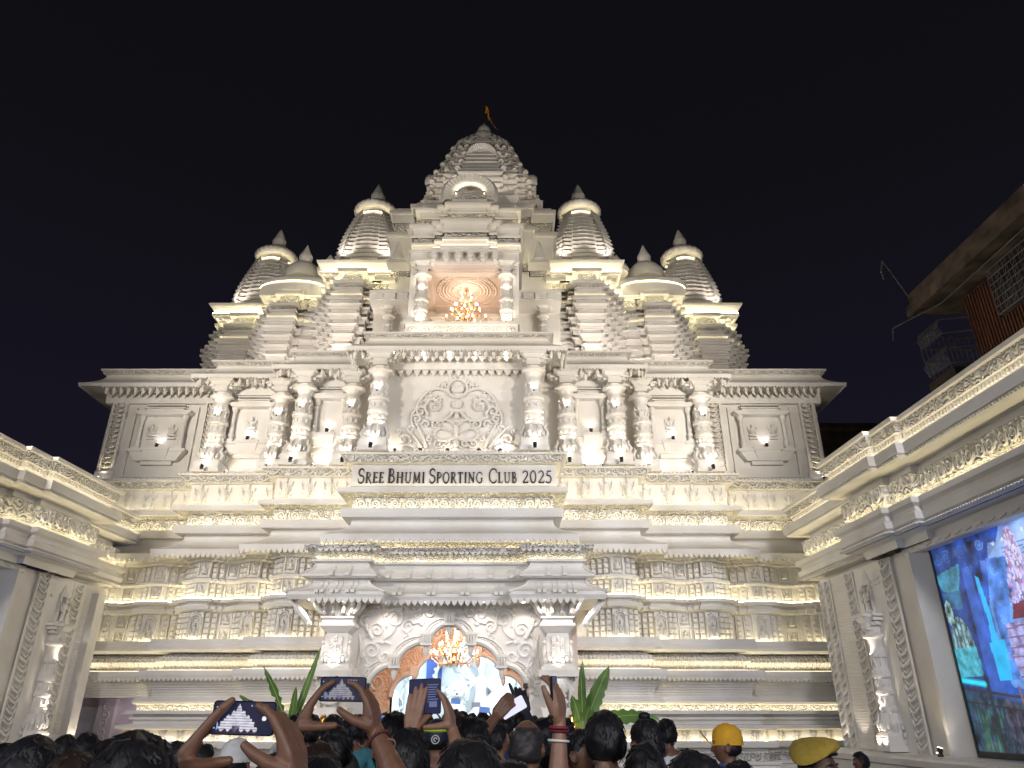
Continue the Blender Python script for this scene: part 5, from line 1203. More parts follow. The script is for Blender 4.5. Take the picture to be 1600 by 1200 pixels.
def interior_picture(W_=8.6, H_=4.0, st=.026):
    K_, R_ = int(W_/st), int(H_/st); A, Z = np.meshgrid((np.arange(K_)+.5)*W_/K_, 1.03+(np.arange(R_)+.5)*H_/R_)
    n1 = fbm(A, Z, 3.0, 1); n2 = fbm(A, Z, 9.0, 2); n3 = fbm(A, Z, 20.0, 3)
    C_ = np.zeros(A.shape+(3,)); 
    def put_(mask, c, var=.35, n=None):
        n = n2 if n is None else n; k = (mask if mask.dtype != bool else mask.astype(float))[..., None]
        C_[:] = C_*(1-k)+k*np.clip(np.array(c)*(1+var*n[..., None]*1.6), 0, 1.4)
    put_(np.ones(A.shape), (.02,.10,.50)); put_(pip(A, Z, [(0,1),(1.1,1),(1.25,5.1),(0,5.1)]), (.012,.045,.22), .6)
    put_(pip(A, Z, [(1.5,2.2),(1.45,3.6),(1.75,4.5),(2.6,4.95),(3.6,5.1),(5,4.8),(5.4,3.6),(5.4,1.6)]), (.13,.34,.85), .25); put_(np.clip(1.3-np.hypot((A-2.9)/1.2, (Z-4.55)/.5), 0, 1), (.42,.58,.95), .2)
    put_(pip(A, Z, [(.8,5.1),(2.35,5.1),(2.1,4.75),(1.86,4.78),(1.75,4.45),(1.52,4.5),(1.45,4.1),(1.22,4.12),(1.2,2.3),(.62,2.3),(.7,3.6)]), (.014,.05,.27), .7)
    put_(pip(A, Z, [(.02,4.45),(.86,4.56),(.78,4.3),(.66,4.06),(.16,4.08),(.06,4.25)]), (.05,.26,.40), .5); put_(pip(A, Z, [(.1,4.07),(.7,4.05),(.66,3.7),(.14,3.72)]), (.02,.12,.26), .6)
    put_(pip(A, Z, [(1.7,4.5),(2.4,4.42),(2.26,3.9),(2.0,3.62),(1.86,3.2),(1.75,2.3),(1.55,2.3),(1.55,3.6)]), (.07,.22,.72), .5)
    put_(pip(A, Z, [(.9,4.45),(1.15,4.45),(1.28,2.0),(.88,2.0)]), (.03,.11,.50), .3); put_(pip(A, Z, [(1.24,4.25),(1.34,4.2),(1.44,3.5),(1.46,2.4),(1.20,2.55),(1.3,3.4)]), (.03,.48,1.0), .12); put_(pip(A, Z, [(1.18,3.0),(1.62,3.02),(1.56,2.3),(1.2,2.3)]), (.02,.50,.98), .15)
    put_(pip(A, Z, [(.03,2.42),(.78,2.42),(.76,2.97),(.02,2.97)]), (.06,.40,.52), .35); put_(np.hypot((A-.38)/.34, (Z-3.0)/.56) < 1, (.20,.34,.38), .9, n3); put_((np.hypot((A-.38)/.34, (Z-3.0)/.56) < 1) & (np.abs(np.sin((A-.38)*26)) > .8), (.06,.14,.18), .4)
    put_(Z < 2.98, C_.mean((0,1)), 0) if False else None
    put_(pip(A, Z, [(.03,2.42),(.78,2.42),(.76,2.97),(.02,2.97)]), (.06,.40,.52), .45, n3); put_(np.hypot((A-.17)/.11, (Z-3.66)/.26) < 1, (.22,.36,.36), .8, n3)
    for k in range(3): put_(np.abs(Z-(2.55+.13*k)) < .012, (.02,.18,.28)) if False else None
    rs = np.random.RandomState(4)
    for a, z, r, t0 in ((.2,4.78,.15,0),(.52,4.75,.15,2),(.8,4.8,.12,4),(.35,4.32,.10,1),(.62,4.3,.10,3),(1.0,4.75,.14,1),(1.3,4.85,.14,3),(1.1,4.4,.13,2),(1.35,4.55,.1,5),(1.6,4.8,.12,0),(1.85,4.25,.13,1),(2.12,4.2,.13,2),(1.95,3.95,.11,3),(1.75,3.7,.09,0),(2.1,3.7,.08,1),(1.72,3.35,.09,2),(1.68,3.0,.08,4),(1.64,2.7,.07,1)):
        k = near(A, Z, spiral(a, z, r, 1.6, t0, 1 if t0 % 2 else -1, 22), .016); put_(k*.5*np.clip(.7+n2, 0, 1), (.20,.46,.95) if a > 1.5 else (.08,.22,.52), .3)
    for k in range(7): put_(np.abs(Z-(4.58-.035*k)-.06*(A-2)) < .010*(A > 2.2), (.10,.26,.7), .2) if k % 2 == 0 else None
    for k in range(5): put_((np.hypot((A-(2.0+.28*k)), Z-(4.72+.03*k)) < .035), (.7,.85,1.0), .1)
    ch = (np.abs(A-2.45) < .10+.34*np.clip((4.9-Z)/1.3, 0, 1)) & (Z < 4.95) & (Z > 3.45+.5*np.abs(A-2.45)); put_(ch*.62, (.46,.34,.66), .8, n3)
    for k in range(160):
        t = rs.rand(); a = 2.45+(rs.rand()-.5)*2*(.08+.34*t); z = 4.9-1.35*t; put_(np.hypot(A-a, (Z-z)*.6) < .014+.012*rs.rand(), (.72,.66,.88) if k % 3 else (.45,.2,.35), .1)
    put_(pip(A, Z, [(1.98,3.32),(2.75,3.36),(2.7,3.62),(2.1,3.6)]), (.16,.03,.06), .3); put_(pip(A, Z, [(1.76,3.28),(3.4,3.36),(3.4,1.6),(1.95,1.8),(1.72,2.7)]), (.34,.34,.66), .5, n3)
    for k in range(9): put_(pip(A, Z, [(1.76,3.28),(3.4,3.36),(3.4,1.6),(1.95,1.8),(1.72,2.7)]) & (np.abs(Z-(3.2-.17*k)-.04*(A-2)) < .016), (.22,.12,.30), .2)
    put_(pip(A, Z, [(3.6,1.5),(4.8,1.5),(4.8,3.2),(4.2,3.9),(3.6,3.2)]), (.5,.55,.8), .5, n3); put_(pip(A, Z, [(5.6,1),(8.6,1),(8.6,5.1),(6.0,5.1)]), (.02,.07,.36), .6)
    fl_ = np.clip((2.22-.13*A-Z)/.12, 0, 1); put_(fl_, (.014,.045,.085), 1.0); put_(np.clip(fl_, 0, 1)*np.clip(n3*1.8, 0, 1), (.03,.10,.14), .5)
    put_(np.clip(1-np.hypot((A-1.35)/.34, (Z-1.55)/.5), 0, 1)**.4*(fl_ > 0), (.05,.045,.085), 1.0, n3); put_(np.clip(near(A, Z, [(.35,1.1),(.48,1.5),(.62,1.78)], .05)+near(A, Z, [(.5,1.1),(.42,1.6),(.36,1.8)], .04)+near(A, Z, [(.7,1.1),(.8,1.5),(1.0,1.7)], .05), 0, 1)*.8, (.03,.14,.08), .6)
    for k in range(26): a = .06+.1*k; put_(near(A, Z, [(a,1.1),(a+.02,1.95-.13*a)], .010)*.85, (.006,.012,.03), .2); put_(near(A, Z, spiral(a+.04, 1.6-.13*a, .05, 1.2, k, 1, 10), .007)*.7, (.008,.02,.04), .2)
    put_(near(A, Z, [(0,2.22),(3.4,1.80)], .026), (.03,.028,.035), .3); put_(near(A, Z, [(0,1.98),(3.4,1.58)], .020), (.02,.02,.03), .3); put_(near(A, Z, [(.78,2.4),(.88,1.05)], .045), (.012,.02,.035), .3); put_(near(A, Z, [(1.66,2.2),(1.74,1.05)], .022), (.28,.12,.06), .3)
    put_(near(A, Z, [(.02,2.37),(.74,2.27)], .045), (.02,.75,.92), .1); put_(Z < 1.09, (.004,.004,.006), .1)
    return np.clip(C_, 0, 1.3), W_, H_
def screen(wall, label, width, C_):
    o_, PT, rotm, S0, pth = wall
    m = 1 if PT(0, 1)[0] < PT(0, 0)[0] else -1
    o = thing('led_screen', label, 'screen', (*PT(S0, -.20), 0)); b = Vector(o.location)
    for nm, pr, zz in (('frame', [(S0,-.30),(S0,-.18),(S0-.05,-.18),(S0-.05,-.21)], [(.97,0),(5.05,0)]), ('bottom_bar', [(S0,-.185),(S0-width,-.185)], [(.97,0),(1.05,0)])):
        fo = part(nm, MB().sweep(pth(pr), zz), M['black'], o); fo.location = -b
    P_, W_, H_ = C_; R_, K_ = P_.shape[:2]; A = np.linspace(0, W_, K_+1); Z = np.linspace(1.03, 1.03+H_, R_+1)
    p0 = np.array(rotm(S0, -.20, 0) @ Vector((0,0,0))-b); p1 = np.array(rotm(S0-1, -.20, 0) @ Vector((0,0,0))-b); g = np.zeros((R_+1, K_+1, 3)); g[:] = p0+(p1-p0)*A[None, :, None]; g[:, :, 2] += Z[:, None]
    put('screen_picture', picture_mesh('screen_picture', P_, g), o)
    return o
PIC = interior_picture()
screen(RW, 'tall bright blue video screen set in the right wall, showing a lit interior', 8.6, PIC)
screen(LW, 'blue video screen set in the left wall, seen only at its edge', 8.6, PIC)
# ================================================================== old house beyond the right wall
M['oldwall'] = plain('stained_old_render', (.055,.04,.032), .9, var=.45, bump=.6, scale=2.2)
M['rust'] = plain('rust_red_corrugated_sheet', (.13,.045,.025), .8, var=.35, bump=.3, scale=6)
M['slab'] = plain('weathered_roof_slab', (.12,.095,.075), .95, var=.6, bump=.8, scale=1.6)
M['grille'] = plain('grey_painted_bars', (.20,.19,.20), .5)
oh = thing('old_house', 'old dark rust-red house with barred windows above the right wall', 'house', (16.5, 16, 0)); ohb = Vector((16.5,16,0))
def HP(D, off, z): return (17.75-.0524*D-off, D, z)      # face of the house, off toward the courtyard
def hp(nm, mb, mat, parent=None, kind=None):
    q = part(nm, mb, M[mat], parent or oh, kind)
    if parent is None: q.location = -ohb
    return q
def hbox(mb, D0, D1, o0, o1, z0, z1):
    v = [HP(D, o, z) for z in (z0, z1) for D, o in ((D0,o0),(D1,o0),(D1,o1),(D0,o1))]
    return mb.add(v, [(0,1,2,3),(7,6,5,4),(0,4,5,1),(1,5,6,2),(2,6,7,3),(3,7,4,0)])
hp('wall', hbox(MB(), 3, 20.6, -4, 0, 0, 14.4), 'oldwall')
hp('roof', hbox(MB(), 2, 21.8, -5, 1.0, 14.4, 15.15), 'slab')
hp('roof', hbox(hbox(MB(), 2, 21.5, -5, .4, 15.15, 15.5), 2, 21.9, .98, 1.12, 14.32, 14.7), 'slab')
cs = MB(); n = 46
for i in range(n):
    D0 = 20.5-.13*i; hbox(cs, D0-.075, D0, 0.0, .10, 11.4, 12.75)
for i in range(10):
    D0 = 20.5-.13*i; hbox(cs, D0-.075, D0, 0.0, .10, 12.75, 14.2)
hp('corrugated_sheet', cs, 'rust')
def grille(D0, D1, z0, z1, off, n, rows, cage=False):
    mb = MB()
    for i in range(n+1):
        D = D0+(D1-D0)*i/n; mb.tube([HP(D,off,z0),HP(D,off,z1)], .014, 4)
    for j in range(rows+1):
        z = z0+(z1-z0)*j/rows; mb.tube([HP(D0,off,z),HP(D1,off,z)], .016, 4)
        if j < rows:
            for i in range(0, n, 2): mb.tube([HP(D0+(D1-D0)*(i+.2)/n,off,z+.2*(z1-z0)/rows),HP(D0+(D1-D0)*(i+.8)/n,off,z+.8*(z1-z0)/rows)], .01, 4)
    if cage:
        for z in (z0, z1):
            for D in (D0, D1): mb.tube([HP(D,0,z),HP(D,off,z)], .02, 4)
    return mb
w1 = hp('window', hbox(MB(), 16.2, 18.9, -.05, .02, 12.75, 14.1), 'dark'); hp('grille', grille(18.9, 16.2, 12.7, 14.2, .38, 16, 6, True), 'grille', parent=w1, kind=None)
w2 = hp('window', hbox(MB(), 11.5, 14.8, -.05, .02, 12.2, 14.1), 'dark'); hp('grille', grille(14.8, 11.5, 12.2, 14.2, .38, 18, 6, True), 'grille', parent=w2)
hp('awning', hbox(MB(), 11, 19.2, 0, .6, 14.22, 14.28), 'slab')
cg = MB()
for zz in (12.0, 12.55, 13.1, 13.6): cg.tube([HP(20.6,.02,zz),HP(20.8,.9,zz),HP(21.9,.9,zz),HP(22.0,-1.5,zz)], .03, 5)
for i in range(14):
    D = 20.75+.085*i
    cg.tube([HP(D,.9,12.0),HP(D,1.05,12.3),HP(D,.9,12.6)], .016, 4); cg.tube([HP(D,.9,13.05),HP(D,1.05,13.3),HP(D,.9,13.6)], .016, 4)
for i in range(14): cg.tube([HP(21.9+.0,.9-.17*i,12.0),HP(21.98,.9-.17*i,12.8),HP(21.95,.9-.17*i,13.6)], .016, 4)
hp('balcony_cage', cg, 'grille'); hp('balcony_floor', hbox(MB(), 20.6, 22.0, -1.5, .95, 11.5, 11.8), 'oldwall')
cl_ = MB(); cl_.tube([HP(22.1,1.6,14.0),HP(20.8,.6,14.25),HP(14,.7,14.3)], .02, 4); cl_.tube([HP(22.1,1.6,14.0),HP(22.4,1.5,13.7)], .02, 4); hp('awning_rail', cl_, 'grille')
hp('back_wall', hbox(MB(), 20.6, 21.6, -4, -1.4, 0, 14.4), 'oldwall')
lamp('house_fill_lamp', 'SPOT', (9.5, 9.0, 8.3), 60, (1.0,.75,.55), (15.8, 18.5, 13.6), size=.3, angle=75)  # unseen fill spot for the old house, no fixture modelled
an = thing('roof_antenna', 'thin bent metal aerial standing at the roof corner of the old house', 'antenna', (15.75, 21.95, 15.15))
am = MB(); am.tube([(0,0,0),(-.25,.1,.9),(-.5,.2,1.7)], .03, 5); am.tube([(-.5,.2,1.7),(-.62,.2,1.2),(-.6,.2,.9)], .03, 5); am.tube([(-.72,.1,1.25),(-.5,.25,1.2)], .02, 4); put('mast', am.mesh('mast', M['grille']), an)
db = thing('far_building', 'plain dark unlit building block far behind the right wall', 'building', (20, 34, 0)); b = MB(); b.box(-5.2,4,-1.5,4,0,14.2); w = put('wall', b.mesh('wall', M['oldwall']), db)
b = MB(); b.box(-5.4,4.2,-1.7,4.2,14.2,14.5); put('roof', b.mesh('roof', M['oldwall']), db)
# ================================================================== banana plants and gilt stands beside the porch
M['leafgreen'] = plain('banana_leaf', (.085,.17,.03), .45, var=.4, scale=3); M['stalk'] = plain('banana_stalk', (.22,.30,.10), .5, var=.2, scale=5)
def banana(loc, leaves, label, h):
    o = thing('banana_plant', label, 'plant', loc)
    s = MB(); s.tube([(0,0,0),(.02,0,h*.5),(0,0,h)], [.10,.085,.05], 9); put('stem', s.mesh('stem', M['stalk']), o)
    for (ax, ay, L_, rise, droop, wd, tear) in leaves:
        mb = MB(); vs = []; fs = []; n = 18; rnd = random.Random(int(L_*1000+ax*77))
        for i in range(n+1):
            t = i/n; c = Vector((ax*L_*t, ay*L_*t, h*.85+rise*t-droop*t*t)); w = wd*(sin(pi*min(1, .06+t*.94))**.65)*(1-.25*t)+.004
            sd = Vector((-ay, ax, 0)); sd = (sd.normalized() if sd.length > .01 else Vector((1,0,0)))
            T_ = Vector((ax*L_, ay*L_, rise-droop*t*2)); sd = (T_.cross(Vector((0,1,0))).normalized()*.85+Vector((0,.5,0))).normalized()
            j1 = 1-tear*rnd.random()*(i % 2); j2 = 1-tear*rnd.random()*(i % 2)
            vs += [tuple(c+sd*w*j1+Vector((0,0,-.03))), tuple(c+sd*w*.5*j1), tuple(c+Vector((0,0,-.015))), tuple(c-sd*w*.5*j2), tuple(c-sd*w*j2+Vector((0,0,-.03)))]
        for i in range(n):
            for k in range(4): fs.append((i*5+k, i*5+k+1, i*5+k+6, i*5+k+5))
        mb.add(vs, fs); lf = put('leaf', mb.mesh('leaf', M['leafgreen'], 60), o)
        r = MB(); r.tube([(ax*L_*i/8, ay*L_*i/8, h*.85+rise*i/8-droop*(i/8)**2-.012) for i in range(9)], [.022-.002*i for i in range(9)], 5); put('leaf_rib', r.mesh('leaf_rib', M['stalk']), lf)
    return o
banana((3.35, 18.6, 0), [(.60,.05,1.15,1.75,.30,.24,.25),(1.0,-.1,1.75,1.1,.80,.24,.5),(-.02,-.2,.5,1.55,.1,.12,.2),(.25,-.3,.6,.75,.2,.2,.2),(-.35,.1,.7,1.2,.4,.18,.3),(.8,-.2,.9,.5,.5,.2,.3),(.12,.3,.5,1.7,.1,.10,.1)], 'banana plant with broad torn leaves right of the entrance', 1.6)
banana((-3.45, 18.6, 0), [(-.75,.0,1.1,1.7,.25,.15,.8),(-1.0,-.1,1.25,.9,.1,.16,.8),(.55,.1,.9,2.0,.1,.13,.1),(.12,-.3,.6,1.2,.2,.14,.2),(.2,-.1,.5,.6,.2,.12,.2)], 'banana plant with ragged leaves left of the entrance', 1.6)
for x, sd in ((3.05, 'right'), (-2.95, 'left')):
    o = thing('gilt_stand', f'gilt scrolled plant stand glowing at the foot of the {sd} porch pillar', 'ornament', (x, 18.9, 0))
    b = MB(); b.lathe([(.25,0),(.2,.08),(.06,.2),(.05,.9),(.16,1.0),(.22,1.2),(.12,1.3)], n=14); put('pedestal', b.mesh('pedestal', M['gold']), o)
    for i in range(9):
        a = 2*pi*i/9; l = MB(); l.tube([(.05*cos(a),.05*sin(a),1.25),(.22*cos(a),.22*sin(a),1.55),(.36*cos(a),.36*sin(a),1.72),(.48*cos(a),.48*sin(a),1.60)], [.02,.05,.04,.01], 6, .4); put('leaf', l.mesh('leaf', M['gold']), o)
        l = MB(); l.tube([(u*cos(a+.3), u*sin(a+.3), w) for u, w in spiral(.26,1.4,.14,1.2,0,1,14)], .014, 5); put('scroll', l.mesh('scroll', M['gold']), o)
    spotlight(x, 18.35, 0.9, (x, 18.9, 1.6), 22, f'warm lamp below the gilt stand of the {sd} porch pillar', (1,.82,.45), 80)
# ================================================================== the crowd
def tone(n, c): return plain(n, c, .5, var=.12, bump=.15, scale=30)
SKIN = [tone('skin_brown', (.165,.080,.048)), tone('skin_tan', (.27,.145,.09)), tone('skin_dark', (.085,.042,.028)), tone('skin_olive', (.22,.12,.075))]
def hair_mat(n, c):
    m, t, b = new_mat(n); b.inputs['Base Color'].default_value = (*c, 1); b.inputs['Roughness'].default_value = .5; b.inputs['Specular IOR Level'].default_value = .35
    g = t.nodes.new('ShaderNodeTexCoord'); mp = t.nodes.new('ShaderNodeMapping'); mp.inputs['Scale'].default_value = (1, 1, .22)
    x = t.nodes.new('ShaderNodeTexNoise'); x.inputs['Scale'].default_value = 130; x.inputs['Detail'].default_value = 3; p = t.nodes.new('ShaderNodeBump'); p.inputs['Strength'].default_value = .5; p.inputs['Distance'].default_value = .004
    t.links.new(g.outputs['Object'], mp.inputs[0]); t.links.new(mp.outputs[0], x.inputs['Vector']); t.links.new(x.outputs[0], p.inputs['Height']); t.links.new(p.outputs[0], b.inputs['Normal'])
    return m
HAIR = [hair_mat('black_hair', (.010,.009,.011)), hair_mat('dark_brown_hair', (.022,.013,.010)), hair_mat('greying_hair', (.035,.032,.033))]
def cloth(n, c): return plain(n, c, .8, var=.18, bump=.4, scale=14)
CL = {k: cloth(k+'_cloth', c) for k, c in dict(navy=(.02,.025,.06), black=(.015,.015,.018), white=(.62,.62,.60), green=(.30,.50,.22), maroon=(.16,.02,.03), blue=(.05,.10,.30), grey=(.18,.18,.19), lime=(.36,.44,.12), pink=(.5,.2,.25), khaki=(.28,.22,.12), purple=(.30,.16,.50), teal=(.04,.18,.22)).items()}
YEL = plain('yellow_cotton', (.72,.38,.02), .75, var=.1, bump=.3, scale=20); OCH = plain('ochre_wool', (.36,.25,.035), .9, var=.12, bump=.4, scale=35)
EYE = plain('eye_white', (.7,.66,.62), .25); IRIS = plain('iris', (.01,.008,.008), .2); LIP = plain('lip', (.12,.045,.035), .5)
def evalmesh(v, ed, f, mods, skin=None):
    me = bpy.data.meshes.new('tmp'); me.from_pydata(v, ed, f); o = bpy.data.objects.new('tmp', me); COL.objects.link(o)
    if skin:
        o.modifiers.new('s', 'SKIN').use_smooth_shade = True
        for i, r in enumerate(skin):
            d = me.skin_vertices[0].data[i]; d.radius = r if hasattr(r, '__len__') else (r, r)
            d.use_root = (i == 0)
    for ty, kw in mods:
        m = o.modifiers.new('m', ty)
        for k, x in kw.items(): setattr(m, k, x)
    dg = bpy.context.evaluated_depsgraph_get(); e_ = bpy.data.meshes.new_from_object(o.evaluated_get(dg))
    mb = MB(); mb.v = [tuple(x.co) for x in e_.vertices]; mb.f = [tuple(p.vertices) for p in e_.polygons]
    bpy.data.objects.remove(o); bpy.data.meshes.remove(me); bpy.data.meshes.remove(e_); return mb
def skinned(nodes, edges, rad, sub=1):
    me = bpy.data.meshes.new('tmp')
    me.from_pydata(nodes, edges, []); o = bpy.data.objects.new('tmp', me); COL.objects.link(o)
    sm = o.modifiers.new('s', 'SKIN'); o.modifiers.new('u', 'SUBSURF').levels = sub
    for i, r in enumerate(rad):
        d = me.skin_vertices[0].data[i]; d.radius = r if hasattr(r, '__len__') else (r, r); d.use_root = i == 0
    dg = bpy.context.evaluated_depsgraph_get(); e_ = bpy.data.meshes.new_from_object(o.evaluated_get(dg))
    mb = MB(); mb.v = [tuple(x.co) for x in e_.vertices]; mb.f = [tuple(p.vertices) for p in e_.polygons]
    bpy.data.objects.remove(o); bpy.data.meshes.remove(me); bpy.data.meshes.remove(e_); return mb
def fuse(mb, vox, sm=4): return evalmesh(mb.v, [], mb.f, [('REMESH', dict(mode='VOXEL', voxel_size=vox)), ('SMOOTH', dict(factor=.5, iterations=sm))])
HZ = 1.595                                                  # centre of the head above the ground, figure 1.72 m tall
G = lambda x, s: math.exp(-(x/s)**2)
def head_pt(t, p, off=0.0):
    z = cos(t); r = sin(t); x = .074*r*sin(p); y = (.092 if cos(p) > 0 else .099)*r*cos(p); zz = z*(.118 if z > 0 else .120)
    if z < 0:
        x *= 1-.26*(-z)**1.5
        if cos(p) < 0 and z < -.25: y *= 1-.50*min(1, (-z-.25)/.7)
    if cos(p) > .2:
        k = 1.0
        y += .024*G(x, .011+.006*max(0, -zz*20))*(max(0, min(1, (.022-zz)/.05)) if zz > -.034 else max(0, 1-(-.034-zz)/.008))
        y -= .010*G(abs(x)-.031, .014)*G(zz-.012, .011)
        y += .005*G(zz-.034, .009)*G(x, .055)
        y += .007*G(x, .022)*(G(zz+.060, .006)+G(zz+.074, .007)); y += .008*G(x, .025)*G(zz+.102, .016); y -= .003*G(zz+.067, .003)*G(x, .022)
    if off:
        n = Vector((x/.0055, y/.0085, zz/.0140)); n.normalize(); x += n.x*off; y += n.y*off; zz += n.z*off
    return (x, y+.012, zz+HZ)
def head_mesh(n=56, m=44):
    vs = [head_pt(.001, 0)]; fs = []
    for i in range(1, m):
        for k in range(n): vs.append(head_pt(pi*i/m, 2*pi*k/n))
    vs.append(head_pt(pi-.001, 0))
    for k in range(n): fs.append((0, 1+k, 1+(k+1) % n))
    for i in range(m-2):
        for k in range(n):
            j = (k+1) % n; fs.append((1+i*n+k, 1+(i+1)*n+k, 1+(i+1)*n+j, 1+i*n+j))
    q = 1+(m-2)*n; t = len(vs)-1
    for k in range(n): fs.append((q+k, t, q+(k+1) % n))
    mb = MB().add(vs, fs)
    for s in (-1, 1):
        mb.ball((s*.078, .004, HZ-.012), (.010,.020,.033), 10, 8); mb.tube([(s*.084, .012, HZ-.035),(s*.092, -.012, HZ-.022),(s*.094, -.018, HZ+.002),(s*.090, -.008, HZ+.020),(s*.083, .010, HZ+.018)], .006, 6)
    return mb
def hair_mesh(seed, style='short', tufts=260):
    rnd = random.Random(seed); n, m = 44, 30; vs = []; fs = []; idx = {}
    def line(p):                                             # lowest polar angle the hair reaches at azimuth p
        c = cos(p)
        if style == 'bun': lo = .46+.30*(1-c)/2*2.0; return min(lo*pi*.74, 2.25) if c > 0 else 2.15
        if c > .55: return .98-.10*(c-.55)
        if c > -.1: return 1.0+(.55-c)*1.15
        return {'short': 2.18, 'fade': 1.80, 'round': 2.30, 'bald': 2.15}[style]
    def th(t, p):
        base = {'short': .020, 'fade': .012, 'round': .026, 'bun': .020, 'bald': .010}[style]
        d = base+.010*noise.noise(Vector((sin(t)*sin(p)*3+seed, sin(t)*cos(p)*3, cos(t)*3)))+.004*noise.noise(Vector((sin(t)*sin(p)*11+seed, sin(t)*cos(p)*11, cos(t)*11)))
        if style == 'fade': d *= max(.15, min(1, (1.35-t)/.5))
        if style == 'bald': d *= 0.0 if t < .95 else 1
        e_ = line(p)-t
        return max(.001, d)*min(1, max(0, e_)/.22)-(0.004 if e_ < .03 else 0)
    for i in range(m+1):
        for k in range(n):
            p = 2*pi*k/n; t0 = .75 if style == 'bald' else .001; t = t0+(max(line(p), t0+.01)-t0)*i/m
            vs.append(head_pt(t, p, th(t, p)))
    for i in range(m):
        for k in range(n): j = (k+1) % n; fs.append((i*n+k, (i+1)*n+k, (i+1)*n+j, i*n+j))
    mb = MB().add(vs, fs)
    if style != 'bald':
        for q in range(tufts):
            t = math.acos(1-rnd.random()*1.5); p = rnd.random()*2*pi
            if t > line(p)-.1: continue
            L_ = (.008 if style in ('short','round') else .005)*(.6+rnd.random()); o = th(t, p)-.004
            a = Vector(head_pt(t, p, o)); b = Vector(head_pt(min(t+.10+rnd.random()*.10, 3), p+rnd.uniform(-.2,.2), o+L_*.7)); c = Vector(head_pt(min(t+.2+rnd.random()*.2, 3.0), p+rnd.uniform(-.35,.35), o+L_*(.5+rnd.random()*.7)))
            mb.tube([a, b, c], [.004,.003,.0006], 3)
        if style == 'fade' and seed % 2: mb.ball((.0, .03, HZ+.135), (.03,.035,.02), 8, 6)
        if style == 'bun': mb.ball((0, -.105, HZ-.01), (.045,.045,.05), 10, 8)
    return mb.mesh('hair', HAIR[0], 60)
def hand(W, d, n, l, curl=(.35,.35,.35,.35), thumb=(.5,.7,.35), tcurl=.25, spread=.06, sc=1.0, bend=None):
    """open hand from the wrist W: d along it, n the way the palm faces, l toward the thumb"""
    d, n, l = Vector(d).normalized(), Vector(n).normalized(), Vector(l).normalized(); W = Vector(W); mb = MB()
    for i, (lo, ba, le) in enumerate(((.030,.088,(.042,.026,.021)),(.010,.092,(.046,.030,.023)),(-.011,.087,(.043,.028,.022)),(-.030,.078,(.034,.021,.019)))):
        b = W+(d*ba+l*lo)*sc; pts = [W+(l*lo*.55+d*.005)*sc, W+(d*ba*.55+l*lo*.85-n*.004)*sc, b]; a = 0; p = b; cu = curl[i]
        dd = (d+l*spread*(1.5-i)).normalized()
        for s, L_ in enumerate(le):
            a += cu*(1.0 if s else .8); v = dd*cos(a)+n*sin(a); p = p+v*L_*sc; pts.append(p)
        r = [.0160,.0148,.0124,.0110,.0100,.0082]; k = .9 if i == 3 else 1
        mb.tube(pts, [x*sc*k for x in r], 10)
        for q in pts[2:]: mb.ball(q, r[3]*sc*k*1.04 if q is not pts[-1] else r[5]*sc*k*1.02, 8, 6)
    mb.tube([W+(d*.0-l*.004)*sc, W+(d*.03-l*.004+n*.004)*sc, W+(d*.075+l*.002+n*.002)*sc], [.020*sc,.0195*sc,.0155*sc], 10)
    mb.tube([W+l*.012*sc, W+(d*.026+l*.024+n*.008)*sc, W+(d*.05+l*.028+n*.006)*sc, W+(d*.084+l*.030)*sc], [.019*sc,.0185*sc,.014*sc,.0125*sc], 10)
    t = Vector(thumb); v = (d*t[0]+l*t[1]+n*t[2]).normalized(); p = W+(d*.022+l*.026+n*.006)*sc; pts = [W+(d*.0+l*.010)*sc, p]
    tw = d*.9+n*.25-l*.15
    for s, L_ in enumerate((.044,.034,.026)):
        p = p+v*L_*sc; pts.append(p); v = (v+tw.normalized()*tcurl).normalized()
    mb.tube(pts, [.0185*sc,.0195*sc,.0150*sc,.0132*sc,.0102*sc], 10); mb.ball(pts[-1], .0104*sc, 8, 6); mb.ball(pts[2], .0152*sc, 8, 6)
    return mb
def arm_mesh(S, E, Wr, hd, thick=1.0):
    S, E, Wr = Vector(S), Vector(E), Vector(Wr); mb = MB(); v = (Wr-E)
    mb.tube([S, S.lerp(E, .35), S.lerp(E, .8), E], [.052*thick,.048*thick,.042*thick,.040*thick], 14)
    mb.ball(E, .040*thick, 12, 9)
    mb.tube([E, E+v*.25, E+v*.6, E+v*.88, Wr], [.040*thick,.043*thick,.035*thick,.0275*thick,.0265*thick], 14, 1.0)
    mb.ball(Wr, .0265*thick, 10, 8)
    mb.add(hd.v, hd.f); return fuse(mb, .0042, 3)
def torso_nodes(): return [(0,0,.95),(0,.0,1.10),(0,0,1.27),(0,-.01,1.40),(0,-.005,1.475),(0,.0,1.53)], [(.145,.105),(.130,.095),(.150,.105),(.115,.085),(.058,.055),(.054,.052)]
LEGN = [(-.09,0,.90),(-.10,.01,.50),(-.10,-.02,.08),(-.11,.12,.035),(.09,0,.90),(.10,.01,.50),(.10,-.02,.08),(.11,.12,.035)]
LEGR = [.088,.058,.040,.036]*2
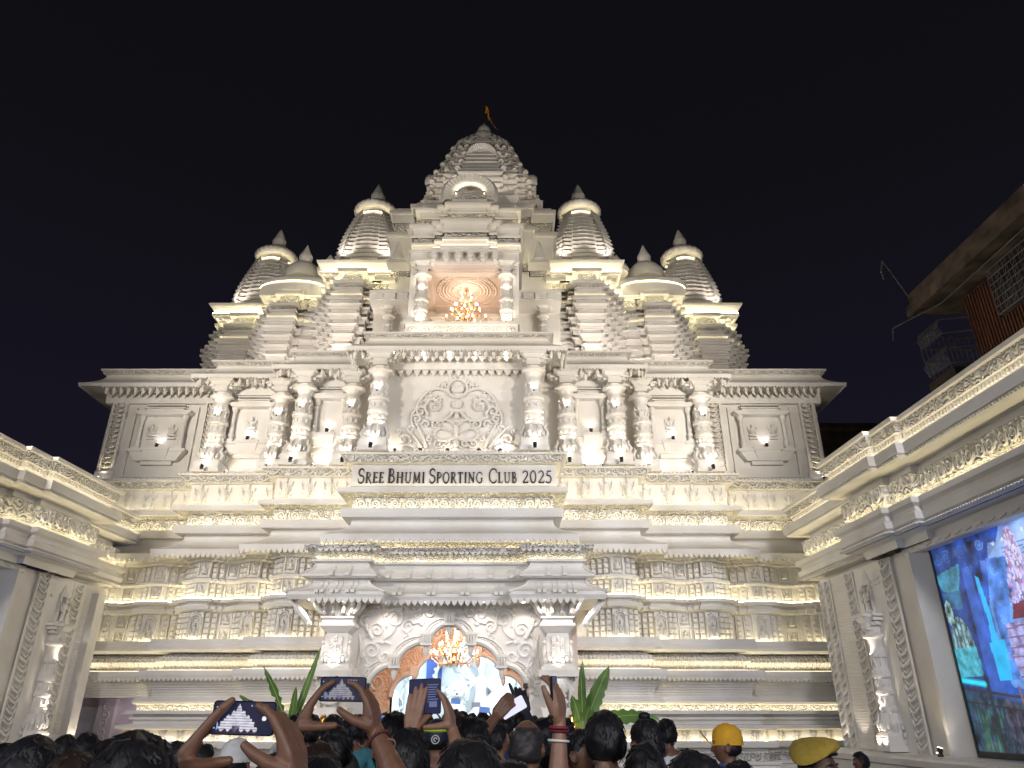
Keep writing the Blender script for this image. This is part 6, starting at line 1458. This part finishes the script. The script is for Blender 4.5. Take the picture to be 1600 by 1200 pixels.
def body_mesh(arms='down', fine=.012, up=None):
    n, r = torso_nodes(); n = list(n); r = list(r); ed = [(i, i+1) for i in range(5)]
    k = len(n); n += LEGN; r += LEGR; ed += [(0,k),(k,k+1),(k+1,k+2),(k+2,k+3),(0,k+4),(k+4,k+5),(k+5,k+6),(k+6,k+7)]
    hands = []
    for s in (-1, 1):
        k = len(n); n.append((s*.185,-.01,1.385)); r.append(.058); ed.append((3, k))
        if up and s in up: continue                           # this arm comes as its own finer shell, fused at the shoulder
        if arms == 'up': E, W_ = (s*.30,.16,1.36), (s*.12,.36,1.60); hd, hn, hl = (-s*.25,.25,.93), (-s*.9,.2,-.2), (-s*.2,-.9,.2)
        else: E, W_ = (s*.25,-.03,1.10), (s*.25,.06,.86); hd, hn, hl = (0,.15,-1), (-s,0,0), (0,1,.1)
        n += [E, W_]; r += [.043,.029]; ed += [(k,k+1),(k+1,k+2)]
        hands.append(hand(W_, hd, hn, hl))
    mb = skinned(n, ed, r, 1); mb2 = MB(); mb2.add(mb.v, mb.f); h = head_mesh(40, 32) if fine > .008 else head_mesh(); mb2.add(h.v, h.f)
    mb2.tube([(0,-.005,1.44),(0,.0,1.50),(0,.012,1.56)], [.062,.055,.054], 14)
    for q in hands: mb2.add(q.v, q.f)
    return fuse(mb2, fine, 2)
def shirt_mesh(sleeves=((-1, None), (1, None)), grow=.014):
    n, r = torso_nodes(); n = n[:4]; r = [(a+grow, b+grow) for a, b in r[:4]]; r[3] = (.120, .088); n[0] = (0,0,.86); ed = [(0,1),(1,2),(2,3)]
    for s, tgt in sleeves:
        k = len(n); E = Vector(tgt) if tgt else Vector((s*.25,-.03,1.10)); S_ = Vector((s*.185,-.01,1.385)); n += [tuple(S_), tuple(S_.lerp(E, .72))]; r += [.072,.064]; ed += [(3,k),(k,k+1)]
    return skinned(n, ed, r, 2)
def trousers_mesh():
    n = [(0,0,.95)]+[x for i, x in enumerate(LEGN) if i % 4 != 3]; r = [(.158,.118),.105,.078,.062,.105,.078,.062]
    return skinned(n, [(0,1),(1,2),(2,3),(0,4),(4,5),(5,6)], r, 2)
PROTO = {}
def bmesh_of(kind, sk):
    if (kind, sk) not in PROTO:
        if kind not in PROTO: PROTO[kind] = body_mesh('up' if kind == 'up' else 'down', .0065 if kind == 'fine' else .012)
        PROTO[(kind, sk)] = PROTO[kind].mesh('person', SKIN[sk], 80)
    return PROTO[(kind, sk)]
SHIRT = shirt_mesh(); SHIRTUP = shirt_mesh(((-1,(-.30,.16,1.36)),(1,(.30,.16,1.36)))); TR = trousers_mesh().mesh('trousers', CL['navy'], 80)
SH = {}
def shirt_of(kind, c):
    if (kind, c) not in SH: SH[(kind, c)] = (SHIRTUP if kind == 'up' else SHIRT).mesh('shirt', CL[c], 80)
    return SH[(kind, c)]
HM = {}
def hair_of(style, seed, colr=0):
    if (style, seed, colr) not in HM:
        me = hair_mesh(seed, style); me.materials.clear(); me.materials.append(HAIR[colr]); HM[(style, seed, colr)] = me
    return HM[(style, seed, colr)]
def at_px(x, y, D):
    """ground plan from the sight line: returns X and height of a point D metres in front of the camera"""
    p = radians(24.7); u = (x-800)/1129; v = (600-y)/1129; t = D/(cos(p)-v*sin(p)); return 1.7+u*t, 1.7+t*(sin(p)+v*cos(p))
def person(label, X, Y, top, yaw=0, sk=0, hair=('short', 1, 0), shirt='navy', kind='down', body=None, shirt_me=None, group=None, tilt=(0,0), sx=1.0):
    me = body or bmesh_of(kind, sk); k = top/1.735
    o = put('person', me, None, (X, Y, 0), (tilt[0], tilt[1], yaw), (k*sx, k*sx, k)); tag(o, label, 'person', group)
    put('shirt', shirt_me or shirt_of(kind, shirt), o)
    put('trousers', TR, o)
    if hair: put('hair', hair_of(*hair), o)
    return o
def face(o, look=0.0, mous=False):
    for s in (-1, 1):
        e_ = MB(); e_.ball((s*.031, .083, HZ+.012), .0125, 12, 8); q = put('eye', e_.mesh('eye', EYE), o)
        i_ = MB(); i_.ball((s*.031+look*.005, .0925, HZ+.012), (.0058,.0042,.0058), 10, 6); put('iris', i_.mesh('iris', IRIS), q)
        b = MB(); b.tube([(s*.014, .101, HZ+.030),(s*.031, .102, HZ+.037),(s*.050, .086, HZ+.030)], [.0045,.005,.002], 6, .7); put('eyebrow', b.mesh('eyebrow', HAIR[0]), o)
        l = MB(); l.tube([(s*.017, .0945, HZ+.018),(s*.031, .0985, HZ+.0215),(s*.046, .086, HZ+.016)], [.003,.004,.002], 6, .7); put('eyelid', l.mesh('eyelid', o.data.materials[0]), o)
    m_ = MB(); m_.tube([(-.022, .096, HZ-.066),(-.008, .111, HZ-.0655),(.008, .111, HZ-.0655),(.022, .096, HZ-.066)], [.002,.004,.004,.002], 6, .5); put('mouth', m_.mesh('mouth', LIP), o)
    if mous:
        m_ = MB(); m_.tube([(-.026, .096, HZ-.055),(0, .115, HZ-.048),(.026, .096, HZ-.055)], [.003,.006,.003], 6, .7); put('moustache', m_.mesh('moustache', HAIR[0]), o)
# --- phones
M['phone'] = plain('black_glass_phone', (.012,.012,.016), .18); M['scrn_dark'] = plain('phone_screen_dark', (.01,.01,.02), .2, emit=(.010,.012,.045), strength=1)
M['scrn_white'] = plain('phone_screen_white', (.1,.1,.1), .2, emit=(.66,.66,.80), strength=1); M['scrn_grey'] = plain('phone_screen_grey', (.1,.1,.1), .2, emit=(.24,.24,.33), strength=1)
M['scrn_blue'] = plain('phone_screen_blue', (.1,.1,.1), .2, emit=(.08,.18,.50), strength=1); M['scrn_text'] = plain('phone_screen_text', (.1,.1,.1), .2, emit=(.06,.08,.20), strength=1)
M['scrn_crowd'] = plain('phone_screen_crowd', (.1,.1,.1), .2, emit=(.05,.03,.06), strength=1)
def flat(pts, y): mb = MB(); mb.add([(x, y, z) for x, z in pts], [tuple(range(len(pts)))]); return mb
TEMPLE_SIL = [(-.50,-.48),(-.48,-.30),(-.40,-.28),(-.40,-.12),(-.34,-.12),(-.33,-.02),(-.28,-.02),(-.27,.07),(-.23,.10),(-.20,.05),(-.17,.10),(-.15,.20),(-.11,.24),(-.08,.18),(-.06,.28),(-.03,.38),(0,.46),(.03,.38),(.06,.28),(.08,.18),(.11,.24),(.15,.20),(.17,.10),(.20,.05),(.23,.10),(.27,.07),(.28,-.02),(.33,-.02),(.34,-.12),(.40,-.12),(.40,-.28),(.48,-.30),(.50,-.48)]
def phone(label, loc, w, h, rot=(0,0,0), pic=None, lit='scrn_dark', group=None):
    o = thing('smartphone', label, 'phone', loc, 0, group); o.rotation_euler = rot
    b = MB(); t = .0042; c = .009; prof = []
    for cx, cz, a0 in ((w/2-c, h/2-c, 0), (-w/2+c, h/2-c, 90), (-w/2+c, -h/2+c, 180), (w/2-c, -h/2+c, 270)):
        for i in range(5): a = radians(a0+22.5*i); prof.append((cx+c*cos(a), cz+c*sin(a)))
    b.prism(prof, lambda u, v, q: (u, q, v), -t, t); put('phone_body', b.mesh('phone_body', M['phone']), o)
    put('phone_screen', flat([(x*.965, z*.94) for x, z in prof], -t-.0006).mesh('phone_screen', M[lit]), o)
    if pic:
        x0, sc_, bri = pic; H = h*.9; Wd = w*.93; K_, R_ = 84, 42
        A, Z = np.meshgrid((np.arange(K_)+.5)/K_-.5, (np.arange(R_)+.5)/R_-.5); U = A*Wd/sc_-x0; C_ = np.zeros(A.shape+(3,)); C_[:] = (.010,.012,.040)
        n = fbm(A, Z, 30, 7); tm = pip(U, Z, TEMPLE_SIL); band_ = .72+.28*np.sin(Z*75)+.25*n; C_[tm] = (np.array((.80,.78,.90))*bri*np.clip(band_, .35, 1.2)[..., None])[tm]
        dr = (np.abs(U+.02) < .09) & (Z < -.24); C_[dr] = (np.array((.15,.12,.22))*(1+n[..., None]))[dr]; lw = pip(U, Z, [(-.62,-.48),(-.62,-.05),(-.46,-.16),(-.40,-.48)]); C_[lw] = np.array((.35,.45,.80))*bri
        cr = (Z < -.40+.05*np.sin(U*40)+.04*n); C_[cr] = (.03,.018,.035)
        bar_ = np.abs(A) > .5-.07; C_[bar_] = (.008,.010,.030); rb_ = A > .26; C_[rb_ & ~tm] = (.008,.010,.032)
        for k in range(5): C_[(np.abs(A+.465) < .012) & (np.abs(Z-.34+.17*k) < .028)] = (.5,.5,.62)
        for k in range(4): C_[(np.abs(A-.12-.06*k) < .012) & (np.abs(Z-.40) < .022)] = (.42,.42,.55)
        C_[np.hypot((A-.36)*2, Z) < .075] = (.85,.85,.95)
        g = np.zeros((R_+1, K_+1, 3)); g[:, :, 0] = (np.arange(K_+1)/K_-.5)[None, :]*Wd; g[:, :, 2] = (np.arange(R_+1)/R_-.5)[:, None]*H; g[:, :, 1] = -t-.0012
        put('screen_picture', picture_mesh('screen_picture', np.clip(C_, 0, 1), g), o)
    return o
def rig(label, X, Y, top, sk, hair, shirt, R=None, L=None, yaw=0, fine=.011, thick=1.0):
    """a person with one or both arms raised; wrists, elbows and fingers given in world metres"""
    k = top/1.735; inv = lambda p: ((p[0]-X)/k, (p[1]-Y)/k, p[2]/k)
    up = [s for s, q in ((-1, L), (1, R)) if q]; mb = MB(); b = body_mesh('down', fine, up); mb.add(b.v, b.f); sl = []
    for s, q in ((-1, L), (1, R)):
        if not q: sl.append((s, None)); continue
        W_ = inv(q['W']); S_ = (s*.185,-.01,1.385); E = inv(q['E'])
        h = hand(W_, q['d'], q['n'], q['l'], q.get('curl', (.3,)*4), q.get('thumb', (.5,.7,.35)), q.get('tc', .25), q.get('spread', .05), q.get('sc', 1.0)/k)
        a = arm_mesh(S_, E, W_, h, thick); mb.add(a.v, a.f); sl.append((s, E))
    me = mb.mesh('person', SKIN[sk], 80)
    o = person(label, X, Y, top, yaw, sk, hair, shirt, 'down', me, shirt_mesh(sl).mesh('shirt', CL[shirt], 80))
    return o
def band(o_, name, c, d, r, t, mat, beads=0):
    """ring worn on an arm, centre and axis in world metres"""
    d = Vector(d).normalized(); a = d.cross(Vector((0,1,0))).normalized(); b = d.cross(a); mb = MB(); c = Vector(c)
    pts = [c+a*r*cos(q)+b*r*sin(q) for q in [2*pi*i/24 for i in range(25)]]
    if beads:
        for q in pts[:-1]: mb.ball(q, t, 7, 5)
    else: mb.tube(pts, t, 7)
    k = o_.scale; mb.v = [((x-o_.location.x)/k[0], (y-o_.location.y)/k[1], z/k[2]) for x, y, z in mb.v]
    return put(name, mb.mesh(name, mat, 60), o_)
def dist(w): Z = 1129*.178/w; return Z*1.105
def P(label, x, y, w, **kw):
    D = dist(w); X, top = at_px(x, y, D); return person(label, X, D, top, **kw)
PX = lambda x, y, D: (lambda q: Vector((q[0], D, q[1])))(at_px(x, y, D))
# ---- phone holder on the left, phone held level
D = 1.98; c = PX(381, 1122, D); s = D/1.1011/1129
phone('black phone held level in two hands at lower left, its screen showing the white temple', tuple(c), .158, .078, (0, radians(1.5), 0), (-.12, .105, 1.0))
q = lambda x, y, dd=0: tuple(c+Vector(((x-381)*s, dd, -(y-1122)*s*1.0)))
A = rig('person raising a phone level in both hands, lower left of the crowd', c.x-.01, D-.30, 1.585, 0, ('short', 3, 1), 'purple',
  L=dict(W=q(282,1198,.01), E=q(215,1300,-.05), d=(.52,.02,.85), n=(.86,.25,-.45), l=(.25,-.95,-.10), curl=(.10,.28,.38,.45), thumb=(.50,.35,.80), tc=.15, spread=.02, sc=1.15),
  R=dict(W=q(474,1204,.01), E=q(535,1310,-.05), d=(-.34,.02,.94), n=(-.90,.30,-.35), l=(-.25,-.95,-.10), curl=(.30,.42,.48,.52), thumb=(.65,.40,.75), tc=.40, spread=.02, sc=1.15), thick=1.3)
# ---- second holder, phone level above the heads
D = 2.72; c = PX(536, 1077, D); s = D/1.085/1129
phone('dark phone held level above the heads before the left porch pillar, showing the temple', tuple(c), .160, .080, (0, radians(.6), 0), (-.06, .100, .42))
q = lambda x, y, dd=0: tuple(c+Vector(((x-536)*s, dd, -(y-1077)*s)))
B = rig('person with a beaded wrist holding a phone level above the heads', c.x+.03, D-.36, 1.60, 0, ('short', 5, 0), 'black',
  L=dict(W=q(470,1136,.01), E=q(452,1245,-.08), d=(.40,.02,.91), n=(.90,.20,-.40), l=(.25,-.95,-.1), curl=(.22,.24,.28,.34), thumb=(.35,.35,.85), tc=.1, spread=.05, sc=1.1),
  R=dict(W=q(590,1136,.01), E=q(655,1235,-.10), d=(-.24,.02,.97), n=(-.92,.25,-.25), l=(-.25,-.95,-.1), curl=(.38,.50,.55,.55), thumb=(.55,.35,.85), tc=.35, spread=.03, sc=1.1), thick=1.22)
w_ = Vector(q(597,1147,.0)); band(B, 'bead_bracelet', w_, Vector(q(655,1225,-.1))-w_, .036, .0058, plain('red_brown_beads', (.10,.03,.025), .4), 1)
w_ = Vector(q(606,1160,.0)); band(B, 'bead_bracelet', w_, Vector(q(655,1225,-.1))-w_, .040, .0045, plain('sandal_beads', (.30,.16,.10), .5), 1)
# ---- holder of the folding tablet
D = 3.55; c = PX(664, 1088, D); s = D/1.09/1129
tb = phone('dark unfolded tablet phone held upright in front of the stage', tuple(c), .145, .148, (0, radians(-2), 0))
put('screen_fold', flat([(-.001,-.07),(.001,-.07),(.001,.07),(-.001,.07)], -.0056).mesh('screen_fold', M['phone']), tb)
for k in range(8): put('screen_text', flat([(.012,.045-.010*k),(.012+.048-.006*(k % 3),.045-.010*k),(.012+.048-.006*(k % 3),.049-.010*k),(.012,.049-.010*k)], -.0056).mesh('screen_text', M['scrn_text']), tb)
put('screen_text', flat([(.02,-.045),(.055,-.045),(.055,-.02),(.02,-.02)], -.0056).mesh('screen_text', M['scrn_text']), tb)
q = lambda x, y, dd=0: tuple(c+Vector(((x-664)*s, dd, -(y-1088)*s)))
Cc = rig('person in a lime green shirt with a dark strap, holding up an unfolded tablet phone', c.x-.02, D-.36, 1.66, 1, ('short', 7, 0), 'lime',
  L=dict(W=q(646,1136,-.03), E=q(618,1205,-.14), d=(.12,.12,.98), n=(.10,.98,-.05), l=(.98,-.1,0), curl=(.03,.04,.05,.08), thumb=(.6,.5,.5), tc=.1, spread=.05),
  R=dict(W=q(708,1134,.0), E=q(734,1200,-.12), d=(-.22,.02,.97), n=(-.88,.35,-.25), l=(-.25,-.95,-.1), curl=(.20,.30,.35,.4), thumb=(.15,.35,.95), tc=.05, spread=.03))
sb = MB(); sb.tube([(-.16,-.125,1.18),(-.08,-.13,1.30),(0,-.115,1.38),(.08,-.06,1.43),(.10,.05,1.40)], .022, 8, .35); put('strap', sb.mesh('strap', CL['black']), Cc)
# ---- arm reaching up with a fist round a bright phone
D = 4.3; c = PX(793, 1102, D); s = D/1.095/1129
phone('bright white phone screen gripped in a raised fist before the stage', tuple(c+Vector((.03,.03,-.01))), .072, .150, (0, radians(62), 0), None, 'scrn_white')
q = lambda x, y, dd=0: tuple(c+Vector(((x-793)*s, dd, -(y-1102)*s)))
rig('person reaching up a bare arm with a fist round a bright phone', c.x-.16, D-.40, 1.62, 0, ('short', 9, 0), 'navy',
  R=dict(W=q(776,1118,.0), E=q(738,1165,-.15), d=(.62,.1,.78), n=(.3,.93,-.2), l=(-.78,.1,.62), curl=(.75,.8,.8,.8), thumb=(.6,.3,.6), tc=.4))
# ---- dark gloved hand pointing up
D = 5.0; c = PX(812, 1098, D); s = D/1.095/1129; q = lambda x, y, dd=0: tuple(c+Vector(((x-812)*s, dd, -(y-1098)*s)))
gl = rig('person in dark sleeves raising one dark gloved hand with a finger up', c.x+.10, D-.30, 1.62, 2, ('short', 2, 0), 'black',
  R=dict(W=q(822,1112,.0), E=q(838,1150,-.1), d=(-.35,.05,.93), n=(0,1,0), l=(-.93,0,-.35), curl=(.05,.7,.75,.8), thumb=(.4,.8,.2), tc=.2, sc=1.1))
gl.data.materials.clear(); gl.data.materials.append(plain('dark_glove_and_skin', (.012,.012,.02), .7))
# ---- raised arm with bangles and a phone seen edge-on
D = 3.05; c = PX(871, 1104, D); s = D/1.095/1129; q = lambda x, y, dd=0: tuple(c+Vector(((x-871)*s, dd, -(y-1104)*s)))
phone('black phone held upright edge-on in one raised hand beside the right porch pillar', q(866,1090,.0), .074, .150, (0, radians(-3), radians(72)), None)
E_ = rig('person raising one bare arm with red and white bangles to hold up a phone', c.x-.17, D-.12, 1.56, 1, ('bun', 4, 0), 'khaki',
  R=dict(W=q(874,1124,.0), E=q(868,1222,-.03), d=(-.02,.02,1), n=(-.75,.6,0), l=(-.55,-.83,0), curl=(.45,.5,.55,.6), thumb=(.8,.4,.2), tc=.2))
for yy, r, t, mt, nm in ((1134,.0315,.006,plain('red_thread', (.25,.02,.03), .6),'bracelet'),(1139,.032,.005,plain('dark_red_thread', (.12,.01,.03), .6),'bracelet'),(1152,.037,.005,plain('white_shell_bangle', (.75,.74,.7), .35),'bangle')):
    band(E_, nm, q(873-(yy-1124)*.06,yy,-.002*(yy-1124)*.1), (0.06,.03,1), r, t, mt)
# ---- heads near the camera
P('person with a broad mass of tousled black hair, lower left beside the first phone', 215, 1146, 124, hair=('round', 21, 0), shirt='black', sk=0)
P('person with thick black hair filling the bottom centre of the crowd', 736, 1149, 112, hair=('short', 22, 0), shirt='navy', sk=3)
P('dark-haired person at the far left edge below the rope-carved strip', 52, 1149, 76, hair=('round', 23, 0), shirt='navy', sk=1)
face(P('person turned to the left at the far left edge, cheek showing', 14, 1160, 62, hair=('short', 24, 0), shirt='maroon', sk=1, yaw=radians(75)))
P('person with flat dark brown hair between the two left groups', 118, 1170, 84, hair=('short', 25, 1), shirt='khaki', sk=0)
P('small dark-haired person in front of the purple side entrance', 104, 1147, 34, hair=('short', 26, 0), shirt='blue', sk=0)
P('dark-haired person with a light collar near the purple side entrance', 138, 1145, 37, hair=('round', 27, 0), shirt='white', sk=1)
P('person half hidden behind the tousled black hair on the left', 172, 1153, 34, hair=('short', 28, 1), shirt='black', sk=0)
o = P('person wearing an orange headscarf at the side entrance', 203, 1139, 24, hair=('bald', 29, 0), shirt='pink', sk=1); sc_ = MB(); sc_.ball((0,.0,HZ+.03), (.098,.118,.10), 14, 10); put('headscarf', sc_.mesh('headscarf', M['saffron'], 60), o)
o = P('person in a pale beige cap just behind the first phone', 372, 1154, 52, hair=('bald', 30, 0), shirt='navy', sk=0); cp_ = MB(); cp_.lathe([(.098,.0),(.100,.04),(.085,.085),(.05,.115),(.01,.125)], (0,.005,HZ+.02), 20, sq=(.9,1.1)); put('cap', cp_.mesh('cap', CL['white'], 60), o)
P('person with black hair low between the first phone and the second', 430, 1176, 60, hair=('short', 31, 0), shirt='grey', sk=0)
P('person with reddish brown curls below the second phone', 500, 1160, 66, hair=('round', 32, 1), shirt='black', sk=0)
P('black-haired person under the second phone, behind the curly brown hair', 528, 1133, 52, hair=('short', 33, 0), shirt='navy', sk=0)
P('first of three dark heads in a row under the second phone', 487, 1122, 30, hair=('short', 34, 0), shirt='grey', sk=0)
P('middle of three dark heads in a row under the second phone', 522, 1117, 33, hair=('round', 35, 0), shirt='black', sk=3)
P('last of three dark heads in a row, touching the beaded wrist', 556, 1116, 30, hair=('short', 36, 0), shirt='teal', sk=0)
P('person with big smooth blue-black hair left of the tablet phone', 618, 1114, 58, hair=('round', 37, 0), shirt='navy', sk=3)
o = P('person in a dark cap with lime band and white ring emblem beside the tablet phone', 684, 1122, 40, hair=('bald', 38, 0), shirt='navy', sk=0)
cp_ = MB(); cp_.lathe([(.098,-.03),(.102,.02),(.088,.075),(.05,.108),(.01,.118)], (0,.005,HZ+.02), 22, sq=(.9,1.1)); cc = put('cap', cp_.mesh('cap', plain('navy_cap', (.012,.014,.035), .6), 60), o)
lb = MB(); lb.tube([(.092*cos(t), .005+.110*sin(t), HZ+.065) for t in [pi*1.05+pi*.9*i/16 for i in range(17)]], .014, 6, .5); put('cap_band', lb.mesh('cap_band', plain('lime_trim', (.45,.62,.05), .6)), cc)
em_ = MB(); em_.tube([(.026*cos(t), -.118, HZ+.005+.026*sin(t)) for t in [2*pi*i/20 for i in range(21)]], .0035, 5); em_.tube([(.011*cos(t), -.119, HZ+.005+.011*sin(t)) for t in [2*pi*i/14 for i in range(12)]], .004, 5); put('emblem', em_.mesh('emblem', plain('white_print', (.7,.7,.72), .5)), cc)
P('person with short navy-black hair behind the big black head, below the stage', 738, 1118, 58, hair=('short', 39, 0), shirt='blue', sk=3)
face(P('person in profile beside the raised fist', 778, 1130, 34, hair=('short', 40, 0), shirt='grey', sk=1, yaw=radians(-60)))
P('balding man with grey-black sides in front of the right porch pillar', 822, 1117, 60, hair=('bald', 41, 2), shirt='blue', sk=0, yaw=radians(-18))
P('dark-haired person close behind the balding man, on his right', 850, 1120, 42, hair=('short', 42, 0), shirt='maroon', sk=0)
P('person with black hair at the bottom edge below the balding man', 822, 1180, 58, hair=('short', 43, 0), shirt='black', sk=0)
face(P('man with faded short hair turning his face back to the right', 905, 1136, 52, hair=('fade', 44, 0), shirt='white', sk=0, kind='fine', yaw=radians(-122)), look=-.6, mous=True)
o = P('person with a smooth round crop of black hair, bare nape and light green top', 944, 1110, 57, hair=('round', 46, 0), shirt='green', sk=3)
nk = MB(); nk.tube([(.075*cos(t), .0+.07*sin(t), 1.455+.012*sin(t)) for t in [2*pi*i/24 for i in range(25)]], .004, 5); put('necklace', nk.mesh('necklace', M['gold']), o)
P('man with shaved sides and a small topknot', 1010, 1117, 60, hair=('fade', 47, 0), shirt='black', sk=0, yaw=radians(12))
P('person in a pale collared shirt behind the man with the topknot', 1040, 1122, 31, hair=('short', 48, 0), shirt='white', sk=0)
P('person with glossy black hair below the man with the topknot', 1006, 1159, 66, hair=('short', 49, 0), shirt='navy', sk=0)
P('broad dark head at the bottom edge, left of the yellow cap', 1082, 1174, 92, hair=('round', 50, 0), shirt='black', sk=0)
P('dark head at the bottom edge directly under the yellow cap', 1152, 1187, 66, hair=('short', 51, 0), shirt='navy', sk=0)
o = P('young man in profile wearing a yellow cap, white shirt and blue collar', 1133, 1133, 40, hair=('bald', 52, 0), shirt='white', sk=0, kind='fine', yaw=radians(78)); face(o)
yc = MB(); yc.lathe([(.100,-.02),(.103,.02),(.092,.075),(.055,.112),(.01,.124)], (0,-.005,HZ+.03), 24, sq=(.86,1.08)); yo = put('cap', yc.mesh('cap', YEL, 60), o)
yb = MB(); yb.prism([(.075*cos(t), .10+.085*sin(t)) for t in [pi*i/12 for i in range(13)]], lambda u, v, w: (u, v, HZ+.052+w+(v-.1)*.50-u*u*9), 0, .012); put('brim', yb.mesh('brim', YEL), yo)
co = MB(); co.tube([(.068*cos(t), -.005+.066*sin(t), 1.475) for t in [2*pi*i/20 for i in range(21)]], .016, 7); put('collar', co.mesh('collar', CL['blue'], 60), o)
D = dist(57); X_, tp_ = at_px(1270, 1158, D)
o = person('guard in an ochre beret with a black band, lower right', X_, D, tp_, yaw=radians(-142), sk=2, hair=('bald', 53, 0), shirt='khaki', kind='fine'); face(o, -.3)
br = MB(); vs = []; fs = []; n = 32
for i, (r, z) in enumerate(((.090,.075),(.098,.083),(.112,.100),(.114,.118),(.100,.140),(.065,.152),(.01,.156))):
    for k in range(n):
        a = 2*pi*k/n; x = r*cos(a); y = r*sin(a)*1.12; sag = max(0, x)/.114
        w = 1+.03*sin(5*a+i); zz = z-(sag**1.4)*.085*min(1, i/2.0)+(max(0, -x)*.12 if i > 3 else 0); vs.append((x*w+(.030*sag if i > 1 else 0), y*w+.004, HZ+zz*.9+.016))
for i in range(6):
    for k in range(n): j = (k+1) % n; fs.append((i*n+k, i*n+j, (i+1)*n+j, (i+1)*n+k))
fs.append(tuple(range(6*n, 7*n))); br.add(vs, fs); bo_ = put('beret', br.mesh('beret', OCH, 70), o)
bb = MB(); bb.tube([(.0925*cos(t), .004+.1045*sin(t), HZ+.082) for t in [2*pi*i/32 for i in range(33)]], .009, 8); put('beret_band', bb.mesh('beret_band', plain('black_leather_band', (.01,.01,.012), .3), 60), bo_)
face(P('man looking down in profile at the foot of the right wall', 1343, 1174, 25, hair=('short', 54, 0), shirt='grey', sk=0, yaw=radians(70), tilt=(0,0)))
# ---- the packed crowd farther in, toward the entrance
rnd = random.Random(5); n_far = 0
lab = 'small distant onlooker in the packed crowd under the bright stage'; grp = 'distant crowd before the entrance'
for i in range(46):
    x = rnd.uniform(455, 890); w = rnd.uniform(14, 26); y = 1118-(26-w)*.9+rnd.uniform(-3, 8); D = min(dist(w), 17.0); X_, t_ = at_px(x, y, D)
    if abs(X_) > 3.4 and D > 17: continue
    person(lab, X_, D, max(1.45, min(1.86, t_)), yaw=rnd.uniform(-.5,.5), sk=rnd.choice((0,0,1,3)), hair=(rnd.choice(('short','round','bun')), 60+i % 3, rnd.choice((0,0,1))), shirt=rnd.choice(('navy','black','maroon','white','blue','pink','grey')), kind='up' if i % 6 == 0 else 'down', group=grp)
lab2 = 'small onlooker standing in the thin crowd along the left plinth'; grp2 = 'distant crowd along the left plinth'
for i in range(16):
    x = rnd.uniform(-10, 330); w = rnd.uniform(22, 36); y = rnd.uniform(1150, 1166); D = dist(w); X_, t_ = at_px(x, y, D)
    person(lab2, X_, D, max(1.4, min(1.8, t_)), yaw=rnd.uniform(-.4,.4), sk=rnd.choice((0,1,3)), hair=(rnd.choice(('short','round')), 60+i % 3, 0), shirt=rnd.choice(('navy','black','maroon','blue','grey')), group=grp2)
for x, y, D, mt, nm in ((712, 1096, 12.5, 'scrn_blue', 'tiny blue-lit phone held up just right of the tablet phone'), (744, 1101, 13.5, 'scrn_grey', 'tiny grey-lit phone held up below the lion'), (757, 1109, 11.0, 'scrn_blue', 'tiny blue-lit phone held up left of the raised fist'), (586, 1128, 4.4, 'scrn_blue', 'small pale blue phone low beside the beaded wrist')):
    X_, z_ = at_px(x, y, D); phone(nm, (X_, D, z_), .15, .075, (0, rnd.uniform(-.1,.1), 0), None, mt)
